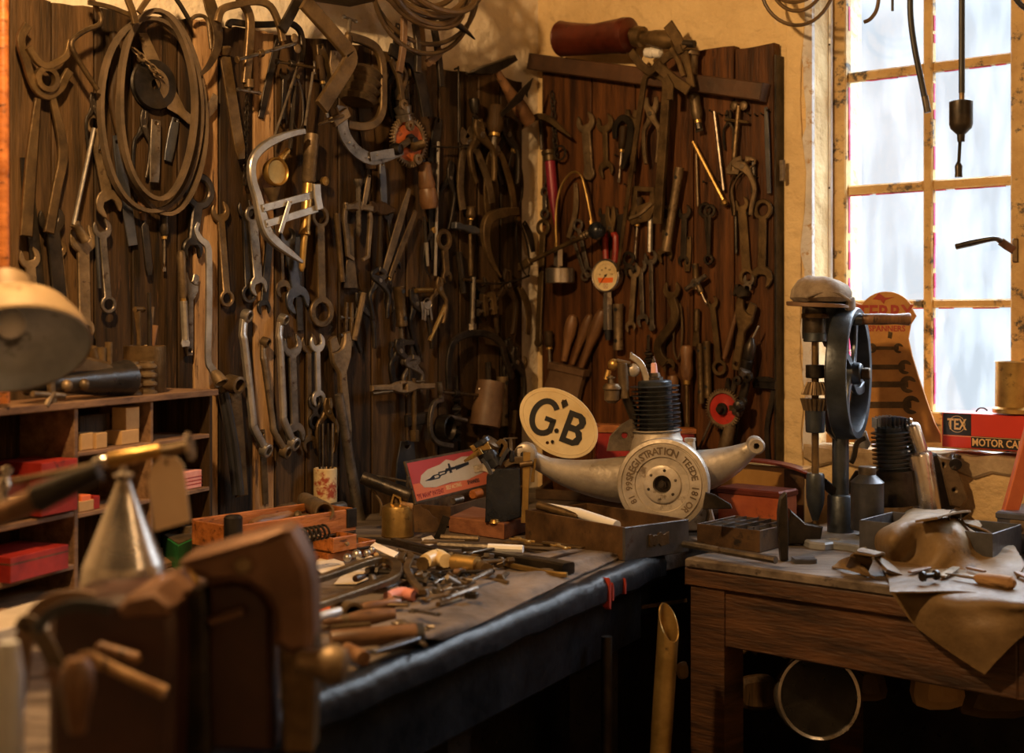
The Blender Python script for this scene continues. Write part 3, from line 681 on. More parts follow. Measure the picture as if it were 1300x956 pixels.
def t_calliper(T, w, m='steel', **k):
    L = T.len; a = w*T.k/2
    for sg in (1, -1):
        P = smooth([(0, -L*.03, 0), (sg*a*.7, -L*.25, 0), (sg*a, -L*.55, 0), (sg*a*.8, -L*.85, 0), (sg*a*.2, -L, 0)], 3)
        mb = MB(m); mb.strip([(p.x, p.y) for p in P], resample([a*.4, a*.3, a*.3, a*.22, a*.1], len(P)), .002 if sg > 0 else .005, .005 if sg > 0 else .008, .0008); T.part('leg', mb)
    mb = MB('brass'); mb.cyl((0, -L*.04, 0), (0, -L*.04, .011), a*.3, n=10, b=.001); T.part('pivot', mb)
def t_tongs(T, w, m='rust', **k):
    L = T.len; a = w*T.k/2
    for sg in (1, -1):
        P = smooth([(sg*a*.2, 0, 0), (sg*a*.5, -L*.1, 0), (0, -L*.2, 0), (-sg*a*.5, -L*.32, 0), (-sg*a, -L*.7, 0), (-sg*a*1.05, -L, 0)], 3)
        mb = MB(m); z = .004 if sg > 0 else .01; mb.bar([(p.x, p.y, z) for p in P], a*.42, .006); T.part('arm', mb)
    mb = MB('steel'); mb.cyl((0, -L*.2, 0), (0, -L*.2, .016), a*.3, n=8, b=.001); T.part('rivet', mb)
def t_chisel(T, w, m='steel', **k):
    L = T.len; a = w*T.k
    mb = MB(m); mb.lathe([(a*.3, 0), (a*.42, -L*.02), (a*.42, -L*.5), (a*.36, -L*.6)], (0, 0, a*.42), (0, 1, 0), 8); mb.strip([(0, -L*.58), (0, -L*.75), (0, -L)], [a*.72, a*.9, a*1.1], a*.2, a*.6, .0015); T.part('chisel_body', mb)
def t_chain(T, w, m='dark', **k):
    L = T.len; a = w*T.k/2; n = int(L/(a*2.6)); mb = MB(m)
    for i in range(n):
        y = -a*1.3-i*L/n; z = a*1.1
        e = [(math.cos(q)*a, y+math.sin(q)*a*1.7, z) if i % 2 else (0, y+math.sin(q)*a*1.7, z+math.cos(q)*a) for q in [2*PI*j/8 for j in range(8)]]
        mb.tube(e, a*.36, 5, closed=True)
    o = T.part('chain_links', mb); o['kind'] = 'stuff'
def t_smallclamp(T, w, m='rust', **k):
    """little toolmaker's clamp: two jaws and two screws"""
    L = T.len; a = w*T.k/2
    for sg in (1, -1): mb = MB(m); mb.strip([(sg*a*.45, 0), (sg*a*.5, -L*.3), (sg*a*.5, -L)], [a*.4, a*.5, a*.42], .004, .004+a*.5, .001); T.part('jaw', mb)
    for y in (.35, .75): mb = MB('steel'); mb.tube([(-a*1.3, -L*y, .004+a*.25), (a*1.1, -L*y, .004+a*.25)], a*.13, 8); mb.cyl((-a*1.5, -L*y, .004+a*.25), (-a*1.2, -L*y, .004+a*.25), a*.3, n=8); T.part('screw', mb)
def t_tap(T, w, m='rust', **k):
    """tap wrench: bar with a square eye in the middle"""
    L = T.len; a = w*T.k; mb = MB(m)
    mb.prism([(p[0], p[1]) for p in ribbon([(0, 0), (0, -L*.3), (0, -L*.4), (0, -L*.5), (0, -L*.6), (0, -L*.7), (0, -L)], [a*.45, a*.5, a*.9, a*1.05, a*.9, a*.5, a*.45])], 0, a*.5, a*.12, [[(-a*.2, -L*.5-a*.2), (a*.2, -L*.5-a*.2), (a*.2, -L*.5+a*.2), (-a*.2, -L*.5+a*.2)]]); T.part('wrench_bar', mb)
def t_bit(T, w, m='dark', **k):
    """auger bit: square shank, twisted flutes"""
    L = T.len; a = w*T.k/2; mb = MB(m); n = 22
    mb.tube([(0, 0, a), (0, -L*.35, a)], a*.45, 4)
    pts = [(0, -L*.33-L*.67*i/n, a) for i in range(n+1)]; X0 = mb.X
    vs = []; fs = []
    for i, p in enumerate(pts):
        th = i*.75
        for q in ((a, a*.15), (-a, a*.15), (-a, -a*.15), (a, -a*.15)): vs.append((p[0]+q[0]*math.cos(th)-q[1]*math.sin(th), p[1], p[2]+q[0]*math.sin(th)+q[1]*math.cos(th)))
    for i in range(n):
        for j in range(4): fs.append([i*4+j, i*4+(j+1) % 4, i*4+4+(j+1) % 4, i*4+4+j])
    mb.add(vs, fs); T.part('bit', mb)
def t_shears(T, w, m='rust', **k):
    L = T.len; a = w*T.k/2
    for sg in (1, -1):
        P = [(sg*a*.25, 0), (sg*a*.3, -L*.2), (0, -L*.36), (-sg*a*.6, -L*.55), (-sg*a*.8, -L*.8), (-sg*a*.3, -L*.98)]
        P2 = [(p.x, p.y) for p in smooth([(p[0], p[1], 0) for p in P], 3)]
        mb = MB(m); z = 0 if sg > 0 else .005; mb.strip(P2, resample([a*.12, a*.7, a*.6, a*.28, a*.26, a*.24], len(P2)), z, z+.005, .001); T.part('blade_and_handle', mb)
    mb = MB('steel'); mb.cyl((0, -L*.36, 0), (0, -L*.36, .013), a*.2, n=8); T.part('rivet', mb)
def t_key(T, w, m='steel', **k):
    """box key with a tee bar"""
    L = T.len; a = w*T.k/2; mb = MB(m); mb.cyl((0, 0, a), (0, -L, a), a*.5, a*.5, 10); mb.cyl((0, -L*.82, a), (0, -L, a), a*.85, n=6, b=.001); T.part('socket_stem', mb)
    mb = MB('rust'); mb.tube([(-a*2.6, -L*.06, a*1.0), (a*2.6, -L*.06, a*1.0)], a*.3, 8); T.part('tee_bar', mb)
MK = dict(sp=t_spanner, crank=t_crank, adj=t_adj, pl=t_pliers, tube=t_tube, rod=t_rod, flat=t_flat, drv=t_driver, file=t_file, ham=t_hammer, pull=t_puller, cal=t_calliper, tongs=t_tongs, chis=t_chisel, chain=t_chain, clamp=t_smallclamp, tap=t_tap, bit=t_bit, shear=t_shears, key=t_key)
NAMES = dict(sp=('spanner', 'spanner'), crank=('ring_spanner', 'spanner'), adj=('adjustable_spanner', 'spanner'), pl=('pliers', 'pliers'), tube=('box_spanner', 'box spanner'), rod=('steel_rod', 'rod'), flat=('scraper_blade', 'blade'), drv=('screwdriver', 'screwdriver'), file=('file', 'file'), ham=('hammer', 'hammer'), pull=('gear_puller', 'gear puller'), cal=('calliper', 'calliper'), tongs=('tongs', 'tongs'), chis=('chisel', 'chisel'), chain=('thin_chain', 'chain'), clamp=('toolmakers_clamp', 'clamp'), tap=('tap_wrench', 'tap wrench'), bit=('auger_bit', 'drill bit'), shear=('tin_snips', 'snips'), key=('socket_key', 'socket key'))
def put(P, kind, x1, y1, x2, y2, w, label, m=None, off=None, name=None, cat=None, group=None, **k):
    base = .038 if P is PL else .044
    if P is PB: base = 0
    T = along(P, x1, y1, x2, y2, name or NAMES[kind][0], label, cat or NAMES[kind][1], off=base+(off or 0), group=group)
    if P is PB: T.k = T.M.translation.y/FPX
    if m: k['m'] = m
    MK[kind](T, w=w, **k); T.end(); return T
GL = 'hand tools hung on the dark left board'; GW = 'hand tools hung on the reddish board by the window'; GS = 'spanners hung in rows on the left board'
# ---- left board, far left (blurred)
put(PL,'flat',30,200,52,390,15,'broad dark drawknife blade hanging at the far left edge of the board','dark',.002)
put(PL,'sp',35,314,42,400,27,'tan open jaw spanner peeping above the lamp shade','tan',.004,w2=22,sw=13)
put(PL,'sp',62,262,76,400,33,'large dark open spanner hanging behind the lamp shade','dark',.012,w2=24,sw=17)
put(PL,'rod',118,163,92,285,5,'thin bright rod slanting beside the looped belts','bright',.03,name='steel_rod')
put(PL,'tube',91,284,106,306,12,'short tan box socket below the slanting bright rod','tan',.03,holes=False)
put(PL,'sp',116,146,140,276,22,'dusty tan spanner with wide lower jaw left of the looped belts','tan',.02,w2=33,sw=13,k1='ring')
put(PL,'flat',146,172,168,312,13,'long bluish flat blade hanging beneath the looped belts','blue',.006,ws=[.6,1,1,1,.9])
put(PL,'flat',197,152,195,232,13,'grey flat scraper blade seen through the belt loops','steel',.016,ws=[.9,1,1,1,.9])
put(PL,'sp',103,286,106,430,34,'wide shanked tan spanner with its jaw up, left of a combination spanner','tan',.012,w2=24,sw=15)
put(PL,'sp',127,278,137,397,24,'combination spanner with open top jaw and ring below','steel',.02,w2=20,sw=9,k2='ring')
put(PL,'rod',121,300,125,366,4.5,'thin blued rod hanging beside the combination spanner','blue',.02)
put(PL,'pl',117,118,118,190,16,'small dark pliers hung above the slanting bright rod','dark',.03)
# between belts and tan planks
put(PL,'sp',252,222,240,330,40,'large dark ring headed spanner half hidden behind the belts','dark',.008,k1='ring',sw=13,w2=26)
put(PL,'drv',226,318,232,440,10,'long shining screwdriver with light blade right of the belts','tan',.02,bm='bright',hl=.5,bw=.8)
put(PL,'chain',312,120,309,235,4,'thin dark chain hanging below the tall clamp','dark',.012)
put(PL,'file',277,60,300,203,13,'long brown tapering file lying across the tan plank','rust',.012,hm='rust',hl=.08)
put(PL,'sp',277,256,287,389,23,'rusty open jaw spanner leftmost on the tan plank','rust',.006,w2=18,sw=9,k2='ring')
put(PL,'sp',310,254,315,384,20,'dark spanner beside the rusty one at the tan plank','dark',.004,w2=19,sw=10,k2='ring')
put(PL,'sp',318,262,328,376,18,'grey open ended spanner with its lower jaw near the bright frame','steel',.012,w2=22,sw=11,k1='ring')
put(PL,'sp',342,290,333,400,16,'thin dark spanner left of the aluminium frame tip','dark',.004,w2=17,sw=9)
put(PL,'sp',356,300,359,378,12,'slim spanner hanging under the aluminium frame','rust',.006,w2=19,sw=4)
put(PL,'sp',362,290,379,398,20,'blackened big spanner hanging under the frame tip','blue',.004,w2=30,sw=12)
put(PL,'flat',376,300,380,420,9,'narrow black steel strip below the brass pump','dark',.0,hole=False)
put(PL,'sp',404,262,407,414,22,'long dark ring spanner right of the brass pump','rust',.008,k1='ring',k2='ring',w2=30,sw=10)
put(PL,'crank',300,400,320,578,13,'leftmost bright cranked ring spanner in the lower row','bright',.012,w2=15)
put(PL,'crank',326,434,346,580,10,'slim tan cranked ring spanner between two bright ones','tan',.012,w2=14)
put(PL,'crank',348,404,356,568,11,'bright cranked ring spanner right of the slim tan one','bright',.012,w2=14)
put(PL,'sp',368,424,373,566,25,'large grey open jaw spanner behind the bright cranked one','steel',.006,w2=25,sw=9)
put(PL,'sp',390,424,391,574,20,'brown double ended spanner just behind the brightest one','rust',.004,w2=18,sw=6)
put(PL,'sp',401,424,403,516,19,'brightest small double open ended spanner at head height of the lower row','bright',.014,w2=17,sw=6)
put(PL,'sp',398,500,399,545,17,'short dark ring spanner under the brightest spanner','dark',.01,k1='ring',k2='ring',w2=17,sw=7)
put(PL,'pl',414,505,412,575,20,'rusty slip joint pliers near the tin can','rust',.012)
put(PL,'adj',427,422,437,560,26,'pale adjustable spanner beside the dark gap in the boards','tan',.014,flip=-1)
put(PL,'flat',332,545,336,640,8,'thin rusty strip hanging low on the left board','rust',.0)
# ---- middle of left board
put(PL,'rod',385,60,345,180,3,'thin grey rod leaning across the clamps','steel',.03,w2=3)
put(PL,'rod',396,92,386,160,3.2,'straight thin steel rod beside the wing nut clamp','steel',.05)
put(PL,'flat',352,50,330,150,9,'dark wooden handled strip behind the wing nut clamp','dark',.003)
put(PL,'rod',372,110,366,190,5,'dark bolt hanging left of the brass pump','dark',.01)
put(PL,'drv',400,70,412,150,9,'dark screwdriver hanging above the grey curved frame','wood_dk',.004)
put(PL,'sp',361,86,358,160,14,'dark short spanner under the wing nut clamp','dark',.006)
put(PL,'cal',375,95,377,165,16,'thin dark calliper hanging beside the brass pump','dark',.01)
put(PL,'flat',405,56,418,115,14,'riveted dark plate hanging left of the big brown clamp','rust',.012,ws=[.6,1,1,.7])
put(PL,'pull',450,228,451,330,36,'tan two legged gear puller with its screw pointing up','tan',.014)
put(PL,'tube',424,271,431,358,7,'narrow brown tube left of the gouge','rust',.014,holes=False)
put(PL,'flat',444,284,444,366,15,'flared iron gouge blade with dark hollow end','rust',.01,ws=[.5,.5,.6,.9,1.2],hole=False)
put(PL,'rod',465,215,452,280,4,'dark rod hanging under the grey curved frame','dark',.01)
put(PL,'flat',468,222,461,262,6,'tan link strip above the gear puller','tan',.03)
put(PL,'ham',480,256,478,345,34,'dark round headed mallet in the middle of the left board','wood_dk',.006,hw=17,hm='wood_dk')
put(PL,'flat',519,240,487,347,9,'tan slanting strip crossing another below the hand drill','tan',.016,ws=[.5,1,1,1,.8],hole=False)
put(PL,'flat',527,268,494,352,7,'second slanting strip crossing the first one','rust',.022,ws=[.7,1,1,1,.6],hole=False)
put(PL,'pl',478,340,480,405,18,'dark pincers bundled under the slanting strips','dark',.02,round_=1)
put(PL,'cal',492,352,494,400,14,'small dark calliper beside the bundled pincers','dark',.012)
put(PL,'rod',459,372,447,432,6,'short tan rod leaning left of the bundled pincers','tan',.02)
put(PL,'pl',452,370,464,445,20,'dark long nosed pliers behind the short tan rod','dark',.008)
put(PL,'clamp',440,384,439,440,14,'narrow clamp with tiny screws right of the adjustable spanner','rust',.01)
put(PL,'tube',501,364,505,414,11,'brown tube standing above the two legged extractor','rust',.012)
put(PL,'pull',504,408,508,488,30,'dark two legged extractor with ring collar','dark',.012)
put(PL,'pl',520,366,537,446,20,'dark pliers hanging open beside the bunch of keys','dark',.008)
put(PL,'rod',563,388,543,433,4.5,'slanting brass screw right of the bunch of keys','brass',.016)
put(PL,'rod',537,275,539,310,3,'thin dark rod between drill handle and white bit','dark',.012)
put(PL,'rod',539,308,541,338,4,'short white pencil like bit below the hand drill','bright',.012,w2=2.5)
put(PL,'cal',549,290,545,350,20,'dark calliper right of the white bit','dark',.006)
put(PL,'pl',503,430,507,492,20,'dark nippers hanging above the long tap wrench','dark',.022) 
put(PL,'pl',520,452,523,500,18,'grey pincers with curved arms above the tap wrench','steel',.024,round_=1)
put(PL,'tap',468,493,548,490,16,'long horizontal tap wrench across the left board','tan',.03)
put(PL,'rod',471,500,506,495,5,'second short bar just under the long tap wrench','rust',.034)
put(PL,'key',520,480,521,560,10,'upright socket key below the long tap wrench','rust',.02)
put(PL,'flat',512,535,541,530,15,'square dark steel block fixed below the tap wrench','dark',.02,hole=False,ws=[1,1,1],t=.014,name='steel_block',cat='block')
put(PL,'flat',516,560,512,640,24,'grey leather strip hanging low behind the plug tester box','blue',.004,ws=[.7,1,1,1])
put(PL,'flat',545,200,551,330,10,'long dark steel strip right of the hand drill','dark',.004,ws=[.8,1,1,1,.8])
put(PL,'rod',555,180,551,350,3,'thin shining rod hanging right of the hand drill','bright',.01)
put(PL,'sp',561,292,566,360,19,'dark ring spanner hanging left of the flat bluish hammer','rust',.014,k1='ring',sw=7,w2=12)
put(PL,'pl',571,205,560,290,16,'dark hidden pliers beneath the crossing wire','dark',.002)
put(PL,'file',596,125,601,190,8,'narrow black file high on the left board','dark',.008,hm='dark')
put(PL,'drv',622,134,617,200,16,'wide worn wooden handle hanging high near the corner','wood_dk',.012,hl=.55)
put(PL,'tongs',590,165,604,262,34,'long dusty tongs hanging near the top of the left board','tan',.014)
put(PL,'pl',603,152,612,232,24,'rusty pliers overlapping the dusty tongs','rust',.026)
put(PL,'tongs',624,172,634,268,30,'second pair of long tongs nearer the corner','rust',.014)
put(PL,'pl',638,150,643,235,22,'dark big pliers close to the corner of the room','dark',.01)
put(PL,'cal',651,188,655,262,18,'dark calliper hanging at the edge of the left board','dark',.012)
put(PL,'ham',593,286,594,350,42,'bluish flat headed hammer hanging upright in the middle','blue',.02,hw=10,hm='rust',ang=-8)
put(PL,'drv',593,262,592,300,9,'tiny driver above the bluish hammer','rust',.006,bm='rust')
put(PL,'key',596,352,594,424,9,'long grey socket key with a tee handle','steel',.014)
put(PL,'sp',610,352,612,410,14,'dark spanner beside the grey socket key','dark',.008)
put(PL,'clamp',614,372,617,400,22,'squat brown clamp right of the grey socket key','rust',.012)
put(PL,'pl',641,342,638,424,20,'dark forked pliers with wooden tips near the corner','wood_dk',.012)
put(PL,'flat',630,355,633,400,9,'brown wooden wedge hanging near the corner','wood_md',.006)
put(PL,'cal',655,275,668,350,14,'thin dark dividers hanging over the board edge','dark',.01)
put(PL,'flat',664,282,676,320,7,'black curved strip against the pale plaster strip','dark',.0,bend=.4)  # plain dark curved strip set flat against the plaster
put(PL,'flat',657,362,669,425,8,'curved dark blade hanging over the plaster edge','rust',.012,bend=.9,ws=[.6,1,1,1,.7])
put(PL,'tube',632,478,632,540,10,'tan steel tube hanging low beside the leather sheath','tan',.014)
put(PL,'rod',617,460,619,545,5,'dark rod between the sheath and the steel tube','dark',.006)
put(PL,'pl',641,430,655,505,20,'dark long handled pliers below the curved blade','dark',.012)
put(PL,'pl',651,440,652,520,18,'black side cutters hanging behind the oval plate','dark',.02)
put(PL,'sp',662,452,664,520,12,'small worn spanner at the lower board edge','rust',.008)
put(PL,'bit',575,478,576,560,8,'black auger bit behind the ring clamp','dark',.004)
put(PL,'flat',556,150,548,205,12,'dark leather strap above the hidden pliers','dark',.0)
put(PL,'chis',646,520,642,570,10,'rusty cold chisel low down near the plate','rust',.012)
put(PL,'rod',579,320,585,372,6,'dark twisted rod left of the socket key','dark',.004)
put(PL,'pl',556,352,553,410,16,'rusty small pliers with hooked jaw above the big clamp','rust',.016)
put(PL,'sp',490,262,503,345,14,'dark spanner hanging behind the crossing strips','dark',.0)
put(PL,'flat',460,120,470,215,17,'orange brown wooden slat behind the big brown clamp','wood_md',.0,hole=False)
put(PL,'flat',484,206,487,262,8,'blue grey steel strip under the grey curved frame','blue',.012)
put(PL,'pull',505,85,510,175,26,'black puller legs tangled behind the hand drill','dark',.004)
put(PL,'pl',497,70,505,150,20,'black angled pliers hung above the hand drill','dark',.03)
put(PL,'flat',530,72,546,150,8,'slim black strip slanting right of the drill frame','dark',.01)
put(PL,'sp',519,50,524,120,20,'rusty spanner hanging out of the hose coil','rust',.02)
put(PL,'flat',505,30,500,80,9,'dark strap hanging out of the hose coil','dark',.02)
put(PL,'flat',532,25,536,90,11,'brown flat bar dangling behind the hose coil','rust',.012)
# ---- right board
put(PW,'chain',703,117,708,200,5,'thin black chain at the left edge of the right board','dark',.006)
put(PW,'sp',744,143,750,228,23,'bright tan open jaw spanner upper left on the right board','tan',.006,k2='round',w2=14,sw=11,tilt1=12)
put(PW,'sp',769,145,771,226,21,'slim double open spanner beside the bright tan one','rust',.006,w2=19,sw=6)
put(PW,'adj',804,138,806,218,16,'small rusty adjustable spanner hung high on the right board','rust',.006)
put(PW,'pl',829,124,829,208,22,'shining tan pliers with jaws up high on the right board','tan',.03,spread=.85,open_=.35)
put(PW,'tube',866,213,849,319,10,'bright tan box spanner tube slanting on the right board','tan',.02)
put(PW,'rod',828,258,827,320,6,'pale grey shaft hanging below the square bracket','bright',.008)
put(PW,'sp',827,318,829,420,17,'open jaw spanner hung under the pale grey shaft','steel',.010,k2='round',w2=8,sw=5)
put(PW,'sp',846,262,845,334,18,'dark spanner with lower open jaw behind the tan tube','rust',.006,k1='ring',w2=19,sw=7)
put(PW,'sp',870,260,868,338,17,'dark open ended spanner right of the tan tube','dark',.006,w2=13,sw=7)
put(PW,'sp',895,258,902,336,17,'double ring dark spanner in the middle row','dark',.006,k1='ring',k2='ring',w2=12,sw=4)
put(PW,'sp',902,260,900,336,15,'second dark spanner paired with the double ring one','dark',.014,k1='ring',k2='ring',w2=12,sw=4)
put(PW,'drv',885,120,892,168,13,'turned tan handle hanging directly below the rail','tan',.01,bm='dark',hl=.7,bw=.6)
put(PW,'rod',908,142,920,242,4,'thin straight grey rod hanging below the rail','steel',.008)
put(PW,'rod',881,180,921,257,5,'slanting brass rod with a ball tip','brass',.014,tip=1.7)
put(PW,'rod',885,195,887,262,3,'fine wire rod left of the slanting brass rod','tan',.006)
put(PW,'pl',946,200,944,274,24,'tan handled pincers hanging open in the right board','tan',.014,jaw_=.16,spread=1.05,round_=1)
put(PW,'sp',942,250,950,362,18,'long dark spanner left of the wide jawed one','rust',.006,k2='ring',w2=20,sw=11)
put(PW,'sp',970,254,968,366,24,'big spanner with a wide lower jaw at the right board edge','rust',.006,k1='ring',w2=27,sw=10,tilt2=-8)
put(PW,'rod',935,268,936,322,4,'thin dark pin left of the long dark spanner','dark',.006)
put(PW,'flat',973,136,977,246,6,'bluish steel strip hanging down the right edge of the board','blue',.01,hole=False)
put(PW,'sp',694,196,694,240,9,'tiny double ring spanner beside the red pump','steel',.01,k1='ring',k2='ring',sw=4)
put(PW,'sp',692,238,692,278,10,'second tiny ring spanner below the first','steel',.01,k1='ring',k2='ring',w2=11,sw=5)
put(PW,'sp',691,279,684,440,17,'long ring ended spanner along the left edge of the right board','rust',.01,k1='ring',k2='round',w2=9,sw=7)
put(PW,'sp',733,279,749,352,13,'slim bright ring spanner behind the pressure gauge hose','steel',.012,k1='ring',k2='ring',w2=11,sw=5)
put(PW,'sp',727,300,745,356,9,'second slim spanner crossing behind the slim bright one','steel',.008,k1='ring',k2='ring',w2=11,sw=4)
put(PW,'flat',731,232,722,302,6,'curved narrow strap hanging inside the gauge hose arch','tan',.006,bend=.8)
put(PW,'pl',777,262,777,340,18,'pliers with red sleeved handles left of the big dial','rust',.008,hm='red',spread=.7,jaw_=.35)
put(PW,'sp',798,320,800,350,16,'short dark ring headed spanner right of the big dial','dark',.02,k1='ring',sw=6)
put(PW,'sp',807,336,801,422,15,'brown open ended spanner right of the big dial','tan',.012,w2=13,sw=6)
put(PW,'sp',814,330,817,415,15,'bright edged spanner behind the brown one by the dial','steel',.006,w2=15,sw=5)
put(PW,'tube',789,386,789,444,11,'tan tube with a hole hanging under the two spanners','tan',.008)
put(PW,'tap',872,368,898,350,12,'small tap wrench with crossed handle on the right board','steel',.02)
put(PW,'tube',885,335,887,368,8,'short dark tube in the middle of the right board','rust',.014)
put(PW,'drv',888,362,899,386,7,'stubby slanting driver below the small tap wrench','tan',.02)
put(PW,'sp',904,376,915,476,15,'long combination spanner with a ring at its foot','rust',.008,k2='ring',w2=18,sw=7)
put(PW,'adj',951,380,936,470,24,'big olive brown adjustable spanner above the hand drill','rust',.02)
put(PW,'ham',947,362,922,455,18,'dark slanting hammer left of the big adjustable spanner','dark',.006,hw=16)
put(PW,'sp',953,348,948,370,14,'small bright topped spanner above the big adjustable one','steel',.02,sw=5)
put(PW,'drv',876,438,877,545,14,'wooden handled screwdriver hanging low on the right board','wood_h',.012,bm='rust')
put(PW,'tube',891,436,893,512,8,'left one of two low hanging rusty tubes','rust',.008)
put(PW,'tube',900,433,902,505,9,'right one of two low hanging rusty tubes','rust',.008)
put(PW,'chis',887,392,886,440,8,'reddish cold chisel above the two low tubes','rust',.006)
put(PW,'file',858,476,866,556,10,'dark file hanging behind the engine cylinder','dark',.006)
put(PW,'drv',815,250,809,330,9,'black handled driver behind the bracket strap','wood_dk',.004)
put(PW,'drv',795,160,789,232,9,'dark driver hanging behind the hooked iron','wood_dk',.002)
put(PW,'sp',790,262,783,340,15,'dark spanner left of the black handled driver','dark',.002,sw=7)
put(PW,'flat',875,300,873,345,8,'rust brown strip between two dark spanners','rust',.002)
put(PW,'pl',926,140,926,190,12,'dark little pliers hidden behind the wing nut puller','dark',.004)
put(PW,'chis',958,205,959,245,7,'dark punch hanging right of the tan pincers','dark',.004)
put(PW,'drv',700,420,703,470,10,'dark screwdriver behind the leather holster','wood_dk',.004)
put(PW,'bit',826,425,826,480,9,'dark auger bit behind the spark plug','dark',.004)
put(PW,'pl',930,480,926,560,20,'dark pliers hanging behind the red wheeled drill','dark',.002)
put(PW,'flat',878,542,882,590,8,'dark scraper hanging at the foot of the right board','dark',.004)
put(PW,'rod',905,530,880,590,3,'thin rod leaning at the foot of the right board','steel',.012)
put(PW,'sp',768,262,765,312,14,'dark spanner above the big dial','dark',.004,sw=7)
# nails along the right board
for x, y in ((905,142),(917,146),(925,148),(953,146),(962,147),(970,146),(978,142),(843,267),(897,232),(906,231),(916,232),(926,262),(952,272),(962,225),(785,198),(797,235)):
    T = on(PW, x, y, 'nail', 'bent dark nail sticking out of the reddish tool board', 'nail', off=.044, group='bare nails in the right tool board')
    mb = MB('dark'); mb.tube([(0, 0, -.004), (0, 0, .010), (0, .002, .017)], .0017, 6); mb.cyl((0, .002, .016), (0, .0025, .018), .0034, n=8); T.part('nail', mb); T.end()
# ================================================================== one-off things on and above the walls
OL = .038; OW = .044
def loopring(c, rx, ry, n=44, z=0, wob=.0, ph=0.):
    return [(c[0]+rx*math.cos(2*PI*i/n)*(1+wob*math.sin(3*2*PI*i/n+ph)), c[1]+ry*math.sin(2*PI*i/n)*(1+wob*math.cos(2*2*PI*i/n+ph)), z+.01*math.sin(2*PI*i/n+ph)) for i in range(n)]
# looped drive belts
for k, (cx_, cy_, rx, ry, off, lab, ph) in enumerate((
    (191, 146, 63, 124, .05, 'outermost wide dusty drive belt hanging in a long loop', 0), (199, 133, 44, 120, .068, 'inner dusty drive belt loop, nearest to the camera', 1.2), (205, 143, 52, 127, .03, 'darker drive belt loop hanging behind the two others', 2.4))):
    T = on(PL, cx_, cy_, 'drive_belt', lab, 'belt', off=OL+off, group='drive belts looped on the left board')
    q = T.l(cx_+rx, cy_); p = T.l(cx_-rx, cy_); rX = (q-p).length/2; cX = (q+p)/2; rY = (T.l(cx_, cy_-ry)-T.l(cx_, cy_+ry)).length/2
    mb = MB('belt'); P = loopring((cX.x, 0), rX, rY, 48, 0, .02, ph); mb.sweep(P, [(-.0045, -.0085), (.0045, -.0085), (.0045, .0085), (-.0045, .0085)], closed=True, up=(0, 0, 1)); T.part('belt', mb); T.end()
def pathtool(P, name, label, cat, pts, w, m, off, z=0, round_=False, sm=4, t=None, ws=None, pieces=None, group=None):
    base = OL if P is PL else OW if P is PW else 0
    T = on(P, pts[0][0], pts[0][1], name, label, cat, off=base+off, group=group)
    c = pts[len(pts)//2]; k = T.w(c[0], c[1], 1.0, .7, .7)
    Q = smooth(T.L(pts), sm); mb = MB(m); a = w*k
    sc = resample(ws, len(Q)) if ws else None
    if round_: mb.tube(Q, [a/2*s for s in sc] if sc else a/2, 10)
    else: mb.bar(Q, a, t or a*.6, up=(0, 0, 1), scale=sc, b=.3)
    T.part('body' if pieces else name, mb); T.k = k
    return T
T = pathtool(PL, 'wheel_wrench', 'large rusty forked wheel tool at top left of the board', 'wheel tool', [(35, 32), (26, 50), (33, 78), (44, 110), (60, 122), (76, 112), (83, 98), (88, 90)], 11, 'rust', .03, pieces=1)
k = T.k; mb = MB('rust'); mb.bar(smooth(T.L([(36, 60), (48, 78), (60, 84), (72, 79), (84, 70), (89, 52)], .010), 4), 9*k, 7*k); T.part('claw_arm', mb)
mb = MB('rust'); c = T.l(57, 101); mb.lathe([(10*k, -.006), (17*k, -.005), (17*k, .010), (10*k, .011), (10*k, -.006)], (c.x, c.y, .004), (0, 0, 1), 18); T.part('eye', mb)
for pts, w_ in (([(48, 125), (40, 200), (33, 300)], [8, 15, 17]), ([(66, 120), (80, 190), (72, 240), (62, 296)], [8, 14, 13, 14])):
    mb = MB('rust'); Q = smooth(T.L(pts, .0), 4); mb.strip([(q.x, q.y) for q in Q], [a*k for a in resample(w_, len(Q))], -.006, .004, .002); T.part('handle', mb)
T.end()
pathtool(PL, 'starting_handle', 'cranked iron starting handle with a long bent rod at upper left', 'crank handle', [(112, -8), (127, 18), (126, 31), (110, 38), (94, 49), (91, 60), (104, 84), (124, 114)], 7, 'rust', .07, round_=True, sm=3).end()
# pruning saw
T = on(PL, 180, 45, 'pruning_saw', 'pale curved saw blade hanging behind the drive belts', 'saw', off=OL+.018)
mb = MB('tan'); pts = T.L([(176, 42), (186, 42), (206, 85), (224, 118), (235, 140), (246, 149), (260, 136), (270, 118), (276, 122), (275, 138), (262, 154), (250, 161), (238, 157), (226, 146), (212, 138), (196, 100), (180, 62)])
mb.prism([(p.x, p.y) for p in pts], 0, .003, .0008); o = T.part('blade', mb)
mb = MB('rust'); 
a = T.l(178, 50); mb.ball((a.x, a.y, .006), .006, 8); T.part('bolt', mb); T.end()
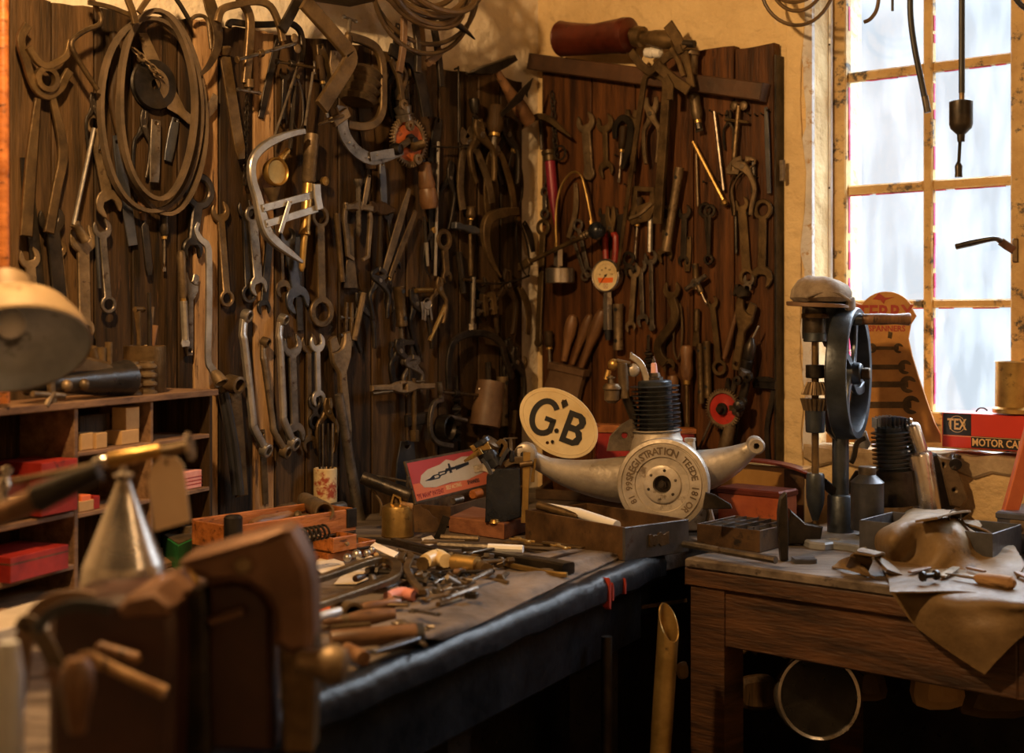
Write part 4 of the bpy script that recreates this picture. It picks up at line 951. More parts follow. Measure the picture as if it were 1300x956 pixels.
# sickle, shears handles, hook
pathtool(PL, 'sickle', 'dark curved sickle blade at the top of the tan plank', 'sickle', [(262, -10), (268, 10), (276, 38), (275, 62), (264, 85), (249, 99)], 15, 'rust', .05, ws=[1, 1.25, 1, .8, .5, .12], t=.004).end()
pathtool(PL, 'wall_hook', 'bent iron wall hook beside the sickle', 'hook', [(243, 24), (250, 20), (259, 21), (264, 28), (266, 44), (268, 62)], 5, 'tan', .03, round_=True).end()
pathtool(PL, 'iron_rod', 'dark round rod slanting down from the ceiling above the belts', 'rod', [(216, -12), (228, 5), (240, 25)], 6, 'dark', .06, round_=True).end()
pathtool(PL, 'iron_bar', 'flat rusty bar crossing the top of the belts', 'bar', [(112, 3), (140, 9), (165, 19)], 6, 'rust', .09).end()
pathtool(PL, 'iron_bar', 'upright iron bar behind the top of the belts', 'bar', [(158, -12), (168, 14), (172, 30)], 9, 'rust', .10).end()
pathtool(PL, 'iron_bar', 'second upright bar slanting over the belt tops', 'bar', [(196, -12), (184, 4), (176, 16)], 7, 'rust', .11).end()
pathtool(PL, 'wooden_lever', 'brown turned lever with a dark knob behind the belts', 'lever', [(143, 40), (148, 80), (142, 122), (150, 170)], 14, 'wood_dk', .006, ws=[.6, 1, .8, .5], round_=True).end()
# clamps up top
T = on(PL, 310, 60, 'g_clamp', 'tall narrow clamp with a double bar body hanging over the tan plank', 'clamp', off=OL+.05)
gclamp(T, [(296, -14), (306, 0), (317, 22), (316, 60), (312, 106)], 12, 'rust', (316, 116, 316, 100), pad=False, tbar=17, t=.012); T.end()
T = on(PL, 320, 40, 'g_clamp', 'big arched clamp with wing nut screw, upper middle of the left board', 'clamp', off=OL+.075)
gclamp(T, [(276, 28), (282, 12), (300, 6), (325, 2), (343, 8), (354, 30), (359, 52)], 9, 'rust', (376, 55, 302, 76), pad=True, tbar=15, wing=True, t=.012); T.end()
T = on(PL, 340, 40, 'g_clamp', 'dark wide clamp frame behind the wing nut clamp', 'clamp', off=OL+.035)
gclamp(T, [(290, 34), (294, 28), (318, 31), (345, 31), (366, 29), (380, 38), (384, 56), (382, 78)], 8, 'dark', (399, 86, 352, 78), pad=True, tbar=7, t=.01); T.end()
pathtool(PL, 'iron_bracket', 'wide bent iron bracket hanging down from above', 'bracket', [(386, 2), (414, 33), (440, 63), (445, 72), (441, 84), (426, 108), (408, 136)], 19, 'rust', .13, sm=2, t=.014).end()
pathtool(PL, 'iron_bracket', 'dark flat bar slanting beside the bent iron bracket', 'bracket', [(383, -10), (370, 16), (358, 38)], 13, 'dark', .10, t=.01).end()
T = on(PL, 400, 4, 'wooden_beam', 'brown wooden shelf edge at the very top of the picture', 'beam', off=.06)
mb = MB('wood_md'); pts = T.L([(376, -40), (443, -40), (443, 9), (383, 0)]); mb.prism([(p.x, p.y) for p in pts], 0, .1, .003); T.part('beam', mb); T.end()
T = on(PL, 460, 60, 'g_clamp', 'big brown square cornered clamp with its tee screw up', 'clamp', off=OL+.06)
gclamp(T, [(440, 46), (462, 52), (478, 62), (485, 80), (486, 110), (485, 140), (476, 156), (460, 161), (441, 158)], 11, 'rust', (444, 24, 440, 66), tbar=10, t=.014, pxw=1.0); T.end()
T = on(PL, 450, 110, 'ribbed_pulley', 'ribbed tan pulley guard inside the big brown clamp', 'pulley', off=OL+.02)
mb = MB('tan'); c = T.l(462, 100); k = T.w(462, 100, 1)
mb.lathe([(.5*k, -16*k)]+[((19 if i % 2 else 15)*k, (-16+4*i)*k) for i in range(9)]+[(.5*k, 17*k)], (0, 0, .022), (.25, 1, 0), 16); T.part('pulley', mb); T.end()
T = on(PL, 418, 78, 'ribbed_guard', 'small studded fan shaped plate left of the big brown clamp', 'plate', off=OL+.03)
mb = MB('tan'); pts = T.L([(419, 64), (432, 66), (433, 92), (427, 103), (420, 96), (417, 80)]); mb.prism([(p.x, p.y) for p in pts], 0, .006, .001)
for i in range(4): q = T.l(424+i*2.2, 68+i*7); mb.ball((q.x, q.y, .006), .003, 6)
T.part('plate', mb); T.end()
# grey curved frame with clamping block
T = pathtool(PL, 'micrometer_frame', 'grey curved measuring frame with a clamping block, sweeping to the drill', 'measuring frame', [(434, 135), (434, 158), (441, 178), (455, 194), (472, 202), (487, 200), (500, 196), (512, 193)], 15, 'steel', .085, pieces=1, t=.006, ws=[1.1, 1.1, 1, .95, .9, .75, .65, .4])
k = T.k; mb = MB('tan'); c = T.l(432, 149, .004); mb.X = MX.Translation(c) @ MX.Rotation(R(33), 4, 'Z'); mb.box((0, 0, 0), (26*k, 11*k, .014), .002); T.part('clamping_block', mb)
mb = MB('brass'); c = T.l(420, 152, .008); mb.X = MX.Translation(c) @ MX.Rotation(R(33), 4, 'Z'); mb.box((0, 0, 0), (5*k, 6*k, .008), .001); T.part('brass_tip', mb)
mb = MB('tan'); mb.tube(T.L([(405, 158), (436, 147)], .012), 1.6*k, 8); mb.tube(T.L([(426, 136), (431, 146)], .016), 1.6*k, 8); T.part('clamp_screw', mb)
mb = MB('steel'); Q = T.L([(470, 199), (486, 196), (500, 194)], .006); mb.bar(Q, 10*k, .004); aa = T.part('anvil_arm', mb)
for x, y in ((468, 200), (479, 197), (444, 181)): q = T.l(x, y, .009); mb = MB('bright'); mb.ball((q.x, q.y, q.z), .003, 6); T.part('rivet', mb, aa)
T.end()
# black hand drill with orange gear wheel
def hand_drill(P, name_lab, c, rpx, off, red, top, chuck_pts, handle_pts, frame_pts, crank_pts, handle_m, face='redfaced'):
    T = on(P, c[0], c[1], 'hand_drill', name_lab, 'hand drill', off=(OL if P is PL else OW)+off)
    k = T.w(c[0], c[1], 1); kv = T.w(c[0], c[1], 1, 0, 1); r = rpx*kv; n = 88
    mb = MB('tan'); lp = []
    for i in range(n*2):
        a = 2*PI*i/(n*2); q = r if (i//2) % 2 else r*.88; lp.append((q*math.cos(a), q*math.sin(a)))
    mb.prism(lp, -.003, .008, .0015, [circ((0, 0), r*.76, 24)]); gw = T.part('gear_rim', mb)
    mb = MB(red); mb.lathe([(.001, .002), (r*.3, .002), (r*.4, .0), (r*.78, .0), (r*.78, -.002), (.001, -.002)], (0, 0, .003), (0, 0, 1), 30); T.part('gear_face', mb, label='painted face of the gear wheel')
    mb = MB('dark'); mb.cyl((0, 0, -.01), (0, 0, .03), r*.16, n=12, b=.001); mb.cyl((0, 0, .008), (0, 0, .014), r*.3, n=14, b=.001); T.part('hub', mb)
    mb = MB('dark'); mb.bar(smooth(T.L(frame_pts, -.012), 3), 9*k, .012); T.part('frame', mb)
    mb = MB('rust'); q = T.L(crank_pts, .02); mb.bar(smooth(q, 3), 6*k, .006); o = T.part('crank_arm', mb)
    mb = MB('dark'); e = q[-1]; mb.lathe([(.002, 0), (5*k, .002), (6*k, .012), (4.5*k, .03), (.001, .034)], (e.x, e.y, e.z), (.2, 0, 1), 12); T.part('crank_knob', mb, o)
    q = T.L(chuck_pts, -.006); ax = (q[1]-q[0]); Ln = ax.length; w_ = 6.5*k; mb = MB('dark')
    mb.lathe([(w_*.7, 0), (w_, Ln*.1), (w_, Ln*.35), (w_*.85, Ln*.38), (w_, Ln*.42), (w_*.95, Ln*.75), (w_*.4, Ln*.97), (w_*.15, Ln)], q[0], ax, 14); T.part('chuck', mb)
    q = T.L(handle_pts, -.006); ax = (q[1]-q[0]); Ln = ax.length; w_ = 8*k; mb = MB(handle_m)
    mb.lathe([(w_*.5, 0), (w_*.8, Ln*.05), (w_*.85, Ln*.3), (w_, Ln*.5), (w_*.9, Ln*.55), (w_, Ln*.6), (w_*1.1, Ln*.85), (w_*.9, Ln*.97), (.001, Ln)], q[0], ax, 14); T.part('handle', mb)
    for t_, cc in ((0, (chuck_pts[0])), (1, frame_pts[len(frame_pts)//2])):
        mb = MB('steel'); q = T.l(cc[0], cc[1], .006); ax = V((q.x, q.y, 0)).normalized() if V((q.x, q.y, 0)).length > 1e-4 else V((1, 0, 0))
        mb.lathe([(3*k, -5*k), (7*k, -3*k), (8.5*k, 3*k), (3*k, 5*k)], q, ax, 12); T.part('bevel_pinion', mb)
    return T
M['orange_face'] = mat('worn_orange_red_paint', (.42, .08, .02), (.75, .19, .04), .5, .1, 14, .2, c3=(.10, .035, .015), spots=.55)
M['red_face'] = mat('worn_red_gear_paint', (.40, .02, .015), (.62, .05, .03), .4, .1, 12, .15, c3=(.14, .03, .02), spots=.6)
T = hand_drill(PL, 'black hand drill with a big orange faced gear wheel hanging upside down', (518, 180), 33, .05, 'orange_face', 0, [(512, 140), (508, 108)], [(538, 206), (546, 266)], [(500, 62), (508, 100), (514, 150), (522, 184), (536, 208)], [(520, 178), (508, 186), (497, 190)], 'wood_h')
k = T.w(518, 180, 1)
for pts, w_, z in (([(495, 62), (508, 70), (522, 76), (532, 100), (538, 128), (541, 148)], 11, .0), ([(496, 76), (500, 84), (506, 98), (510, 120), (512, 136)], 5, .02), ([(503, 80), (515, 92), (512, 110), (506, 128)], 4, .018)):
    mb = MB('dark' if w_ > 6 else 'rust'); mb.bar(smooth(T.L(pts, z), 3), w_*k, .009); T.part('frame_arm', mb)
mb = MB('rust'); a = T.l(524, 187, .026); b = T.l(536, 183, .026); n = 14; mb.lathe([((4.5 if i % 2 else 3)*k, (b-a).length*i/n) for i in range(n+1)], a, b-a, 10); T.part('worm_spring', mb)
for x, y in ((519, 160), (511, 133), (529, 202)):
    q = T.l(x, y, .02); mb = MB('tan'); mb.lathe([(2*k, 0), (4.6*k, 0), (4.6*k, .008), (2*k, .009), (2*k, 0)], q, (0, 0, 1), 12); T.part('boss', mb)
T.end()
# aluminium valve spring frame
T = on(PL, 322, 240, 'valve_spring_compressor', 'bright aluminium curved frame with riveted parallel link arms', 'spring compressor', off=OL+.075)
k = T.w(330, 240, 1, .7, .7)
Q = smooth(T.L([(386, 167), (370, 170), (348, 178), (330, 190), (320, 206), (320, 228), (327, 252), (332, 276), (338, 294), (350, 308), (366, 320), (384, 333)]), 3)
mb = MB('bright'); mb.bar(Q, 10*k, 8*k, b=.35, scale=resample([.75, .85, 1, 1, 1, 1, 1.1, 1.3, 1.3, 1.2, .9, .35], len(Q))); T.part('curved_frame', mb)
for a, b, w_, z in (((329, 265), (396, 247), 9, .010), ((333, 285), (399, 265), 9, .010), ((361, 257), (349, 296), 6, .018)):
    mb = MB('bright'); P = T.L([a, b]); mb.strip([(p.x, p.y) for p in (P[0], (P[0]+P[1])/2, P[1])], w_*k, z, z+.004, .0012); o = T.part('link_arm', mb)
    for e in (a, b): q = T.l(e[0]+(1.5 if e == a else -1.5), e[1]); m2 = MB('steel'); m2.ball((q.x, q.y, z+.004), .0035, 8, (1, 1, .6)); T.part('rivet', m2, o)
mb = MB('bright'); P = T.L([(395, 234), (396, 250), (399, 267)]); mb.strip([(p.x, p.y) for p in P], 11*k, .016, .024, .002); T.part('end_plate', mb)
T.end()
# brass round oil can
T = on(PL, 344, 219, 'oil_can', 'round brass oil can inside the aluminium frame', 'oil can', off=OL+.03)
k = T.w(344, 219, 1); kv = T.w(344, 219, 1, 0, 1); r = 18.5*kv
mb = MB('brass'); mb.lathe([(.001, -.006), (r*.9, -.004), (r, .006), (r, .014), (r*.92, .018), (r*.84, .016), (r*.80, .012), (r*.3, .010), (.001, .011)], (0, 0, .01), (0, 0, 1), 30); T.part('body', mb)
mb = MB('brass'); a = T.l(356, 203, .014); b = T.l(366, 190, .014); mb.cyl(a, b, 4*k, 3*k, 10, .001); T.part('spout', mb)
mb = MB('tan'); a = T.l(345, 238, .012); b = T.l(348, 262, .012); mb.cyl(a, b, 9*k, 1.5*k, 12); T.part('cone', mb); T.end()
# brass bicycle pump
T = along(PL, 392, 171, 379, 345, 'tyre_pump', 'long brass and tan tyre pump tube behind the aluminium frame', 'pump', off=OL+.022)
k = T.k; L = T.len
mb = MB('tan'); mb.lathe([(7*k, 0), (7.4*k, -L*.02), (7.4*k, -L*.16), (7*k, -L*.165), (7.2*k, -L*.34), (5.5*k, -L*.36)], (0, 0, .012), (0, 1, 0), 14); T.part('barrel', mb)
mb = MB('brass'); mb.lathe([(5.4*k, -L*.35), (5.2*k, -L*.7), (6*k, -L*.71), (6*k, -L*.73), (3.6*k, -L*.74), (3.2*k, -L*.97), (1.5*k, -L)], (0, 0, .012), (0, 1, 0), 14); T.part('plunger', mb); T.end()
# brass knob behind
T = on(PL, 403, 231, 'brass_button', 'round brass button behind the end of the link arms', 'knob', off=OL)
mb = MB('brass'); mb.lathe([(.004, 0), (.004, .02), (.012, .024), (.012, .032), (.001, .036)], (0, 0, 0), (0, 0, 1), 14); T.part('knob', mb); T.end()
# bright hooked lever with socket
T = pathtool(PL, 'cranked_lever', 'tall bright tyre lever bent at both ends beside the tan plank', 'lever', [(252, 283), (249, 292), (254, 303), (263, 312), (265, 332), (265, 400), (264, 455), (269, 468), (276, 480)], 8.5, 'bright', .05, pieces=1, sm=4, ws=[.5, .6, .9, 1, 1, 1, 1, 1.1, 1.2], t=.006)
k = T.k; a = T.l(272, 472, .0); b = T.l(281, 487, .02); mb = MB('tan'); ax = b-a; Ln = ax.length; mb.lathe([(5*k, 0), (7*k, Ln*.3), (9*k, Ln), (7*k, Ln), (6*k, Ln*.5), (.001, Ln*.5)], a, ax, 16); T.part('socket', mb); T.end()
T = on(PL, 296, 486, 'socket_wrench', 'black handled double socket wrench below the bright lever', 'wrench', off=OL+.03)
k = T.w(296, 486, 1); c = T.l(296, 487); mb = MB('tan'); mb.lathe([(5.5*k, -.02), (9*k, -.015), (9*k, .022), (6.2*k, .024), (5.8*k, .0), (.001, .0)], (c.x, c.y, .0), (.1, -.15, 1), 16); T.part('socket', mb)
mb = MB('rust'); P = T.L([(298, 498), (302, 550), (307, 630)]); mb.strip([(p.x, p.y) for p in P], 15*k, -.006, .004, .002); T.part('ribbed_handle', mb)
mb = MB('rubber'); mb.tube(smooth(T.L([(281, 500), (291, 560), (299, 628)], -.002), 4), 3.6*k, 8); T.part('grip', mb)
mb = MB('rubber'); mb.tube(smooth(T.L([(286, 498), (298, 560), (306, 628)], .006), 4), 3.6*k, 8); T.part('grip', mb)
T.end()
# lower C clamp, ring clamp, sheath
T = on(PL, 600, 430, 'g_clamp', 'round backed dark clamp with horizontal screw, lower right of the left board', 'clamp', off=OL+.03)
gclamp(T, [(570, 494), (569, 462), (573, 440), (583, 428), (600, 423), (620, 425), (636, 436), (642, 456), (650, 480)], 9, 'dark', (608, 502, 560, 498), tbar=8, t=.01); T.end()
T = on(PL, 562, 543, 'pipe_clamp', 'round black pipe clamp with a shining rim above the plug tester box', 'clamp', off=OL+.03)
k = T.w(562, 543, 1); kv = T.w(562, 543, 1, 0, 1); mb = MB('dark'); r = 16*kv; mb.lathe([(r*.75, -.02), (r, -.018), (r, .016), (r*.9, .018), (r*.8, .012), (r*.75, -.02)], (0, 0, .01), (.25, 0, 1), 24); T.part('ring', mb)
mb = MB('steel'); mb.bar(smooth(T.L([(562, 507), (551, 512), (546, 530), (547, 550), (556, 562), (574, 566)], .012), 4), 4*k, .012); T.part('strap', mb)
mb = MB('steel'); mb.tube(T.L([(570, 529), (592, 534)], .015), 2*k, 8); T.part('screw', mb)
mb = MB('steel'); a = T.l(558, 485, .02); mb.tube(T.L([(558, 485), (560, 505)], .02), 2.5*k, 8); T.part('stem', mb); T.end()
T = along(PL, 609, 484, 601, 540, 'leather_sheath', 'brown cylindrical leather sheath hanging low on the left board', 'sheath', off=OL+.004)
k = T.k; L = T.len; mb = MB('leather'); mb.lathe([(11*k, -.004), (12*k, 0), (12*k, -L*.1), (13*k, -L*.6), (13*k, -L), (.001, -L)], (0, 0, 13*k), (0, 1, 0), 18); T.part('sheath', mb); T.end()
# bunch of keys
T = on(PL, 541, 370, 'key_bunch', 'bunch of small bright keys on a ring with a cross bar', 'keys', off=OL+.024)
k = T.w(541, 370, 1)
mb = MB('brass'); mb.tube(T.L([(528, 369), (548, 368)], .0), 2.2*k, 8); T.part('cross_bar', mb)
mb = MB('steel'); mb.tube([(5*k*math.cos(a), -11*k+5*k*math.sin(a), .006) for a in [2*PI*i/16 for i in range(16)]], .0012, 6, closed=True); T.part('ring', mb)
for (x0, y0, x1, y1) in ((537, 383, 537, 406), (541, 384, 540, 407), (545, 382, 549, 406), (543, 386, 544, 400)):
    mb = MB('bright'); a, b = T.L([(x0, y0), (x1, y1)], .006); mb.strip([(p.x, p.y) for p in (a, (a+b)/2, b)], [5*k, 2*k, 2.4*k], .004, .006, .0004); T.part('key', mb)
T.end()
# leaning flat bar + tin can with rods
T = along(PL, 430, 500, 462, 694, 'leaning_pipe', 'long grey worn steel pipe leaning against the left board', 'pipe', off=OL+.05)
mb = MB('steel'); mb.cyl((0, 0, 0), (0, -T.len, 0), 4.5*T.k, 6*T.k, 12, .001); T.part('pipe', mb); T.end()
# curved thing at 610-640,270-350
pathtool(PL, 'iron_hook', 'large curved rusty iron hook near the corner of the left board', 'hook', [(657, 268), (640, 270), (622, 276), (616, 290), (617, 310), (624, 332), (636, 352)], 10, 'rust', .05, ws=[.8, 1, 1.1, 1.1, .9, .6, .2]).end()
# hammer on the board top, saw blade, pick
T = on(PL, 626, 86, 'hammer', 'big old hammer hooked over the top edge of the left board', 'hammer', off=OL+.07)
k = T.w(626, 86, 1); mb = MB('dark'); pts = T.L([(594, 93), (612, 84), (632, 77), (650, 70), (654, 77), (640, 86), (622, 95), (606, 96)]); mb.prism([(p.x, p.y) for p in pts], -.014, .014, .003); T.part('head', mb)
mb = MB('wood_h'); mb.tube(smooth(T.L([(628, 86), (640, 106), (654, 128), (672, 154)], 0), 3), [q*k for q in resample([3, 3.5, 4.5, 7, 6], 10)], 12); T.part('handle', mb); T.end()
T = on(PL, 655, 130, 'broken_saw', 'broken dark saw blade crossing the hammer handle', 'blade', off=OL+.10)
mb = MB('dark'); pts = T.L([(676, 99), (672, 112), (669, 118), (669, 124), (666, 119), (662, 128), (652, 136), (640, 146), (636, 150), (634, 144), (648, 128), (662, 112)]); mb.prism([(p.x, p.y) for p in pts], 0, .004, .0008); T.part('blade', mb); T.end()
T = on(PW, 700, 150, 'pick_tool', 'small dark two ended pick across the corner of the room', 'pick', off=OW+.05)
mb = MB('rust'); Q = smooth(T.L([(656, 168), (668, 157), (684, 148), (698, 152), (712, 163), (725, 174)]), 3); mb.bar(Q, .014, .012, scale=resample([.5, 1, 1.4, 1.3, 1, .25], len(Q))); T.part('pick_head', mb)
mb = MB('dark'); mb.tube(T.L([(686, 148), (688, 190)], -.01), .006, 8); T.part('shaft', mb); T.end()
# ball ended lever
T = on(PW, 758, 293, 'ball_lever', 'lever with a black ball knob crossing from the corner', 'lever', off=OW+.085)
k = T.w(758, 293, 1); mb = MB('black'); mb.ball((0, 0, 0), 9.5*k, 20); T.part('ball_knob', mb)
mb = MB('rust'); mb.tube(T.L([(752, 295), (700, 319), (662, 338)]), [3*k, 2.4*k, 2.6*k], 10); T.part('shaft', mb)
mb = MB('tan'); a = T.l(752, 294); b = T.l(738, 301); n = 8; mb.lathe([((4.5 if i % 2 else 3.6)*k, (b-a).length*i/n) for i in range(n+1)], a, b-a, 12); T.part('spring_collar', mb)
mb = MB('rust'); a = T.l(672, 332); b = T.l(658, 341); mb.X = frame(a, (b-a).normalized(), V((0, 0, 1)).cross((b-a).normalized()), V((0, 0, 1))); mb.box(((b-a).length/2, 0, 0), ((b-a).length*1.2, 8*k, 7*k), .002); T.part('end_block', mb); T.end()
# red pump
T = along(PW, 699, 192, 708, 290, 'grease_pump', 'slim maroon pump tube with a brass cap at left of the right board', 'pump', off=OW+.02)
k = T.k; L = T.len; mb = MB('maroon'); mb.lathe([(5.5*k, -L*.12), (5.5*k, -L*.55), (3*k, -L*.8), (1.6*k, -L)], (0, 0, .008), (0, 1, 0), 12); T.part('barrel', mb, label='maroon tube')
mb = MB('rust'); mb.lathe([(8*k, 0), (8*k, -L*.04), (6.5*k, -L*.06), (6.5*k, -L*.13), (5*k, -L*.14)], (0, 0, .008), (0, 1, 0), 12); T.part('cap', mb)
mb = MB('dark'); mb.tube([(math.cos(a)*7*k+14*k, -L*.06+math.sin(a)*7*k, .01) for a in [2*PI*i/14 for i in range(14)]], 1.2*k, 6, closed=True); T.part('ring', mb); T.end()
# dial gauge
T = on(PW, 770, 350, 'dial_gauge', 'big round dial gauge with cream face, orange band and bright stem', 'gauge', off=OW+.03)
k = T.w(770, 350, 1); kv = T.w(770, 350, 1, 0, 1); r = 21.5*kv
mb = MB('tinplate'); mb.lathe([(.001, -.022), (r*.9, -.022), (r*.97, -.012), (r, 0), (r, .006), (r*.95, .009), (r*.9, .008), (r*.88, .003), (.001, .003)], (0, 0, 0), (0, 0, 1), 40); T.part('case', mb)
mb = MB('cream'); mb.cyl((0, 0, .003), (0, 0, .0042), r*.88, n=40); d_ = T.part('dial_face', mb, label='cream dial face')
mb = MB(); mb.mat(flatmat('orange_band', (.80, .16, .02), .6)); mb.prism([(-r*.58, -r*.12), (r*.55, -r*.12), (r*.50, -r*.42), (-r*.48, -r*.42)], .0040, .0046); T.part('orange_band', mb, d_)
mb = MB('redink'); mb.tube([(r*.15*math.cos(a), -r*.62+r*.15*math.sin(a), .0045) for a in [2*PI*i/16 for i in range(16)]], .0004, 4, closed=True)
mb.tube([(-r*.13, -r*.76, .0045), (r*.13, -r*.48, .0045)], .0005, 4); mb.tube([(r*.13, -r*.76, .0045), (-r*.13, -r*.48, .0045)], .0005, 4); T.part('maker_mark', mb, d_)
mb = MB('sepia')
for i in range(31):
    a = R(210-i*8); q0 = r*(.66 if i % 5 else .58); mb.tube([(q0*math.cos(a), q0*math.sin(a), .0044), (r*.74*math.cos(a), r*.74*math.sin(a), .0044)], .0003, 4)
for i, tx in enumerate(('40', '60', '80', '100', '120')):
    a = R(170-i*40); mb.text(tx, .0065, (r*.44*math.cos(a), r*.44*math.sin(a)), .0044, .0001)
T.part('scale', mb, d_)
mb = MB('ink'); mb.strip([(r*.12, r*.1), (0, 0), (-r*.5, -r*.6)], [.002, .0022, .0006], .0055, .0062, 0); mb.cyl((0, 0, .004), (0, 0, .0072), r*.07, n=12); T.part('needle', mb)
mb = MB('tinplate'); mb.cyl((0, -r*.98, -.006), (0, -r*1.32, -.006), 4.5*k, n=6); a = T.l(775, 380, -.006); mb.cyl((.0, -r*1.3, -.006), T.l(772, 419, -.006), 5.2*k, n=6, b=.0008); T.part('hexagonal_stem', mb)
mb = MB('rubber'); mb.cyl(T.l(772, 419, -.006), T.l(772, 432, -.006), 4.2*k, 3*k, 12); T.part('nozzle', mb); T.end()
# compression tester with copper capillary arch
T = on(PW, 711, 350, 'pressure_gauge', 'round pressure gauge seen edge on with a thin copper pipe arching above', 'gauge', off=OW+.045)
k = T.w(711, 350, 1); mb = MB('tinplate'); mb.lathe([(13*k, -8*k), (14.5*k, -7*k), (14.5*k, 7*k), (13*k, 8*k), (3*k, 8.5*k)], (0, 0, 0), (0, 1, 0), 24); T.part('body', mb)
mb = MB('tinplate'); mb.cyl(T.l(709, 343), T.l(709, 338), 2.6*k, n=10); mb.cyl(T.l(709, 338), T.l(709, 314), 5*k, n=6, b=.0008); T.part('union', mb)
mb = MB('brass'); Q = smooth(T.L([(707, 315), (706, 296), (706, 270), (709, 248), (715, 231), (726, 219), (737, 222), (743, 240), (748, 264), (752, 286)]), 4); mb.tube(Q, 1.3*k, 8); T.part('copper_pipe', mb)
mb = MB('brass'); mb.cyl(T.l(707, 318), T.l(706, 308), 2.4*k, 1.6*k, 10, .0004); mb.cyl(T.l(750, 280), T.l(751, 287), 2*k, n=8); T.part('ferrule', mb); T.end()
# big U calliper, square bracket
T = on(PW, 830, 97, 'caliper_frame', 'tall dark inverted U shaped iron frame hooked over the rail', 'frame', off=OW+.05)
k = T.w(830, 97, 1); mb = MB('rust'); Q = smooth(T.L([(784, 345), (800, 230), (814, 130), (819, 100), (826, 94), (838, 96), (846, 106), (845, 140), (841, 200), (835, 284)]), 4); mb.bar(Q, 8*k, .012, scale=resample([.35, .6, .8, .8, .9, 1, 1.1, 1.25, 1.3, 1.3], len(Q))); T.part('frame', mb); T.end()
T = on(PW, 818, 250, 'sliding_bracket', 'riveted square iron bracket at the foot of the tall iron frame', 'bracket', off=OW+.02)
k = T.w(818, 250, 1); mb = MB('rust'); pts = T.L([(804, 236), (832, 238), (832, 268), (826, 280), (804, 286), (796, 276), (803, 262)]); mb.prism([(p.x, p.y) for p in pts], 0, .008, .0015, [[(p.x, p.y) for p in T.L([(810, 243), (827, 244), (826, 256), (811, 262)])]]); T.part('plate', mb)
mb = MB('tan'); mb.bar(smooth(T.L([(797, 278), (812, 272), (828, 258)], .012), 3), 3*k, .004); T.part('strap', mb)
for x, y in ((813, 276), (820, 268)): mb = MB('steel'); q = T.l(x, y, .009); mb.ball(q, .0035, 8); T.part('rivet', mb)
T.end()
pathtool(PW, 'hooked_iron', 'hook shaped dark iron hanging in the upper right board', 'hook', [(781, 176), (781, 162), (786, 153), (793, 150), (800, 157), (801, 172), (798, 190), (790, 214)], 7, 'dark', .02, ws=[.7, 1, 1, 1.1, 1.1, 1.2, 1.2, .8]).end()
pathtool(PW, 's_spanner', 'large rusty S shaped open ended wrench', 'spanner', [(853, 378), (858, 396), (855, 410), (845, 424), (836, 438), (838, 452), (846, 462)], 11, 'rust', .02, pieces=1)
T = THINGS[-1]; k = T.k; h1, _ = jaw('open', 0, 11.5*k, 5*k, True, 0); c = T.l(853, 368); mb = MB('rust'); mb.prism([(p[0]+c.x, p[1]+c.y) for p in h1], -.004, .004, .0012); T.part('jaw', mb)
h1, _ = jaw('open', 0, 9*k, 4*k, False, 10); c = T.l(849, 464); mb = MB('rust'); mb.prism([(p[0]+c.x, p[1]+c.y) for p in h1], -.0035, .0035, .0012); T.part('jaw', mb); T.end()
T = on(PW, 861, 400, 'wire_loop', 'long narrow tan wire loop hanging by the S shaped wrench', 'wire', off=OW+.012)
mb = MB('tan'); k = T.w(861, 400, 1); mb.tube(smooth(T.L([(863, 386), (857, 408), (855, 440), (860, 456), (865, 440), (866, 410)]), 4, True), 1.1*k, 6, closed=True); T.part('wire', mb); T.end()
# wing nut puller
T = along(PW, 940, 130, 932, 222, 'wing_nut_puller', 'small puller with a wing nut and crossbar high on the right board', 'gear puller', off=OW+.012)
k = T.k; L = T.len
mb = MB('rust'); mb.cyl((0, -L*.05, .008), (0, -L*.95, .008), 2.6*k, n=8); T.part('screw', mb)
for sg in (1, -1): mb = MB('tan'); mb.ball((sg*6*k, -L*.05, .008), 5*k, 10, (1, 1.1, .35)); T.part('wing', mb)
mb = MB('rust'); mb.tube([(-16*k, -L*.24, .008), (14*k, -L*.28, .008)], 1.8*k, 8); T.part('cross_bar', mb)
mb = MB('tan'); mb.strip([(0, -L*.8), (0, -L*.92), (0, -L)], [6*k, 18*k, 15*k], .002, .012, .002); T.part('jaw_block', mb); T.end()
# red hand drill
T = hand_drill(PW, 'hand drill with a bright red toothed wheel leaning by the engine', (919, 519), 26, .05, 'red_face', 0, [(946, 474), (955, 428)], [(928, 538), (915, 590)], [(947, 482), (944, 500), (936, 520), (929, 536)], [(926, 518), (934, 518), (940, 514)], 'tan')
mb = MB('bright'); k = T.w(919, 519, 1); mb.tube(T.L([(955, 430), (963, 414)], -.006), 1.1*k, 6); T.part('drill_bit', mb)
for x, y in ((938, 483), (951, 479), (944, 510), (941, 518)): mb = MB('dark'); q = T.l(x, y, .012); mb.lathe([(2*k, 0), (5*k, 0), (5*k, .01), (2*k, .011), (2*k, 0)], q, (0, 0, 1), 12); T.part('boss', mb)
T.end()
# black bracket + saw at the right edge of board
T = on(PW, 970, 490, 'dark_press_frame', 'dark iron strap frame hanging at the lower right corner of the right board', 'frame', off=OW+.004)
k = T.w(970, 490, 1); mb = MB('dark'); mb.bar(smooth(T.L([(958, 482), (982, 484), (980, 510), (974, 545), (976, 590)]), 3), 6*k, .01); T.part('strap', mb)
mb = MB('dark'); mb.bar(T.L([(957, 488), (985, 490)], .008), 8*k, .012); T.part('cross_strap', mb); T.end()
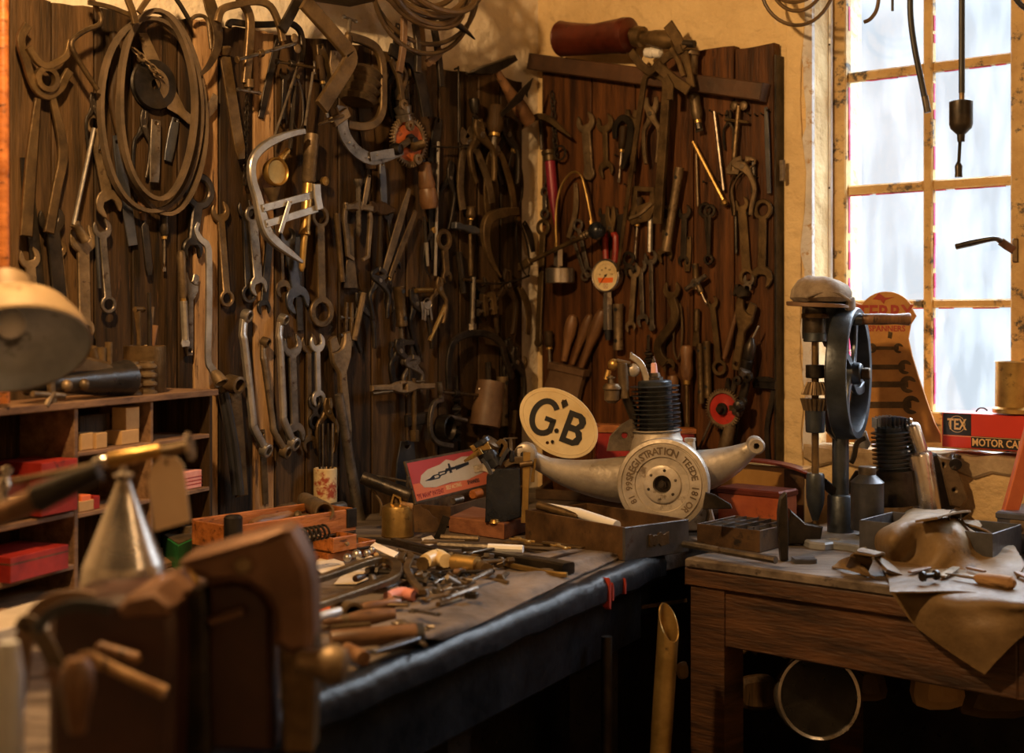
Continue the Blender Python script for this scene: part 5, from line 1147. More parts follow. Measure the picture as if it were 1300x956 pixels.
# leather holster with wooden handled tools
T = on(PW, 724, 470, 'leather_holster', 'brown leather holster hanging at the foot of the right board', 'holster', off=OW+.006)
k = T.w(724, 470, 1); mb = MB('leather'); pts = T.L([(707, 461), (748, 472), (742, 492), (734, 530), (690, 530), (694, 500)]); mb.prism([(p.x, p.y) for p in pts], 0, .03, .006); T.part('pouch', mb)
mb = MB('leather'); pts = T.L([(704, 459), (750, 470), (748, 478), (703, 468)]); mb.prism([(p.x, p.y) for p in pts], -.002, .034, .002); T.part('brim', mb); T.end()
for a, b, w_, lab, z in (((728, 399), (716, 458), 13, 'wooden handle standing leftmost in the leather holster', .016), ((766, 392), (738, 466), 14, 'pointed thick wooden handle on the right of the holster', .022), ((750, 398), (727, 462), 11, 'middle orange brown handle in the leather holster', .010)):
    T = along(PW, a[0], a[1], b[0], b[1], 'wooden_tool', lab, 'tool', off=OW+z, group='wooden handles in the leather holster')
    k = T.k; L = T.len; r = w_*k/2; mb = MB('wood_h'); mb.lathe([(.001, 0), (r*.6, -L*.03), (r, -L*.15), (r*1.05, -L*.4), (r*.7, -L*.62), (r*.6, -L*.8), (r*.5, -L)], (0, 0, 0), (0, 1, 0), 14); o = T.part('handle', mb)
    T.end()
# ---- on the sloping rail
T = along(PW, 711, 49, 802, 44, 'metal_canister', 'dented dark red metal canister lying on the wooden rail', 'canister', off=OW+.055)
ky = T.k; L = T.len; r = 24*ky; mb = MB('darkred'); n = 28
prof = [(r*.9, -.001), (r*.96, -.004), (r, -.008), (r*.96, -.012), (r*.97, -L*.3), (r*.95, -L*.55), (r*.98, -L*.88), (r, -L*.9), (r*.94, -L*.97), (r*.5, -L), (.001, -L)]
mb.lathe([(.001, -.003)]+prof, (0, 0, 0), (0, 1, 0), n)
for i, p in enumerate(mb.v):                      # the long dent in the flank
    f = math.exp(-((p.y+L*.5)/(L*.33))**2)
    if p.x > r*.45: p.x -= f*(p.x-r*.45)*.6
T.part('canister_body', mb)
mb = MB('rust'); mb.cyl((0, -L*.98, 0), (0, -L*1.08, 0), r*.35, n=12); T.part('neck', mb); T.end()
T = on(PW, 812, 48, 'pipe_union', 'rusty pipe union with perforated sleeve beside the red canister', 'pipe fitting', off=OW+.05)
k = T.w(812, 48, 1); mb = MB('rust'); a = T.l(806, 46); b = T.l(857, 52); ax = b-a; Ln = ax.length
mb.lathe([(7*k, 0), (11*k, .002), (11*k, Ln*.2), (7*k, Ln*.22), (7.5*k, Ln*.4), (9*k, Ln*.5), (10*k, Ln*.75), (8*k, Ln), (.001, Ln)], a, ax, 16); T.part('sleeve', mb); T.end()
T = on(PW, 845, 80, 'hinge_tangle', 'tangled rusty iron hinge and bracket pieces on top of the rail', 'hinge', off=OW+.075)
k = T.w(845, 80, 1)
for pts, w_, z in (([(849, 31), (860, 48), (868, 64)], 12, .0), ([(868, 62), (850, 72), (834, 86), (828, 92), (816, 84), (803, 66)], 9, .004), ([(868, 66), (874, 90), (878, 112)], 9, -.004), ([(838, 84), (858, 102), (878, 116)], 11, .010), ([(856, 62), (866, 80), (872, 98)], 5, .012), ([(850, 98), (857, 110), (856, 128)], 7, .016)):
    mb = MB('rust'); Q = T.L(pts); mb.strip([(q.x, q.y) for q in Q], w_*k, z, z+.008, .0015); T.part('iron_strap', mb)
mb = MB('dark'); mb.cyl(T.l(868, 55, 0), T.l(882, 56, 0), 4*k, n=10, b=.001); T.part('pin', mb); T.end()
T = on(PW, 830, 67, 'broken_insulator', 'chipped white ceramic piece lying between canister and hinge', 'insulator', off=OW+.03)
k = T.w(830, 67, 1); mb = MB('white'); mb.lathe([(.001, -12*k), (5*k, -10*k), (6*k, -2*k), (4*k, 0), (6*k, 2*k), (5*k, 9*k), (.001, 11*k)], (0, 0, 0), (1, -.15, 0), 14); T.part('insulator', mb); T.end()
T = along(PW, 878, 64, 877, 96, 'cap_tin', 'little cream capped tin behind the rusty hinge', 'tin', off=OW+.03)
k = T.k; L = T.len; mb = MB('tan'); mb.lathe([(.001, 0), (9*k, -.001), (9*k, -L*.2), (7.5*k, -L*.24), (7.5*k, -L), (.001, -L)], (0, 0, 0), (0, 1, 0), 16); T.part('tin', mb); T.end()
# ---- hose coils overhead
def coil(P, name, lab, cat, c, rings, off, m, r, grp=None):
    T = on(P, c[0], c[1], name, lab, cat, off=off, group=grp)
    kx = T.w(c[0], c[1], 1); kv = T.w(c[0], c[1], 1, 0, 1)
    mb = MB(m)
    for i, (dx, dy, rx, ry, z) in enumerate(rings):
        mb.tube([(dx*kx+rx*kx*math.cos(a)*(1+.03*math.sin(2*a+i)), -dy*kv+ry*kv*math.sin(a), z+.02*math.sin(a+i)) for a in [2*PI*j/40 for j in range(40)]], r, 8, closed=True)
    T.part('coil', mb); return T
coil(PL, 'hose_coil', 'thick coil of dark brown hose hanging at the top centre', 'hose', (541, -14), [(0, -20, 62, 52, 0), (2, -14, 56, 46, .02), (-2, -10, 50, 42, -.02), (4, -8, 46, 38, .03), (0, -2, 58, 49, -.01), (-3, 0, 52, 44, .015), (3, -16, 40, 34, .0)], .22, 'hose', .0085).end()
coil(PL, 'cable_loop', 'single large hose loop sagging below the coil at top centre', 'hose', (541, 0), [(0, -10, 62, 76, 0), (6, -20, 60, 72, -.02)], .16, 'hose', .0065).end()
T = coil(PW, 'hose_coil', 'thin black cable coil hanging at the top beside the window', 'cable', (1013, -30), [(0, 0, 48, 60, 0), (4, -4, 40, 48, .01), (2, -8, 45, 40, -.01)], .16, 'hose', .005); T.end()
def hang(x0, pts, w, m, name, lab, cat, d=2.9):
    T = on(PF(d), x0, pts[0][1], name, lab, cat); k = d/FPX; mb = MB(m); mb.tube(smooth(T.L(pts), 4), w*k/2, 10); T.part('hose', mb); T.k = k; return T
T = hang(1155, [(1150, -120), (1155, -30), (1156, 20), (1161, 60), (1169, 100), (1175, 130)], 8, 'rubber', 'rubber_hose', 'black rubber hose with metal end hanging in front of the window', 'hose')
mb = MB('steel'); mb.cyl(T.l(1174, 122), T.l(1178, 143), 4.6*T.k, n=10, b=.001); T.part('metal_end', mb); T.end()
T = hang(1221, [(1220, -120), (1221, -20), (1221, 60), (1221, 118)], 8, 'rubber', 'flexible_drive', 'black flexible shaft with bell shaped fitting hanging before the window', 'hose')
k = T.k; c = T.l(1220, 128)
mb = MB('tan'); mb.cyl(T.l(1221, 114), T.l(1221, 128), 3.5*k, n=10); T.part('ferrule', mb)
mb = MB('dark'); mb.lathe([(13*k, 0), (14.5*k, -1*k), (14.5*k, -30*k), (13*k, -35*k), (5*k, -43*k), (4.5*k, -52*k), (.001, -52*k)], (c.x, c.y, 0), (0, 1, 0), 20); T.part('bell_fitting', mb)
mb = MB('dark'); a = T.l(1218, 178); mb.cyl(T.l(1219, 176), T.l(1217, 212), 2.2*k, n=8); mb.lathe([(2*k, 0), (5*k, -6*k), (4.6*k, -14*k), (5*k, -20*k), (.001, -20*k)], T.l(1217, 205), (0, 1, 0), 10); T.part('drive_tip', mb); T.end()
T = hang(1110, [(1118, -60), (1116, -10), (1113, 12), (1105, 24), (1097, 28)], 5, 'hose', 'bent_wire', 'curved dark hose end at the top of the left window pane', 'hose'); T.end()
T = hang(1134, [(1133, -60), (1133, 14)], 3.5, 'rubber', 'cable_end', 'short straight cable end at the top of the window', 'cable'); T.end()
T = hang(1290, [(1278, -60), (1286, -12), (1294, 4), (1304, 12)], 7, 'rubber', 'cable_end', 'thick black cable at the top right corner of the window', 'cable'); T.end()
pathtool(PL, 'spiked_hook', 'dark pointed iron spike poking out right of the hose coil', 'spike', [(560, 22), (585, 34), (603, 50)], 7, 'dark', .12, ws=[1.2, 1, .2], round_=True).end()
for i, (a, b, lab) in enumerate((((548, 20), (560, 110), 'dark iron rod hanging below the hose coil'), ((560, 64), (543, 80), 'black end of a strap beside the hose coil'), ((527, 30), (530, 92), 'brown leather strap hanging below the hose coil'), ((513, 22), (507, 92), 'dark strap under the left side of the hose coil'))):
    pathtool(PL, 'hanging_strap', lab, 'strap', [a, ((a[0]+b[0])/2+2, (a[1]+b[1])/2), b], 8, 'dark' if i % 2 == 0 else 'leather', .07+i*.01).end()
# wire with hook on left board and thin cross wires
for pts, lab in (([(577, 88), (581, 87), (582, 94), (582, 180)], 'thin wire with a hook hanging high on the left board'), ([(548, 186), (575, 187), (595, 184)], 'thin wire stretched across the boards under the drill'), ([(596, 358), (630, 360), (655, 356), (672, 350)], 'twisted tie wire strung between tools near the corner')):
    pathtool(PL, 'thin_wire', lab, 'wire', pts, 2.2, 'dark', .03, round_=True).end()

T = on(PL, 192, 108, 'dark_pulley', 'black iron pulley hanging inside the drive belt loops', 'pulley', off=OL+.004)
kv = T.w(192, 108, 1, 0, 1); mb = MB('dark'); mb.lathe([(.012, 0), (31*kv, 0), (32*kv, .004), (27*kv, .009), (32*kv, .014), (31*kv, .018), (10*kv, .016), (.012, .018), (.012, 0)], (0, 0, 0), (0, 0, 1), 32); T.part('pulley', mb); T.end()
put(PL, 'chain', 166, 62, 203, 98, 7, 'short tan chain slanting across the black pulley', 'tan', .03)
put(PL, 'pl', 182, 140, 176, 225, 18, 'dark pliers hanging under the black pulley', 'dark', .006)
put(PL, 'flat', 222, 150, 212, 205, 12, 'blue black blade hanging inside the belt loops', 'blue', .006)
put(PL, 'sp', 72, 306, 84, 400, 20, 'dark spanner hanging above the lamp shade right side', 'rust', .002)
put(PL, 'file', 176, 250, 186, 350, 9, 'dark file hanging below the drive belts', 'dark', .004)
put(PL, 'adj', 240, 345, 238, 452, 20, 'grey adjustable spanner hanging behind the bright bent lever', 'steel', .004)
put(PL, 'drv', 205, 268, 205, 345, 10, 'dark handled screwdriver hanging below the belts', 'dark', .004)
# ================================================================== things standing on the benches
def boxopen(T, mb_or_m, O, U, W, lu, lw, h, th=.006, bottom=True, name='tray', zoff=0):
    """open tray: O corner, U and W unit vectors in the plane"""
    mb = MB(mb_or_m); mb.X = T.Mi @ frame(V(O), V(U), V(W), V(U).cross(V(W)))
    if mb.X.to_3x3().determinant() < 0: pass
    z0_, z1_ = (0, h) if V(U).cross(V(W)).z > 0 else (-h, 0)
    mb.prism([(0, 0), (lu, 0), (lu, lw), (0, lw)], z0_, z1_, th*.2, [[(th, th), (lu-th, th), (lu-th, lw-th), (th, lw-th)]])
    if bottom: mb.prism([(th*.5, th*.5), (lu-th*.5, th*.5), (lu-th*.5, lw-th*.5), (th*.5, lw-th*.5)], z0_ if z0_ == 0 else -.003, z0_+.003 if z0_ == 0 else 0)
    return T.part(name, mb)
def P3(x, y, z):
    """world point on the horizontal plane z seen at a photo pixel"""
    d = (CAM.z-z)*FPX/(y-CY); return V(((x-CX)/FPX*d, d, z))
# ---- the motor with the big lettered flywheel
T = up(840, 672, 'engine', 'cast aluminium engine with lettered flywheel, finned black cylinder and long curved arms', 'engine', d=3.25)
s = T.s
def El(x, y, z=0): return T.l(x, y, z)
mb = MB('alu'); pth = smooth([El(668, 577, -.04), El(695, 592, -.05), El(735, 604, -.065), El(785, 609, -.075), El(840, 606, -.08), El(890, 598, -.075), El(925, 586, -.06), El(948, 573, -.05), El(960, 565, -.04)], 4)
mb.sweep(pth, [(math.cos(2*PI*i/16), .85*math.sin(2*PI*i/16)) for i in range(16)], up=(0, 0, 1), scale=[r*s for r in resample([9, 12, 21, 30, 36, 28, 20, 12, 8], len(pth))]); T.part('arm_casting', mb)
for x, y, r in ((667, 576, 14), (959, 565, 11)):
    mb = MB('alu'); c = El(x, y, -.03); mb.lathe([(r*.35*s, -.03), (r*s, -.03), (r*s, .03), (r*.8*s, .034), (r*.35*s, .034), (r*.35*s, -.03)], c, (-.1, 0, 1), 20); T.part('mounting_eye', mb)
fw = MX.Translation(El(841, 615, .035)) @ MX.Rotation(R(-15), 4, 'Y') @ MX.Rotation(R(-2), 4, 'X')
r = 58*s
mb = MB('alu'); mb.X = fw; mb.lathe([(.001, -.05), (r*.8, -.05), (r*.97, -.045), (r, -.035), (r, -.002), (r*.98, .002), (r*.90, .004), (r*.885, .001), (r*.86, .001), (r*.85, .006), (r*.60, .006), (r*.585, .002), (r*.42, .002), (r*.41, .007), (r*.37, .009), (r*.20, .009), (r*.19, -.012), (.001, -.012)], (0, 0, 0), (0, 0, 1), 64)
fo = T.part('flywheel', mb)
mb = MB('dark'); mb.X = fw; mb.cyl((0, 0, -.012), (0, 0, -.009), r*.185, n=20); mb.cyl((0, 0, -.01), (0, 0, .004), r*.1, n=6, b=.001); mb.cyl((0, 0, -.01), (0, 0, .008), r*.05, n=10); T.part('centre_nut', mb, fo)
for i in range(6):
    a = R(20+60*i); mb = MB('dark' if i % 2 else 'steel'); mb.X = fw; mb.ball((r*.31*math.cos(a), r*.31*math.sin(a), .009), r*.035, 8, (1, 1, .7)); T.part('rivet', mb, fo)
M['castdark'] = mat('recessed_dark_lettering', (.10, .07, .045), (.2, .15, .1), .6, .4, 10, .1)
def arc_text(txt, a0, a1, rad, size):
    mb = MB('castdark')
    for i, ch in enumerate(txt):
        if ch == ' ': continue
        a = R(a0+(a1-a0)*i/(len(txt)-1)); mb.X = fw @ MX.Translation(V((rad*math.cos(a), rad*math.sin(a), 0))) @ MX.Rotation(a-PI/2, 4, 'Z'); mb.text(ch, size, (0, 0), .0062, .0012)
    T.part('lettering', mb, fo)
arc_text('REGISTRATION', 163, 68, r*.725, r*.22); arc_text('TEEDE 181', 47, -22, r*.725, r*.2); arc_text('OR', -36, -47, r*.725, r*.2); arc_text('81 99S', 212, 172, r*.725, r*.19)
# cylinder
cb = El(834, 550, -.05); ax = (El(831, 483, -.05)-cb); hL = ax.length; axn = ax.normalized()
mb = MB('alu'); mb.lathe([(38*s, -30*s), (36*s, -20*s), (33*s, -8*s), (30*s, -3*s), (30*s, 5*s)], cb, axn, 28); T.part('crankcase_neck', mb)
mb = MB('iron'); prof = [(22*s, 0)]; nf = 11
for i in range(nf):
    h = hL*(.03+.93*i/nf); R_ = (32 if i % 2 == 0 else 30.5)*s; prof += [(22*s, h), (R_, h+.0012), (R_, h+.0028), (22*s, h+.0038)]
prof += [(22*s, hL*.97), (20*s, hL), (.001, hL*1.03)]
mb.lathe(prof, cb, axn, 36); T.part('finned_cylinder', mb)
tp = cb+axn*hL
mb = MB('steel'); mb.lathe([(11*s, 0), (11*s, 4*s), (8*s, 5*s), (7*s, 10*s)], tp, axn, 6); so = T.part('spark_plug', mb)
mb = MB(); mb.mat(flatmat('pink_porcelain', (.75, .42, .38), .3)); mb.lathe([(4.6*s, 9*s), (4.4*s, 12*s), (3.6*s, 22*s), (2.2*s, 23*s)], tp, axn, 14); T.part('porcelain', mb, so)
mb = MB('steel'); mb.lathe([(2.4*s, 22*s), (2.4*s, 27*s), (1.2*s, 28*s), (1.2*s, 31*s), (.001, 31.5*s)], tp, axn, 10); T.part('terminal', mb, so)
# carburettor
mb = MB('tan'); c = El(777, 492, -.03); mb.lathe([(.001, 6*s), (9*s, 5*s), (12*s, 1*s), (12*s, -2*s), (10*s, -4*s), (10*s, -16*s), (5*s, -20*s), (.001, -20*s)], c, (0, 1, 0), 20); T.part('carburettor_bowl', mb)
mb = MB('steel'); mb.cyl(El(776, 488, -.03), El(776, 477, -.03), 4*s, 3*s, 10); mb.cyl(El(776, 480, -.03), El(776, 478, -.03), 6*s, n=12); T.part('tickler', mb)
mb = MB('tan'); mb.cyl(El(793, 506, -.035), El(790, 461, -.035), 6.5*s, 7*s, 12, .001); mb.cyl(El(783, 458, -.035), El(800, 462, -.035), 3*s, n=8); T.part('mixing_chamber', mb)
mb = MB('brass'); mb.ball(El(779, 463, -.045), 8*s, 12); mb.cyl(El(773, 470, -.045), El(770, 482, -.045), 4*s, n=8); T.part('brass_cap', mb)
mb = MB('alu'); mb.bar(smooth([El(801, 452, -.05), El(812, 460, -.05), El(818, 472, -.05), El(822, 486, -.05)], 3), 8*s, .02, up=(0, 0, 1)); mb.ball(El(804, 470, -.045), 9*s, 12, (1, 1, .6)); T.part('inlet_elbow', mb)
mb = MB('steel'); mb.cyl(El(802, 455, -.05), El(801, 447, -.05), 3*s, 1.5*s, 8); T.part('adjusting_screw', mb)
mb = MB('dark'); mb.cyl(El(796, 505, -.05), El(806, 530, -.05), 7*s, n=10); mb.cyl(El(806, 520, -.055), El(803, 548, -.055), 5*s, n=10); T.part('manifold', mb)
mb = MB('alu'); mb.cyl(El(876, 575, -.03), El(876, 560, -.03), 8*s, 6.5*s, 14, .001); mb.cyl(El(876, 560, -.03), El(876, 556, -.03), 7.5*s, n=6, b=.0006); T.part('filler_cap', mb)
mb = MB('brass'); mb.cyl(El(811, 572, -.03), El(811, 556, -.03), 4.5*s, n=10, b=.001); mb.cyl(El(820, 570, -.03), El(820, 562, -.03), 3.5*s, n=8); T.part('union_nut', mb)
mb = MB('steel'); mb.prism([(p.x, p.y) for p in T.L([(772, 575), (776, 556), (790, 541), (806, 532), (812, 548), (806, 575)])], -.055, -.045, .002, [circ((El(795, 555).x, El(795, 555).y), 4*s, 8)]); T.part('side_plate', mb)
mb = MB('tan'); mb.bar(smooth([El(884, 648, -.02), El(893, 640, -.02), El(899, 652, -.02), El(895, 668, -.02)], 4), 3*s, .02); T.part('chain_guard', mb)
mb = MB('alu'); mb.prism([(p.x, p.y) for p in T.L([(815, 640), (905, 640), (915, 678), (805, 678)])], -.10, -.04, .004); T.part('foot', mb)
for pts in ([(725, 590), (727, 618)], [(714, 588), (715, 612)]):
    pass
T.end()
# ---- oval GB plate
T = on(PF(3.42), 709, 537, 'oval_plate', 'cream oval number plate lettered GB leaning against the wall behind the engine', 'plate')
s = 3.42/FPX; base = MX.Rotation(R(-8), 4, 'Y') @ MX.Rotation(R(-35), 4, 'Z')
mb = MB('cream'); mb.X = base; mb.prism(circ((0, 0), 54.5*s, 56, ry=39.5*s), -.003, 0, .0008, [circ((-11*s, 26*s), 2*s, 8), circ((3*s, -29*s), 2.2*s, 8)]); po = T.part('plate', mb)
mb = MB('cream'); mb.X = base; E_ = [(50*s*math.cos(a), 35*s*math.sin(a), .0002) for a in [2*PI*i/56 for i in range(56)]]; mb.tube(E_, .0011, 6, closed=True); T.part('raised_rim', mb, po)
mb = MB('ink'); r2 = MX.Rotation(R(-8), 4, 'Y') @ MX.Rotation(R(-20), 4, 'Z'); mb.X = r2
gl_ = []
G = circ((-19*s, 1*s), 15.5*s, 22, 42, 318, ry=21*s)
P_ = [(p[0], p[1], .001) for p in G]
mb.bar(P_, 7.2*s, .002); mb.bar([(G[-1][0]+.5*s, G[-1][1]-2*s, .001), (G[-1][0]+.5*s, -.0*s+1*s, .001)], 7*s, .002); mb.bar([(G[-1][0]+3.5*s, 0, .001), (-18*s, 0, .001)], 6*s, .002)
T.part('letter_g', mb, po)
mb = MB('ink'); mb.X = r2; x0 = 8*s
mb.prism([(x0, -21*s), (x0+18*s, -21*s), (x0+25*s, -17*s), (x0+27*s, -9*s), (x0+24*s, -1*s), (x0+20*s, 1*s), (x0+24*s, 5*s), (x0+25*s, 12*s), (x0+22*s, 18*s), (x0+16*s, 21*s), (x0, 21*s)], 0, .002, 0, [[(x0+7*s, -14*s), (x0+16*s, -14*s), (x0+19*s, -9*s), (x0+16*s, -4*s), (x0+7*s, -4*s)], [(x0+7*s, 4*s), (x0+14*s, 4*s), (x0+17*s, 9*s), (x0+14*s, 14*s), (x0+7*s, 14*s)]])
T.part('letter_b', mb, po)
mb = MB('dark'); mb.X = r2; mb.prism([(-6*s, 26*s), (-1*s, 32*s), (4*s, 26*s), (-1*s, 19*s)], 0, .003, .0006); mb.cyl((1*s, -25*s, 0), (1*s, -25*s, .004), 2.2*s, n=8); mb.cyl((1*s, -10*s, 0), (1*s, -10*s, .003), 3*s, n=8); T.part('bolt', mb, po)
T.end()
# ---- open drawer on the bench corner
FR = P3(792, 713, BZ); U_ = (P3(667, 687, BZ)-FR); W_ = (P3(857, 698, BZ)-FR); Ln = U_.length; U_.normalize(); W_ = (W_-U_*W_.dot(U_)).normalized()
T = Thing('drawer', 'open rusty drawer box with torn label plate at the corner of the black edged bench', 'drawer', frame(FR, U_, W_, U_.cross(W_)))
h = .074; hs = 1 if U_.cross(W_).z > 0 else -1
def dz(a, b): return (a, b) if hs > 0 else (-b, -a)
M['rustbox'] = mat('rusted_brown_sheet', (.032, .016, .007), (.145, .078, .03), .5, .3, 9, .4, c3=(.02, .013, .01), spots=.58)
M['greyend'] = mat('grey_blue_sheet', (.055, .055, .062), (.13, .127, .135), .36, .5, 9, .3, c3=(.07, .035, .018), spots=.6)
for nm, lp, mm in (('front_panel', [(-.004, 0), (-.004, .195), (.004, .195), (.004, 0)], 'greyend'), ('side_panel', [(.004, 0), (Ln, 0), (Ln, .006), (.004, .006)], 'rustbox'), ('side_panel', [(.004, .189), (Ln, .189), (Ln, .195), (.004, .195)], 'rustbox'), ('back_panel', [(Ln-.006, .006), (Ln, .006), (Ln, .189), (Ln-.006, .189)], 'rustbox')):
    mb = MB(mm); mb.prism(lp, *dz(.001, h), .001); T.part(nm, mb)
mb = MB('rustbox'); mb.prism([(.004, .006), (Ln-.006, .006), (Ln-.006, .189), (.004, .189)], *dz(.001, .004)); T.part('bottom_panel', mb)
mb = MB('rust'); mb.X = MX.Translation(V((-.006, .10, hs*.04))); lp = [(-.03+.06*i/10, .014+rnd.uniform(-.004, .006)) for i in range(11)] + [(.03-.06*i/10, -.010+rnd.uniform(-.005, .003)) for i in range(11)]
mb.X = mb.X @ frame(V((0, 0, 0)), V((0, 1, 0)), V((0, 0, 1)), V((1, 0, 0))); mb.prism(lp, -.002, .003, .0005); T.part('label_remains', mb, label='torn remains of a label plate'); T.end()
pA, pB = P3(690, 652, BZ+.068), P3(783, 668, BZ+.062)
T = Thing('lever_handle', 'long white topped metal handle lying in the open drawer', 'handle'); mb = MB('white'); mb.tube([pA+V((0, .01, .016)), (pA+pB)/2+V((0, .02, .012)), pB], [.009, .012, .013], 12); T.part('white_grip', mb)
mb = MB('rust'); mb.tube([pA+V((-.012, .0, .02)), (pA+pB)/2+V((0, .012, .004))], [.011, .010], 12); T.part('tube_end', mb); T.end()
# ---- plug testing box with printed red lid
BL = P3(528, 640, .935); U_ = V((.43, .903, 0)).normalized(); Wn = V((.903, -.43, 0)).normalized()
T = Thing('plug_tester_box', 'open metal box with a red printed lid, in front of the left board', 'box', frame(BL, U_, Zv, U_.cross(Zv)))
boxopen(T, 'rustbox', BL-V((0, 0, .05)), Wn*1, U_, .10, .46, .05, .004, name='box')
mb = MB('rustbox')
lx = MX.Rotation(R(-17), 4, 'X'); LH = .112; LL = .46
mb = MB('tan'); mb.X = lx; mb.prism([(0, 0), (LL, 0), (LL, LH), (0, LH)], -.006, 0, .001, ); lo = T.part('lid', mb, label='printed red lid')
def lidp(name, lp, m, z0_, z1_, holes=()):
    b = MB(m); b.X = lx; b.prism(lp, z0_, z1_, 0, holes); T.part(name, b, lo)
M['lidred'] = flatmat('faded_red_print', (.50, .055, .045), .5); M['lidor'] = flatmat('orange_red_print', (.75, .17, .06), .5); M['lidcr'] = mat('cream_print', (.62, .48, .30), (.75, .6, .4), .5, 0, 6, 0)
lidp('red_ground', [(.008, .006), (LL-.008, .006), (LL-.008, LH-.006), (.008, LH-.006)], 'lidred', 0, .0008)
lidp('orange_band', [(.008, .006), (LL-.008, .006), (LL-.008, .040), (.25, .032), (.1, .030), (.04, .05), (.008, .05)], 'lidor', .0008, .0012)
cl = [(.045, .05), (.06, .036), (.12, .030), (.2, .034), (.3, .030), (.4, .04), (.42, .07), (.38, .09), (.30, .095), (.25, .088), (.21, .096), (.17, .086), (.10, .08), (.06, .068)]
lidp('cream_cloud', cl, 'lidcr', .0012, .0018)
b = MB('ink'); b.X = lx
b.prism([(.07, .052), (.10, .056), (.12, .062), (.15, .063), (.15, .067), (.19, .068), (.195, .072), (.25, .073), (.25, .066), (.20, .064), (.19, .058), (.16, .056), (.15, .050), (.12, .050), (.10, .050)], .0018, .0022, 0, [[(.125, .053), (.148, .054), (.148, .060), (.125, .059)], [(.155, .059), (.186, .061), (.186, .0645), (.155, .0635)]])
b.prism([(.21, .058), (.225, .058), (.222, .084), (.212, .084)], .0022, .0026); b.prism([(.25, .062), (.33, .070), (.33, .078), (.25, .074)], .0018, .0022)
T.part('printed_tool', b, lo)
b = MB('redink'); b.X = lx; b.text('"PE MAW" PATENT', .017, (.085, .017), .0014, .0003); T.part('printed_text', b, lo)
b = MB('goldink'); b.X = lx; b.text('SELF ACTING', .015, (.215, .022), .0014, .0003); T.part('printed_text', b, lo)
b = MB('ink'); b.X = lx; b.text('SPANNERS', .015, (.33, .022), .0014, .0003); T.part('printed_text', b, lo)
b = MB('dark'); b.cyl((.0, -.001, .001), (LL, -.001, .001), .0022, n=6); T.part('hinge', b)
T.end()
for (x, y, z, lab, m, r_, L_) in ((575, 636, .93, 'grey spring coil lying inside the plug tester box', 'steel', .010, .05), (600, 628, .93, 'brown turned wooden plug inside the plug tester box', 'wood_or', .013, .045)):
    c = P3(x, y, z); T = Thing('spring' if m == 'steel' else 'wooden_plug', lab, 'spring' if m == 'steel' else 'plug', frame(c, U_, Zv, U_.cross(Zv))); mb = MB(m); mb.lathe([(.001, 0)]+[(r_*(1 if i % 2 else .8), L_*i/12) for i in range(13)]+[(.001, L_)], (0, 0, 0), (1, 0, 0), 12); T.part('body', mb); T.end()
# ---- small black machine on a wooden block
T = up(618, 686, 'wooden_block', 'reddish brown wooden block under the small black machine', 'block', d=3.17)
s = T.s; U_ = V((.80, -.6*.0-.25, 0)).normalized()
b = P3(570, 676, BZ); c = P3(640, 686, BZ); e = P3(668, 676, BZ); f = P3(600, 662, BZ)
mb = MB('wood_or'); mb.mat(mat('plain_red_brown_wood', (.20, .075, .035), (.36, .15, .07), .45, 0, 8, .2, stretch=(1, 5, 5))); mb.X = T.Mi; mb.prism([(p.x, p.y) for p in (b, c, e, f)], BZ, BZ+.04, .003); T.part('block', mb); T.end()
T = up(636, 664, 'small_press', 'small black enamelled bench machine with brass levers standing on a wooden block', 'machine', bz=BZ+.04, d=3.22)
s = T.s
mb = MB('black'); mb.prism([(p.x, p.y) for p in T.L([(616, 662), (618, 604), (630, 594), (660, 594), (662, 655), (640, 662)])], -.03, .02, .003); T.part('column', mb)
mb = MB('black'); mb.X = MX.Translation(T.l(618, 575, 0)) @ MX.Rotation(R(32), 4, 'Z'); mb.lathe([(.001, -22*s), (11*s, -20*s), (11*s, -8*s), (13*s, -8*s), (13*s, 2*s), (11*s, 3*s), (11*s, 12*s), (14*s, 13*s), (14*s, 18*s), (.001, 19*s)], (0, 0, 0), (0, 1, 0), 20)
T.part('cylinder_head', mb)
mb = MB('brass'); mb.strip([(p.x, p.y) for p in T.L([(599, 570), (606, 566), (614, 568), (622, 564)])], [10*s, 7*s, 7*s, 11*s], .012, .022, .002); T.part('wing_plate', mb)
mb = MB('rust'); mb.lathe([(.001, 0), (13*s, 0), (13*s, 7*s), (10*s, 9*s), (.001, 9*s)], T.l(621, 566, -.005), (.5, .8, .2), 18); T.part('cap_disc', mb)
mb = MB('brass'); mb.strip([(p.x, p.y) for p in T.L([(590, 584), (600, 578), (612, 571)])], [3*s, 6*s, 8*s], .024, .030, .001); T.part('brass_lever', mb)
for pts, w_, m_, z in (([(627, 572), (636, 560), (642, 566), (636, 580)], 6, 'rust', .0), ([(612, 582), (618, 590), (624, 602)], 5, 'blue', .016), ([(634, 590), (640, 578), (646, 570)], 5, 'blue', .01), ([(602, 596), (616, 594), (626, 600)], 9, 'alu', .012), ([(640, 590), (650, 585), (664, 584)], 9, 'tan', .0)):
    mb = MB(m_); mb.bar(smooth(T.L(pts, z), 3), w_*s, .012); T.part('link', mb)
mb = MB('steel'); mb.cyl(T.l(649, 575, .0), T.l(648, 556, .0), 2.2*s, n=8); mb.tube(T.L([(639, 557), (657, 556)], 0), 1.1*s, 6); T.part('tee_screw', mb)
mb = MB('black'); mb.cyl(T.l(650, 586, .0), T.l(649, 572, .0), 5*s, 4*s, 10, .001); T.part('screw_boss', mb)
mb = MB('brass'); mb.cyl(T.l(628, 664, .02), T.l(628, 659, .02), 7*s, 5*s, 12, .001); T.part('foot_nut', mb)
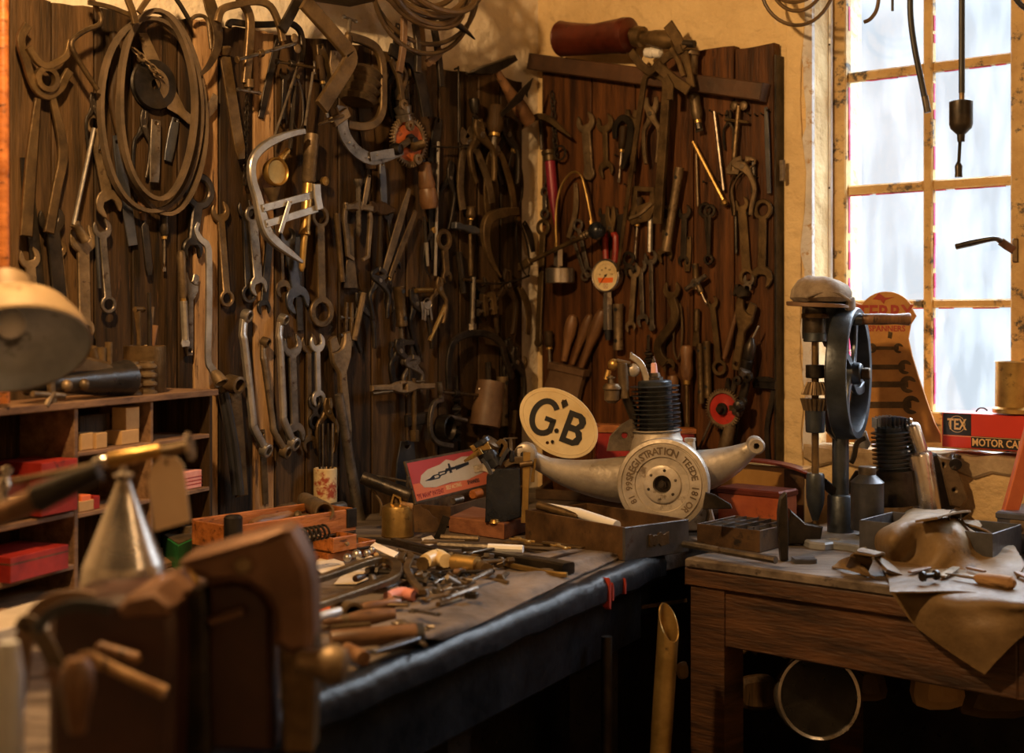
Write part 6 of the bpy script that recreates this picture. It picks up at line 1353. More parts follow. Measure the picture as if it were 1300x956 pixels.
mb = MB('brass'); mb.cyl(T.l(656, 654, .0), T.l(656, 650, .0), 8*s, 5*s, 12, .001); T.part('foot_nut', mb); T.end()
T = up(668, 650, 'brass_stand', 'tall olive brass strip standing between the black machine and the drawer', 'strip', d=3.18)
s = T.s; mb = MB('brass'); mb.strip([(p.x, p.y) for p in T.L([(669, 574), (668, 600), (667, 630), (666, 664)])], [9*s, 9*s, 8*s, 9*s], -.006, .004, .001); T.part('strip', mb)
mb = MB('brass'); mb.strip([(p.x, p.y) for p in T.L([(680, 582), (677, 600), (676, 612)])], [3*s, 4*s, 5*s], -.004, .003, .001); T.part('finger', mb)
mb = MB('rust'); mb.cyl(T.l(660, 590, .005), T.l(676, 588, .005), 4*s, n=10); T.part('cross_pin', mb); T.end()
# ---- blow lamp
T = up(505, 681, 'blow_lamp', 'brass blow lamp with round tank and tilted dark burner tube', 'blow lamp')
s = T.s
mb = MB('brass'); mb.lathe([(.001, 0), (20*s, 0), (21*s, 2*s), (20.5*s, 4*s), (20.5*s, 35*s), (19*s, 39*s), (12*s, 42*s), (.001, 43*s)], (0, 0, 0), (0, 1, 0), 32); T.part('tank', mb)
mb = MB('dark'); mb.lathe([(5*s, 0), (8*s, .001), (9*s, 10*s), (9*s, 56*s), (10*s, 58*s), (10*s, 66*s), (7*s, 66*s), (6*s, 50*s)], T.l(459, 606, .0), (.93, -.36, 0), 18); bo = T.part('burner_tube', mb)
for i in range(2): mb = MB('ink'); a = T.l(475+i*20, 612+i*8, 9*s); mb.bar([a, a+V((12*s, -4.5*s, 0))], 2*s, .002); T.part('air_slot_shade', mb, bo)  # black bars laid on the tube paint the darkness of its slots
mb = MB('rust'); mb.cyl(T.l(504, 642), T.l(500, 622), 5*s, 4*s, 10); T.part('riser', mb)
mb = MB('brass'); mb.bar([T.l(497, 640, .01), T.l(500, 628, .01), T.l(508, 632, .01), T.l(510, 642, .01)], 3*s, 8*s); T.part('filler_loop', mb)
mb = MB('steel'); mb.cyl(T.l(516, 640), T.l(518, 605), 2*s, n=8); mb.tube(smooth(T.L([(478, 604), (500, 608), (520, 612)], 0), 3), 1.4*s, 6); T.part('pump_rod', mb)
mb = MB('wood_lt'); mb.tube(T.L([(508, 640), (524, 644)], .012), [4*s, 5*s], 10); T.part('pump_knob', mb)
mb = MB('tan'); mb.tube(smooth(T.L([(467, 616), (476, 626), (484, 640), (483, 655)], -.01), 3), 1.8*s, 8); T.part('handle_wire', mb); T.end()
# scalloped bracket standing before the tester box
T = up(560, 685, 'scalloped_plate', 'dark stepped metal plate with a scalloped bright edge beside the blow lamp', 'plate')
s = T.s; mb = MB('rustbox'); mb.prism([(p.x, p.y) for p in T.L([(524, 642), (532, 641), (538, 647), (544, 648), (549, 655), (555, 657), (560, 666), (568, 655), (570, 645), (566, 640), (556, 682), (526, 674)])] if 0 else [(p.x, p.y) for p in T.L([(524, 642), (532, 640), (538, 646), (544, 648), (549, 655), (555, 658), (559, 668), (553, 676), (526, 676)])], -.004, .0, .001); T.part('plate', mb)
mb = MB('dark'); mb.strip([(p.x, p.y) for p in T.L([(567, 655), (560, 675), (552, 690)])], 10*s, .002, .008, .001); T.part('upright', mb); T.end()
# ---- orange wooden chest of drawers with open tray
O = V((-.349, 3.0, 0)); U_ = -UL; ch_h = .101
Oc = O + V((0, 0, BZ))
T = Thing('tool_chest', 'orange brown wooden chest with an open top tray and small drawers pulled out', 'chest', frame(Oc, UL, Zv, PL.N))
LLn = .35; dp = .13
def cb(name, x0, x1, y0, y1, z0_, z1_, m='wood_or', parent=None, b=.0015):
    mb = MB(m); mb.prism([(x0, y0), (x1, y0), (x1, y1), (x0, y1)], z0_, z1_, b); return T.part(name, mb, parent)
cb('tray_front', -LLn, 0, .052, ch_h, -.008, 0); cb('tray_back', -LLn, 0, .052, ch_h+.004, -dp, -dp+.008); cb('tray_side', -.008, 0, .052, ch_h, -dp+.008, -.008); cb('tray_side', -LLn, -LLn+.008, .052, ch_h, -dp+.008, -.008)
cb('tray_bottom', -LLn, 0, .046, .052, -dp, 0, 'wood_dk'); cb('carcass', -LLn, -.002, 0, .046, -dp, -.004, 'wood_dk')
cb('corner_strap', -.03, .001, .06, ch_h+.001, -.006, .002, 'dark')
for (x0, x1, y0, y1, zf) in ((-.125, -.055, .024, .056, .055), (-.048, .012, .002, .034, .045)):
    f = cb('drawer', x0, x1, y0, y1, zf, zf+.006); cb('drawer_side', x0, x0+.004, y0, y1, -.004, zf, 'wood_or', f); cb('drawer_side', x1-.004, x1, y0, y1, -.004, zf, 'wood_or', f); cb('drawer_bottom', x0, x1, y0, y0+.003, -.004, zf, 'wood_dk', f)
    mb = MB('tan'); mb.lathe([(.002, 0), (.002, .005), (.005, .007), (.004, .010), (.001, .011)], ((x0+x1)/2, (y0+y1)/2, zf+.006), (0, 0, 1), 12); T.part('knob', mb, f)
cb('drawer', -.13, -.045, .0, .022, .0, .05)
T.end()
T = along(PB, 376, 690, 420, 682, 'coil_spring', 'dark steel coil spring lying on the pulled out drawer', 'spring', off=.072)
n = 70; rr_ = .014; Lc = .085; mb = MB('dark'); mb.tube([(rr_*math.cos(i*.62), -Lc*i/n, rr_+rr_*math.sin(i*.62)) for i in range(n)], .0028, 6); T.part('spring', mb); T.end()
def lathe_on(name, lab, cat, a, b, r, prof, m, z, group=None, second=None):
    """turned thing lying from pixel a to pixel b at height z; prof = [(radius, fraction)...]"""
    A = P3(a[0], a[1], z+r); B = P3(b[0], b[1], z+r); Y = B-A; Ln = Y.length; Y.normalize(); X = Y.cross(Zv).normalized()
    T = Thing(name, lab, cat, frame(A, X, Y, X.cross(Y)), group=group); mb = MB(m); mb.lathe([(q*r, f*Ln) for q, f in prof], (0, 0, 0), (0, 1, 0), 16); T.part('body', mb)
    if second: mb = MB(second[1]); mb.lathe([(q*r, f*Ln) for q, f in second[0]], (0, 0, 0), (0, 1, 0), 14); T.part('end_piece', mb)
    T.end(); return T
HP = [(.001, 0), (.6, .02), (.9, .1), (1, .3), (.85, .6), (1, .8), (.7, .95), (.5, 1), (.001, 1)]
CYL = [(.001, 0), (.92, 0), (1, .03), (1, .97), (.92, 1), (.001, 1)]
lathe_on('wooden_grip', 'fat dark wooden handle lying in the chest tray', 'handle', (318, 668), (374, 655), .018, HP, 'wood_h', BZ+.06)
lathe_on('grey_socket', 'big tan tapering cap standing up out of the chest tray', 'cap', (386, 634), (412, 650), .022, [(.001, 0), (.75, 0), (.8, .1), (1, .9), (1, 1), (.8, 1), (.001, .8)], 'tan', BZ+.08)
lathe_on('knob_bolt', 'round headed tan bolt in the chest tray', 'bolt', (372, 656), (392, 655), .014, [(.001, 0), (.8, .1), (1, .3), (.8, .5), (.4, .55), (.4, 1), (.001, 1)], 'tan', BZ+.07)
lathe_on('dark_fitting', 'short dark pipe fitting in the far end of the chest tray', 'fitting', (412, 648), (436, 643), .013, CYL, 'steel', BZ+.075)
lathe_on('old_tap', 'brown turned fitting at the back of the chest tray', 'fitting', (352, 648), (376, 642), .011, HP, 'rust', BZ+.085)
T = up(300, 690, 'dark_bottle', 'dark cylindrical pot at the left end of the wooden chest', 'pot', d=2.72); s = T.s
mb = MB('grease'); mb.lathe([(.001, 0), (12*s, 0), (12*s, 33*s), (9*s, 36*s), (.001, 36*s)], (-4*s, 0, 0), (0, 1, 0), 18); T.part('pot', mb); T.end()
# ---- rusty tin with rods
T = up(413, 645, 'rusty_tin', 'upright rusty tin with peeling cream and red paint against the left board', 'tin', bz=.905, d=3.42); s = T.s
M['tincan'] = mat('peeling_cream_red_tin', (.42, .30, .14), (.62, .48, .26), .6, .1, 12, .3, c3=(.28, .05, .02), spots=.54)
mb = MB('tincan'); mb.lathe([(.001, -30*s), (15*s, -30*s), (15*s, 50*s), (14*s, 51*s), (13.4*s, 50*s), (13.4*s, 5*s)], (0, 0, 0), (0, 1, 0), 24); T.part('tin', mb); T.end()
for i, x in enumerate((-7, -3, 3, 8)):
    T = up(413+x, 600, 'welding_rod', 'thin dark rod standing in the rusty tin', 'rod', d=3.42, bz=1, group='rods in the rusty tin'); mb = MB('steel' if i % 2 else 'dark'); mb.cyl((0, -20*s, -.003*i), (x*.1*s, 62*s, -.003*i), 1.4*s, n=6); T.part('rod', mb); T.end()
# ---- pigeonhole cabinet on the left
CO = V((-.665, 2.975, BZ)); CU = V((-.355, -.935, 0)).normalized(); CN = V((.935, -.355, 0)).normalized()
# local frame: x to the right along the front, y up, z out of the front
T = Thing('pigeonhole_shelf', 'small dusty wooden pigeonhole cabinet standing at the left end of the bench', 'cabinet', frame(CO, -CU, Zv, CN))
CL = .76; ch = .369; cd = .13
def xat(px):
    r = V(((px-CX)/FPX, 1, 0)); m = -CU; t = (CO.x - CO.y*r.x)/(r.x*m.y-m.x); return t
def cbx(name, x0, x1, y0, y1, z0_=-cd, z1_=0, m='wood_lt', th=None):
    mb = MB(m); mb.prism([(x0, y0), (x1, y0), (x1, y1), (x0, y1)], z0_, z1_, .0015); T.part(name, mb)
M['shelfwood'] = mat('dusty_shelf_wood', (.10, .05, .022), (.26, .145, .07), .65, 0, 9, .3, stretch=(.8, 4, 4), c3=(.05, .02, .01), spots=.6)
cbx('top_board', -CL, .012, ch-.014, ch, m='shelfwood', z1_=.008); cbx('base_board', -CL, 0, .0, .012, m='shelfwood')
cbx('side_panel', -.012, 0, .012, ch-.014, m='wood_dk'); cbx('side_panel', -CL, -CL+.012, .012, ch-.014, m='wood_dk')
x1_, x2_ = xat(97), xat(193)
cbx('divider', x1_-.006, x1_+.006, .012, ch-.014, m='shelfwood'); cbx('divider', x2_-.005, x2_+.005, .012, ch-.014, m='shelfwood')
for z_ in (.262, .145): cbx('shelf_board', x1_+.006, -.012, z_, z_+.009, m='shelfwood')
cbx('shelf_board', -CL+.012, x1_-.006, .05, .06, m='shelfwood')
cbx('shelf_board', -CL+.012, x1_-.006, .15, .16, m='shelfwood')
cbx('back_panel', -CL, 0, .012, ch-.014, -cd-.004, -cd, 'wood_dk')
SF = T.M
T.end()
def inbox(lab, x0, x1, y0, y1, z0_, z1_, m, name='carton', cat='box', stripe=None, group=None):
    T = Thing(name, lab, cat, SF @ MX.Translation(V(((x0+x1)/2, y0, (z0_+z1_)/2))), group=group)
    w_, h_, d_ = (x1-x0)/2, y1-y0, (z1_-z0_)/2; mb = MB(m); mb.prism([(-w_, 0), (w_, 0), (w_, h_), (-w_, h_)], -d_, d_, .001); T.part('box', mb)
    if stripe:
        for q in stripe[1:]: mb = MB(stripe[0]); mb.prism([(-w_-.0003, h_*q), (w_+.0003, h_*q), (w_+.0003, h_*q+h_*.06), (-w_-.0003, h_*q+h_*.06)], -d_-.0003, d_+.0003); T.part('printed_stripe', mb)
    T.end(); return T
xs = lambda p: xat(p)
inbox('brown open card box on the middle shelf of the cabinet', xs(109), xs(124), .272, .304, -.06, -.01, 'card'); inbox('second brown card box next to the open one', xs(125), xs(139), .272, .302, -.05, -.005, 'card')
inbox('flat orange box under the cabinet middle shelf boxes', xs(103), xs(122), .155, .175, -.07, -.005, 'card')
inbox('dark printed box at the back of the cabinet', xs(128), xs(166), .272, .335, -.10, -.05, 'wood_dk')
inbox('tan carton standing high in the cabinet', xs(168), xs(185), .300, .345, -.05, -.015, 'card'); inbox('yellow brown carton holding the tan carton up', xs(160), xs(182), .272, .300, -.06, -.01, 'card')
inbox('pink and white striped small box on the right lower shelf', xs(238), xs(262), .155, .193, -.06, -.012, 'pink', stripe=('redink', .2, .4, .6)) 
inbox('small red and orange box low in the cabinet middle', xs(107), xs(119), .155, .185, -.06, -.006, 'lidor'); inbox('narrow red box beside the red and orange one', xs(122), xs(130), .155, .18, -.06, -.006, 'red')
inbox('red box with a yellow stripe in the left compartment', xs(46), xs(92), .165, .262, -.10, .012, 'red', stripe=('goldink', .45))
inbox('dark red tin under the yellow striped box', xs(-25), xs(44), .165, .24, -.10, -.01, 'darkred', stripe=('goldink', .5))
inbox('bright red low box at the bottom left of the cabinet', xs(2), xs(76), .0605, .105, -.10, .02, 'red', stripe=('tan', .7))
# green tin before the cabinet
T = up(237, 714, 'green_tin', 'bright green rectangular oil tin with a round cap in front of the cabinet', 'tin', d=2.86); s = T.s
a = P3(207, 712, BZ); b = P3(226, 726, BZ); c = P3(268, 705, BZ); d_ = P3(248, 694, BZ); mb = MB('green'); mb.X = T.Mi; mb.prism([(p.x, p.y) for p in (a, b, c, d_)], BZ, BZ+.055, .002); T.part('tin', mb)
mb = MB('tan'); mb.X = T.Mi; mb.prism([(p.x, p.y) for p in (a*.98+c*.02, b*.98+d_*.02, c*.98+a*.02, d_*.98+b*.02)], BZ+.055, BZ+.057, .0005); m_ = (a+b+c+d_)/4; mb.cyl((m_.x, m_.y, BZ+.056), (m_.x, m_.y, BZ+.072), .016, n=18, b=.001); T.part('top_and_cap', mb, label='dusty top with cap'); T.end()
# things on top of the cabinet
ct = SF @ V((0, ch, 0)); TZ = ct.z
def on_top(name, lab, cat, px, fn, back=.06, group=None):
    T = Thing(name, lab, cat, SF @ MX.Translation(V((xat(px), ch, -back))), group=group); fn(T); T.end()
def f_tin(T): mb = MB('rust'); mb.lathe([(.001, 0), (.043, 0), (.044, .002), (.044, .098), (.041, .1), (.040, .098), (.040, .01)], (0, 0, 0), (0, 1, 0), 26); T.part('tin', mb)
on_top('brush_tin', 'plain dark round tin full of tools on top of the cabinet', 'tin', 214, f_tin)
for i, (dx, hgt, mm) in enumerate(((-.02, .16, 'rust'), (.0, .20, 'dark'), (.02, .17, 'tan'), (.012, .13, 'wood_h'))):
    def f_r(T, i=i, hgt=hgt, mm=mm): 
        mb = MB(mm); mb.tube([(0, .005, 0), (0, hgt*.7, .0), (.004*i-.006, hgt, 0)], [.005, .005, .008 if i != 1 else .004], 10); T.part('tool', mb)
        if i == 0: mb = MB('rust'); mb.tube([(-.014, hgt+.004, 0), (.016, hgt+.004, 0)], .006, 8); T.part('hammer_head', mb)
    T = Thing('standing_tool', ('rusty little hammer standing leftmost in the round tin', 'tall dark rod standing in the round tin', 'tan rod at the right of the round tin', 'short wooden handle in the round tin')[i], 'tool', SF @ MX.Translation(V((xat(214)+dx, ch+.012, -.06+(i % 2)*.012)))); f_r(T); T.end()
for px, lab in ((181, 'left ribbed spool on the cabinet top'), (201, 'right ribbed spool on the cabinet top')):
    def f_s(T): mb = MB('tan'); mb.lathe([(.001, 0)]+[((.021 if (i//2) % 2 == 0 else .015), .068*i/15) for i in range(16)]+[(.001, .068)], (0, 0, 0), (0, 1, 0), 20); T.part('spool', mb)
    on_top('ribbed_spool', lab, 'spool', px, f_s, .028)
def f_torch(T):
    mb = MB('grease'); a = V((-.20, .035, .0)); b = V((.10, .035, 0)); mb.lathe([(.012, 0), (.02, .01), (.022, .12), (.026, .16), (.03, .2), (.034, .27), (.038, .3), (.030, .302), (.024, .28), (.001, .26)], a, b-a, 24); T.part('barrel', mb)
    mb = MB('rust'); mb.prism([(-.17, .05), (-.14, .10), (-.05, .085), (.03, .07), (.05, .052)], -.02, .02, .006); T.part('top_casting', mb)
    mb = MB('tan'); mb.bar(smooth([(-.155, .0, .03), (-.165, .03, .034), (-.16, .07, .034), (-.12, .105, .02)], 3), .014, .01, up=(0, 0, 1)); T.part('clamp_strap', mb)
    mb = MB('tan'); mb.tube([(-.21, .02, .03), (-.13, .012, .034)], .006, 8); mb.tube([(-.18, -.004, .034), (-.16, .02, .034)], .006, 8); T.part('wing_screw', mb)
    for x in (-.11, -.06): mb = MB('tan'); mb.ball((x, .03, .024), .012, 10); T.part('boss', mb)
    mb = MB('rust'); mb.cyl((.02, .065, 0), (.02, .1, 0), .012, n=12); mb.cyl((.0, .07, 0), (-.01, .1, 0), .012, n=12); mb.cyl((.045, .06, 0), (.047, .11, 0), .008, n=12); T.part('top_bolt', mb)
on_top('carburettor_horn', 'big black trumpet ended casting lying on the cabinet top', 'casting', 135, f_torch, .03)
# ================================================================== right bench
def sheet(T, name, grid, m, th=.003, k=3, noise=.0, par=None, seed=3):
    """cloth or leather: smooth surface through a grid of world points, with thickness"""
    g = [[V(p) for p in row] for row in grid]
    rows = [smooth(r_, k) for r_ in g]; n = len(rows[0]); cols_ = [smooth([r_[i] for r_ in rows], k) for i in range(n)]
    m_ = len(cols_[0]); q = random.Random(seed); mb = MB(m); vs = []; 
    P = [[T.Mi @ (cols_[i][j]+V((q.uniform(-1, 1), q.uniform(-1, 1), q.uniform(-1, 1)))*noise) for j in range(m_)] for i in range(n)]
    N_ = [[None]*m_ for _ in range(n)]
    for i in range(n):
        for j in range(m_):
            a = P[min(i+1, n-1)][j]-P[max(i-1, 0)][j]; b = P[i][min(j+1, m_-1)]-P[i][max(j-1, 0)]; N_[i][j] = a.cross(b).normalized() if a.cross(b).length > 1e-10 else V((0, 0, 1))
    for s_ in (1, -1):
        for i in range(n):
            for j in range(m_): vs.append(P[i][j]+N_[i][j]*th*.5*s_)
    o = n*m_; fs = []; ix = lambda i, j: i*m_+j
    for i in range(n-1):
        for j in range(m_-1): fs.append([ix(i, j), ix(i+1, j), ix(i+1, j+1), ix(i, j+1)]); fs.append([o+ix(i, j), o+ix(i, j+1), o+ix(i+1, j+1), o+ix(i+1, j)])
    for i in range(n-1): fs.append([ix(i, 0), o+ix(i, 0), o+ix(i+1, 0), ix(i+1, 0)]); fs.append([ix(i, m_-1), ix(i+1, m_-1), o+ix(i+1, m_-1), o+ix(i, m_-1)])
    for j in range(m_-1): fs.append([ix(0, j), ix(0, j+1), o+ix(0, j+1), o+ix(0, j)]); fs.append([ix(n-1, j), o+ix(n-1, j), o+ix(n-1, j+1), ix(n-1, j+1)])
    mb.add(vs, fs); ob = mb.build(name); ob.data.set_sharp_from_angle(angle=R(75)); ob.parent = par or T.e
    if not par: T.ch.append(ob)
    return ob
# ---- hand cranked drill press
T = up(1067, 676, 'drill_press', 'tall blue black hand cranked drill press with a big spoked flywheel', 'drill press', bz=BZ+.02, d=3.2); s = T.s
l = T.l
mb = MB('dustiron'); mb.prism([(x*s, y) for x, y in ((-60, -.09), (-56, -.14), (-40, -.165), (-28, -.15), (-14, -.17), (2, -.215), (20, -.20), (34, -.13), (38, .0), (40, .05), (20, .08), (-30, .08), (-56, .02))], 0, .02, .004, [circ((-24*s, -.11), .014, 10), circ((14*s, -.15), .007, 10, ry=.026), circ((-42*s, -.05), .008, 8), circ((20*s, -.03), .007, 8)])
for i, v in enumerate(mb.v): mb.v[i] = V((v.x, v.z-.018, -v.y))
bo = T.part('base_plate', mb, label='slotted base plate')
mb = MB('iron'); mb.lathe([(.001, 0), (16.5*s, 0), (16.5*s, 46*s), (15*s, 48*s), (11*s, 49*s)], (0, 0, 0), (0, 1, 0), 24); T.part('column_socket', mb)
mb = MB('iron'); mb.lathe([(10.5*s, 45*s), (10.5*s, 290*s), (9*s, 292*s), (.001, 292*s)], (0, 0, 0), (0, 1, 0), 20); T.part('column', mb)
mb = MB('iron'); mb.prism([(p.x, p.y) for p in T.L([(1020, 384), (1052, 380), (1075, 384), (1080, 400), (1076, 430), (1060, 445), (1048, 440), (1044, 430), (1020, 430)])], -.02, .02, .005); T.part('head_casting', mb)
c = lambda y: l(1035, y, .03)
def seg(name, y0, y1, r0, r1, m, n=20, b=.0): mb = MB(m); mb.cyl(c(y0), c(y1), r0*s, r1*s, n, b); return T.part(name, mb)
seg('feed_drum', 430, 378, 13.5, 13.5, 'dark', b=.002); seg('copper_band', 404, 398, 17, 17, 'rust', b=.001); seg('cap_boss', 378, 360, 9, 8, 'dark'); seg('feed_collar', 434, 422, 15, 14, 'iron', b=.002)
seg('spindle', 640, 380, 4.6, 4.6, 'rust', 12); seg('thrust_collar', 480, 463, 12, 12, 'dark', b=.002); seg('sleeve', 549, 518, 12, 13, 'iron', b=.002); seg('chuck_top', 612, 604, 11, 11, 'iron', b=.001)
for (y0, y1, r0, r1) in ((501, 485, 18, 11), (521, 506, 15, 19)):
    mb = MB('tan'); n = 18; lp = []
    a = c(y0); b_ = c(y1); vs = []; 
    for i in range(n*4):
        th = 2*PI*i/(n*4); kk = 1. if (i % 4) < 2 else .84; vs.append((a.x+r0*s*kk*math.cos(th), a.y, a.z+r0*s*kk*math.sin(th)))
    for i in range(n*4):
        th = 2*PI*i/(n*4); kk = 1. if (i % 4) < 2 else .84; vs.append((b_.x+r1*s*kk*math.cos(th), b_.y, b_.z+r1*s*kk*math.sin(th)))
    N4 = n*4; mb.add(vs, [[i, (i+1) % N4, N4+(i+1) % N4, N4+i] for i in range(N4)]+[list(range(N4))[::-1], list(range(N4, 2*N4))]); T.part('bevel_gear', mb, label='tan toothed bevel gear')
mb = MB('iron'); q = c(640); mb.lathe([(.001, -22*s), (4*s, -20*s), (10*s, -2*s), (11.5*s, 8*s), (11.5*s, 36*s), (10*s, 39*s), (.001, 39*s)], q, (0, 1, 0), 20); T.part('chuck', mb)
mb = MB('rust'); mb.tube([c(655), c(672), l(1026, 684, .03)], 3.5*s, 8); T.part('drill_bit', mb)
mb = MB('dark'); mb.bar([l(1044, 612, .02), l(1056, 622, .005), l(1062, 628, .0)], 12*s, .02); T.part('table_arm', mb)
mb = MB('iron'); mb.prism([(p.x, p.y) for p in T.L([(1048, 470), (1060, 462), (1060, 560), (1050, 548)])], -.02, .02, .004); T.part('frame_web', mb)
wc = l(1078, 474, .03); wn = V((.90, 0, .435)).normalized(); W_ = frame(wc, V((0, 1, 0)).cross(wn).normalized(), V((0, 1, 0)), wn); rW = 83*s
mb = MB('iron'); mb.X = W_; prof = [(rW*.87, -.018), (rW*.88, -.022), (rW*.97, -.024), (rW, -.020), (rW, .020), (rW*.98, .024), (rW*.88, .022), (rW*.87, .018), (rW*.87, -.018)]; mb.lathe(prof, (0, 0, 0), (0, 0, 1), 56); T.part('flywheel_rim', mb)
for i in range(4):
    a0 = R(90*i+35); P = [(rW*f*math.cos(a0+.9*(f-.1)), rW*f*math.sin(a0+.9*(f-.1)), .004) for f in (.1, .25, .45, .65, .85)]
    mb = MB('iron'); mb.X = W_; mb.bar(smooth(P, 3), .024, .012, scale=resample([1.2, 1, .8, .9, 1.3], 13), b=.4); T.part('curved_spoke', mb)
mb = MB('iron'); mb.X = W_; mb.cyl((0, 0, -.03), (0, 0, .03), rW*.2, rW*.16, 20, .003); T.part('hub', mb)
mb = MB('rust'); mb.X = W_; mb.cyl((0, 0, .03), (0, 0, .05), rW*.09, n=14, b=.002); T.part('axle_nut', mb)
mb = MB('dark'); mb.X = W_; mb.lathe([(rW*.4, -.045)]+[(rW*.4, -.03), (rW*.3, -.025), (.001, -.025)], (0, 0, 0), (0, 0, 1), 36); T.part('gear_disc', mb)
mb = MB('wood_h'); hp = V((rW*.25, rW*.86, .02)); Wm = W_; mb.X = MX.Identity(4); a = Wm @ V((-.05*0, rW*.82, .02)); e = a+V((64*s, 0, .02)); mb.lathe([(5*s, 0), (7*s, 4*s), (7.2*s, 30*s), (6.4*s, 45*s), (8*s, 62*s), (7*s, 64*s), (.001, 64*s)], a, (e-a), 16); T.part('crank_handle', mb, label='dark wooden crank handle')
mb = MB('iron'); mb.cyl(a-V((6*s, 0, 0)), a+V((4*s, 0, 0)), 8*s, n=14, b=.001); T.part('handle_boss', mb); T.end()
# flat cap on the press
T = up(1043, 386, 'flat_cap', 'worn grey brown cloth flat cap sitting on top of the drill press', 'cap', d=3.18, bz=1.4); s = T.s
T_ = T
def capring(y, rx, rz, cx_, cz, n=28, dy=0, w=.0): return [(cx_*s+rx*s*math.cos(2*PI*i/n), (386-y)*s+dy*math.cos(2*PI*i/n)+w*math.sin(5*2*PI*i/n), cz+rz*math.sin(2*PI*i/n)) for i in range(n)]
rings = [capring(384, 20, .055, 3, 0), capring(383, 34, .085, 0, .0), capring(378, 38, .095, -1, 0, w=.001), capring(369, 37, .095, 0, 0, dy=-.006, w=.003), capring(360, 31, .085, 1, 0, dy=-.008, w=.003), capring(354, 20, .06, 0, 0, dy=-.006, w=.002), capring(351, 6, .02, -2, 0)]
n = 28; vs = [p for r_ in rings for p in r_]; fs = [[i*n+j, i*n+(j+1) % n, (i+1)*n+(j+1) % n, (i+1)*n+j] for i in range(len(rings)-1) for j in range(n)]+[list(range(n)), [(len(rings)-1)*n+j for j in range(n)][::-1]]
mb = MB('capcloth'); mb.add(vs, fs); o = T.part('crown', mb)
mb = MB('leather'); pk = [(-42*s, .3*s+.004, .02), (-41*s, 0, .05), (-30*s, -1*s, .075), (-10*s, -2*s, .088), (10*s, -3*s, .085), (22*s, -4*s, .07)]; mb.bar(smooth(pk, 4), .034, .009, up=(0, 1, 0), scale=resample([.4, 1, 1.1, 1.1, 1, .4], 21)); T.part('peak', mb, label='dark stiff peak')
mb = MB('capcloth'); mb.bar(smooth([(24*s, -8*s+.01, .06), (32*s, -2*s, .05), (38*s, -6*s, .01), (36*s, -10*s, -.04)], 4), .04, .012, up=(1, 0, 0), scale=resample([.8, 1, 1, .8], 13)); T.part('ear_fold', mb)
mb = MB('capcloth'); mb.tube(smooth([(-30*s, 10*s, .075), (-12*s, 20*s, .08), (8*s, 20*s, .083), (26*s, 8*s, .07)], 4), [.004]*2, 8) if 0 else mb.tube(smooth([(-30*s, 8*s, .080), (-12*s, 14*s, .088), (8*s, 13*s, .09), (26*s, 3*s, .078)], 4), .004, 8); T.part('seam_fold', mb); T.end()
# ---- spanner display board on the sill
T = on(PW, 1122, 562, 'spanner_sign', 'orange display board printed with dark spanner pictures, standing on the window sill', 'sign', off=-.035)
k = T.w(1122, 450, 1); kv = T.w(1122, 450, 1, 0, 1)
rt = [(1158, 384), (1158, 392), (1163, 401), (1156, 412), (1153, 430), (1158, 452), (1166, 478), (1176, 508), (1186, 536), (1194, 552), (1194, 562)]
cxs = 1122
topc = [(1122+36*math.cos(R(a))+3, 403-33*math.sin(R(a))) for a in range(30, 151, 12)]
lt = [(cxs-(x-cxs)*1.02, y) for x, y in rt[::-1]]
mb = MB('signtan'); mb.prism([(p.x, p.y) for p in T.L(rt[::-1][::-1][::-1]+topc+lt[::-1])], -.006, 0, .0015); T.part('board', mb)
def sgt(txt, x, y, size, m, wf=1.): mb = MB(m); p = T.l(x, y); mb.text(txt, size, (p.x, p.y), .0006, .0004, wf); T.part('lettering', mb)
sgt('TERRY', 1124, 397, .056, 'redink', .95); sgt('SPANNERS', 1126, 417, .021, 'redink', 1.02)
mb = MB('redink'); mb.prism([(p.x, p.y) for p in T.L([(1108, 380), (1116, 372), (1124, 378), (1136, 377), (1124, 381), (1122, 386), (1118, 381)])], 0, .001); T.part('emblem', mb)
mb = MB('rust'); 
for y, L_, wd in ((442, 34, 7), (466, 50, 10), (488, 58, 12), (514, 66, 13)):
    for side in (-1, 1):
        h1, _ = jaw('open', 0, wd*kv*.9, wd*kv*.32, True, 16); p = T.l(1124+side*L_*.5, y); 
        h1 = [(-q[1]*side*-1, q[0]) for q in h1]; mb.prism([(p.x+q[0], p.y+q[1]) for q in h1], 0, .002, 0)
    a, b = T.L([(1124-L_*.5, y), (1124+L_*.5, y)]); mb.strip([(a.x, a.y), ((a.x+b.x)/2, (a.y+b.y)/2), (b.x, b.y)], [wd*kv*.62]*3, 0, .0018, 0)
p = T.l(1130, 425); mb.prism([(p.x-.006, p.y-.008), (p.x+.004, p.y-.010), (p.x+.007, p.y+.006), (p.x-.004, p.y+.009)], 0, .0018); T.part('printed_spanners', mb, label='dark printed pictures of spanners')
T.end()
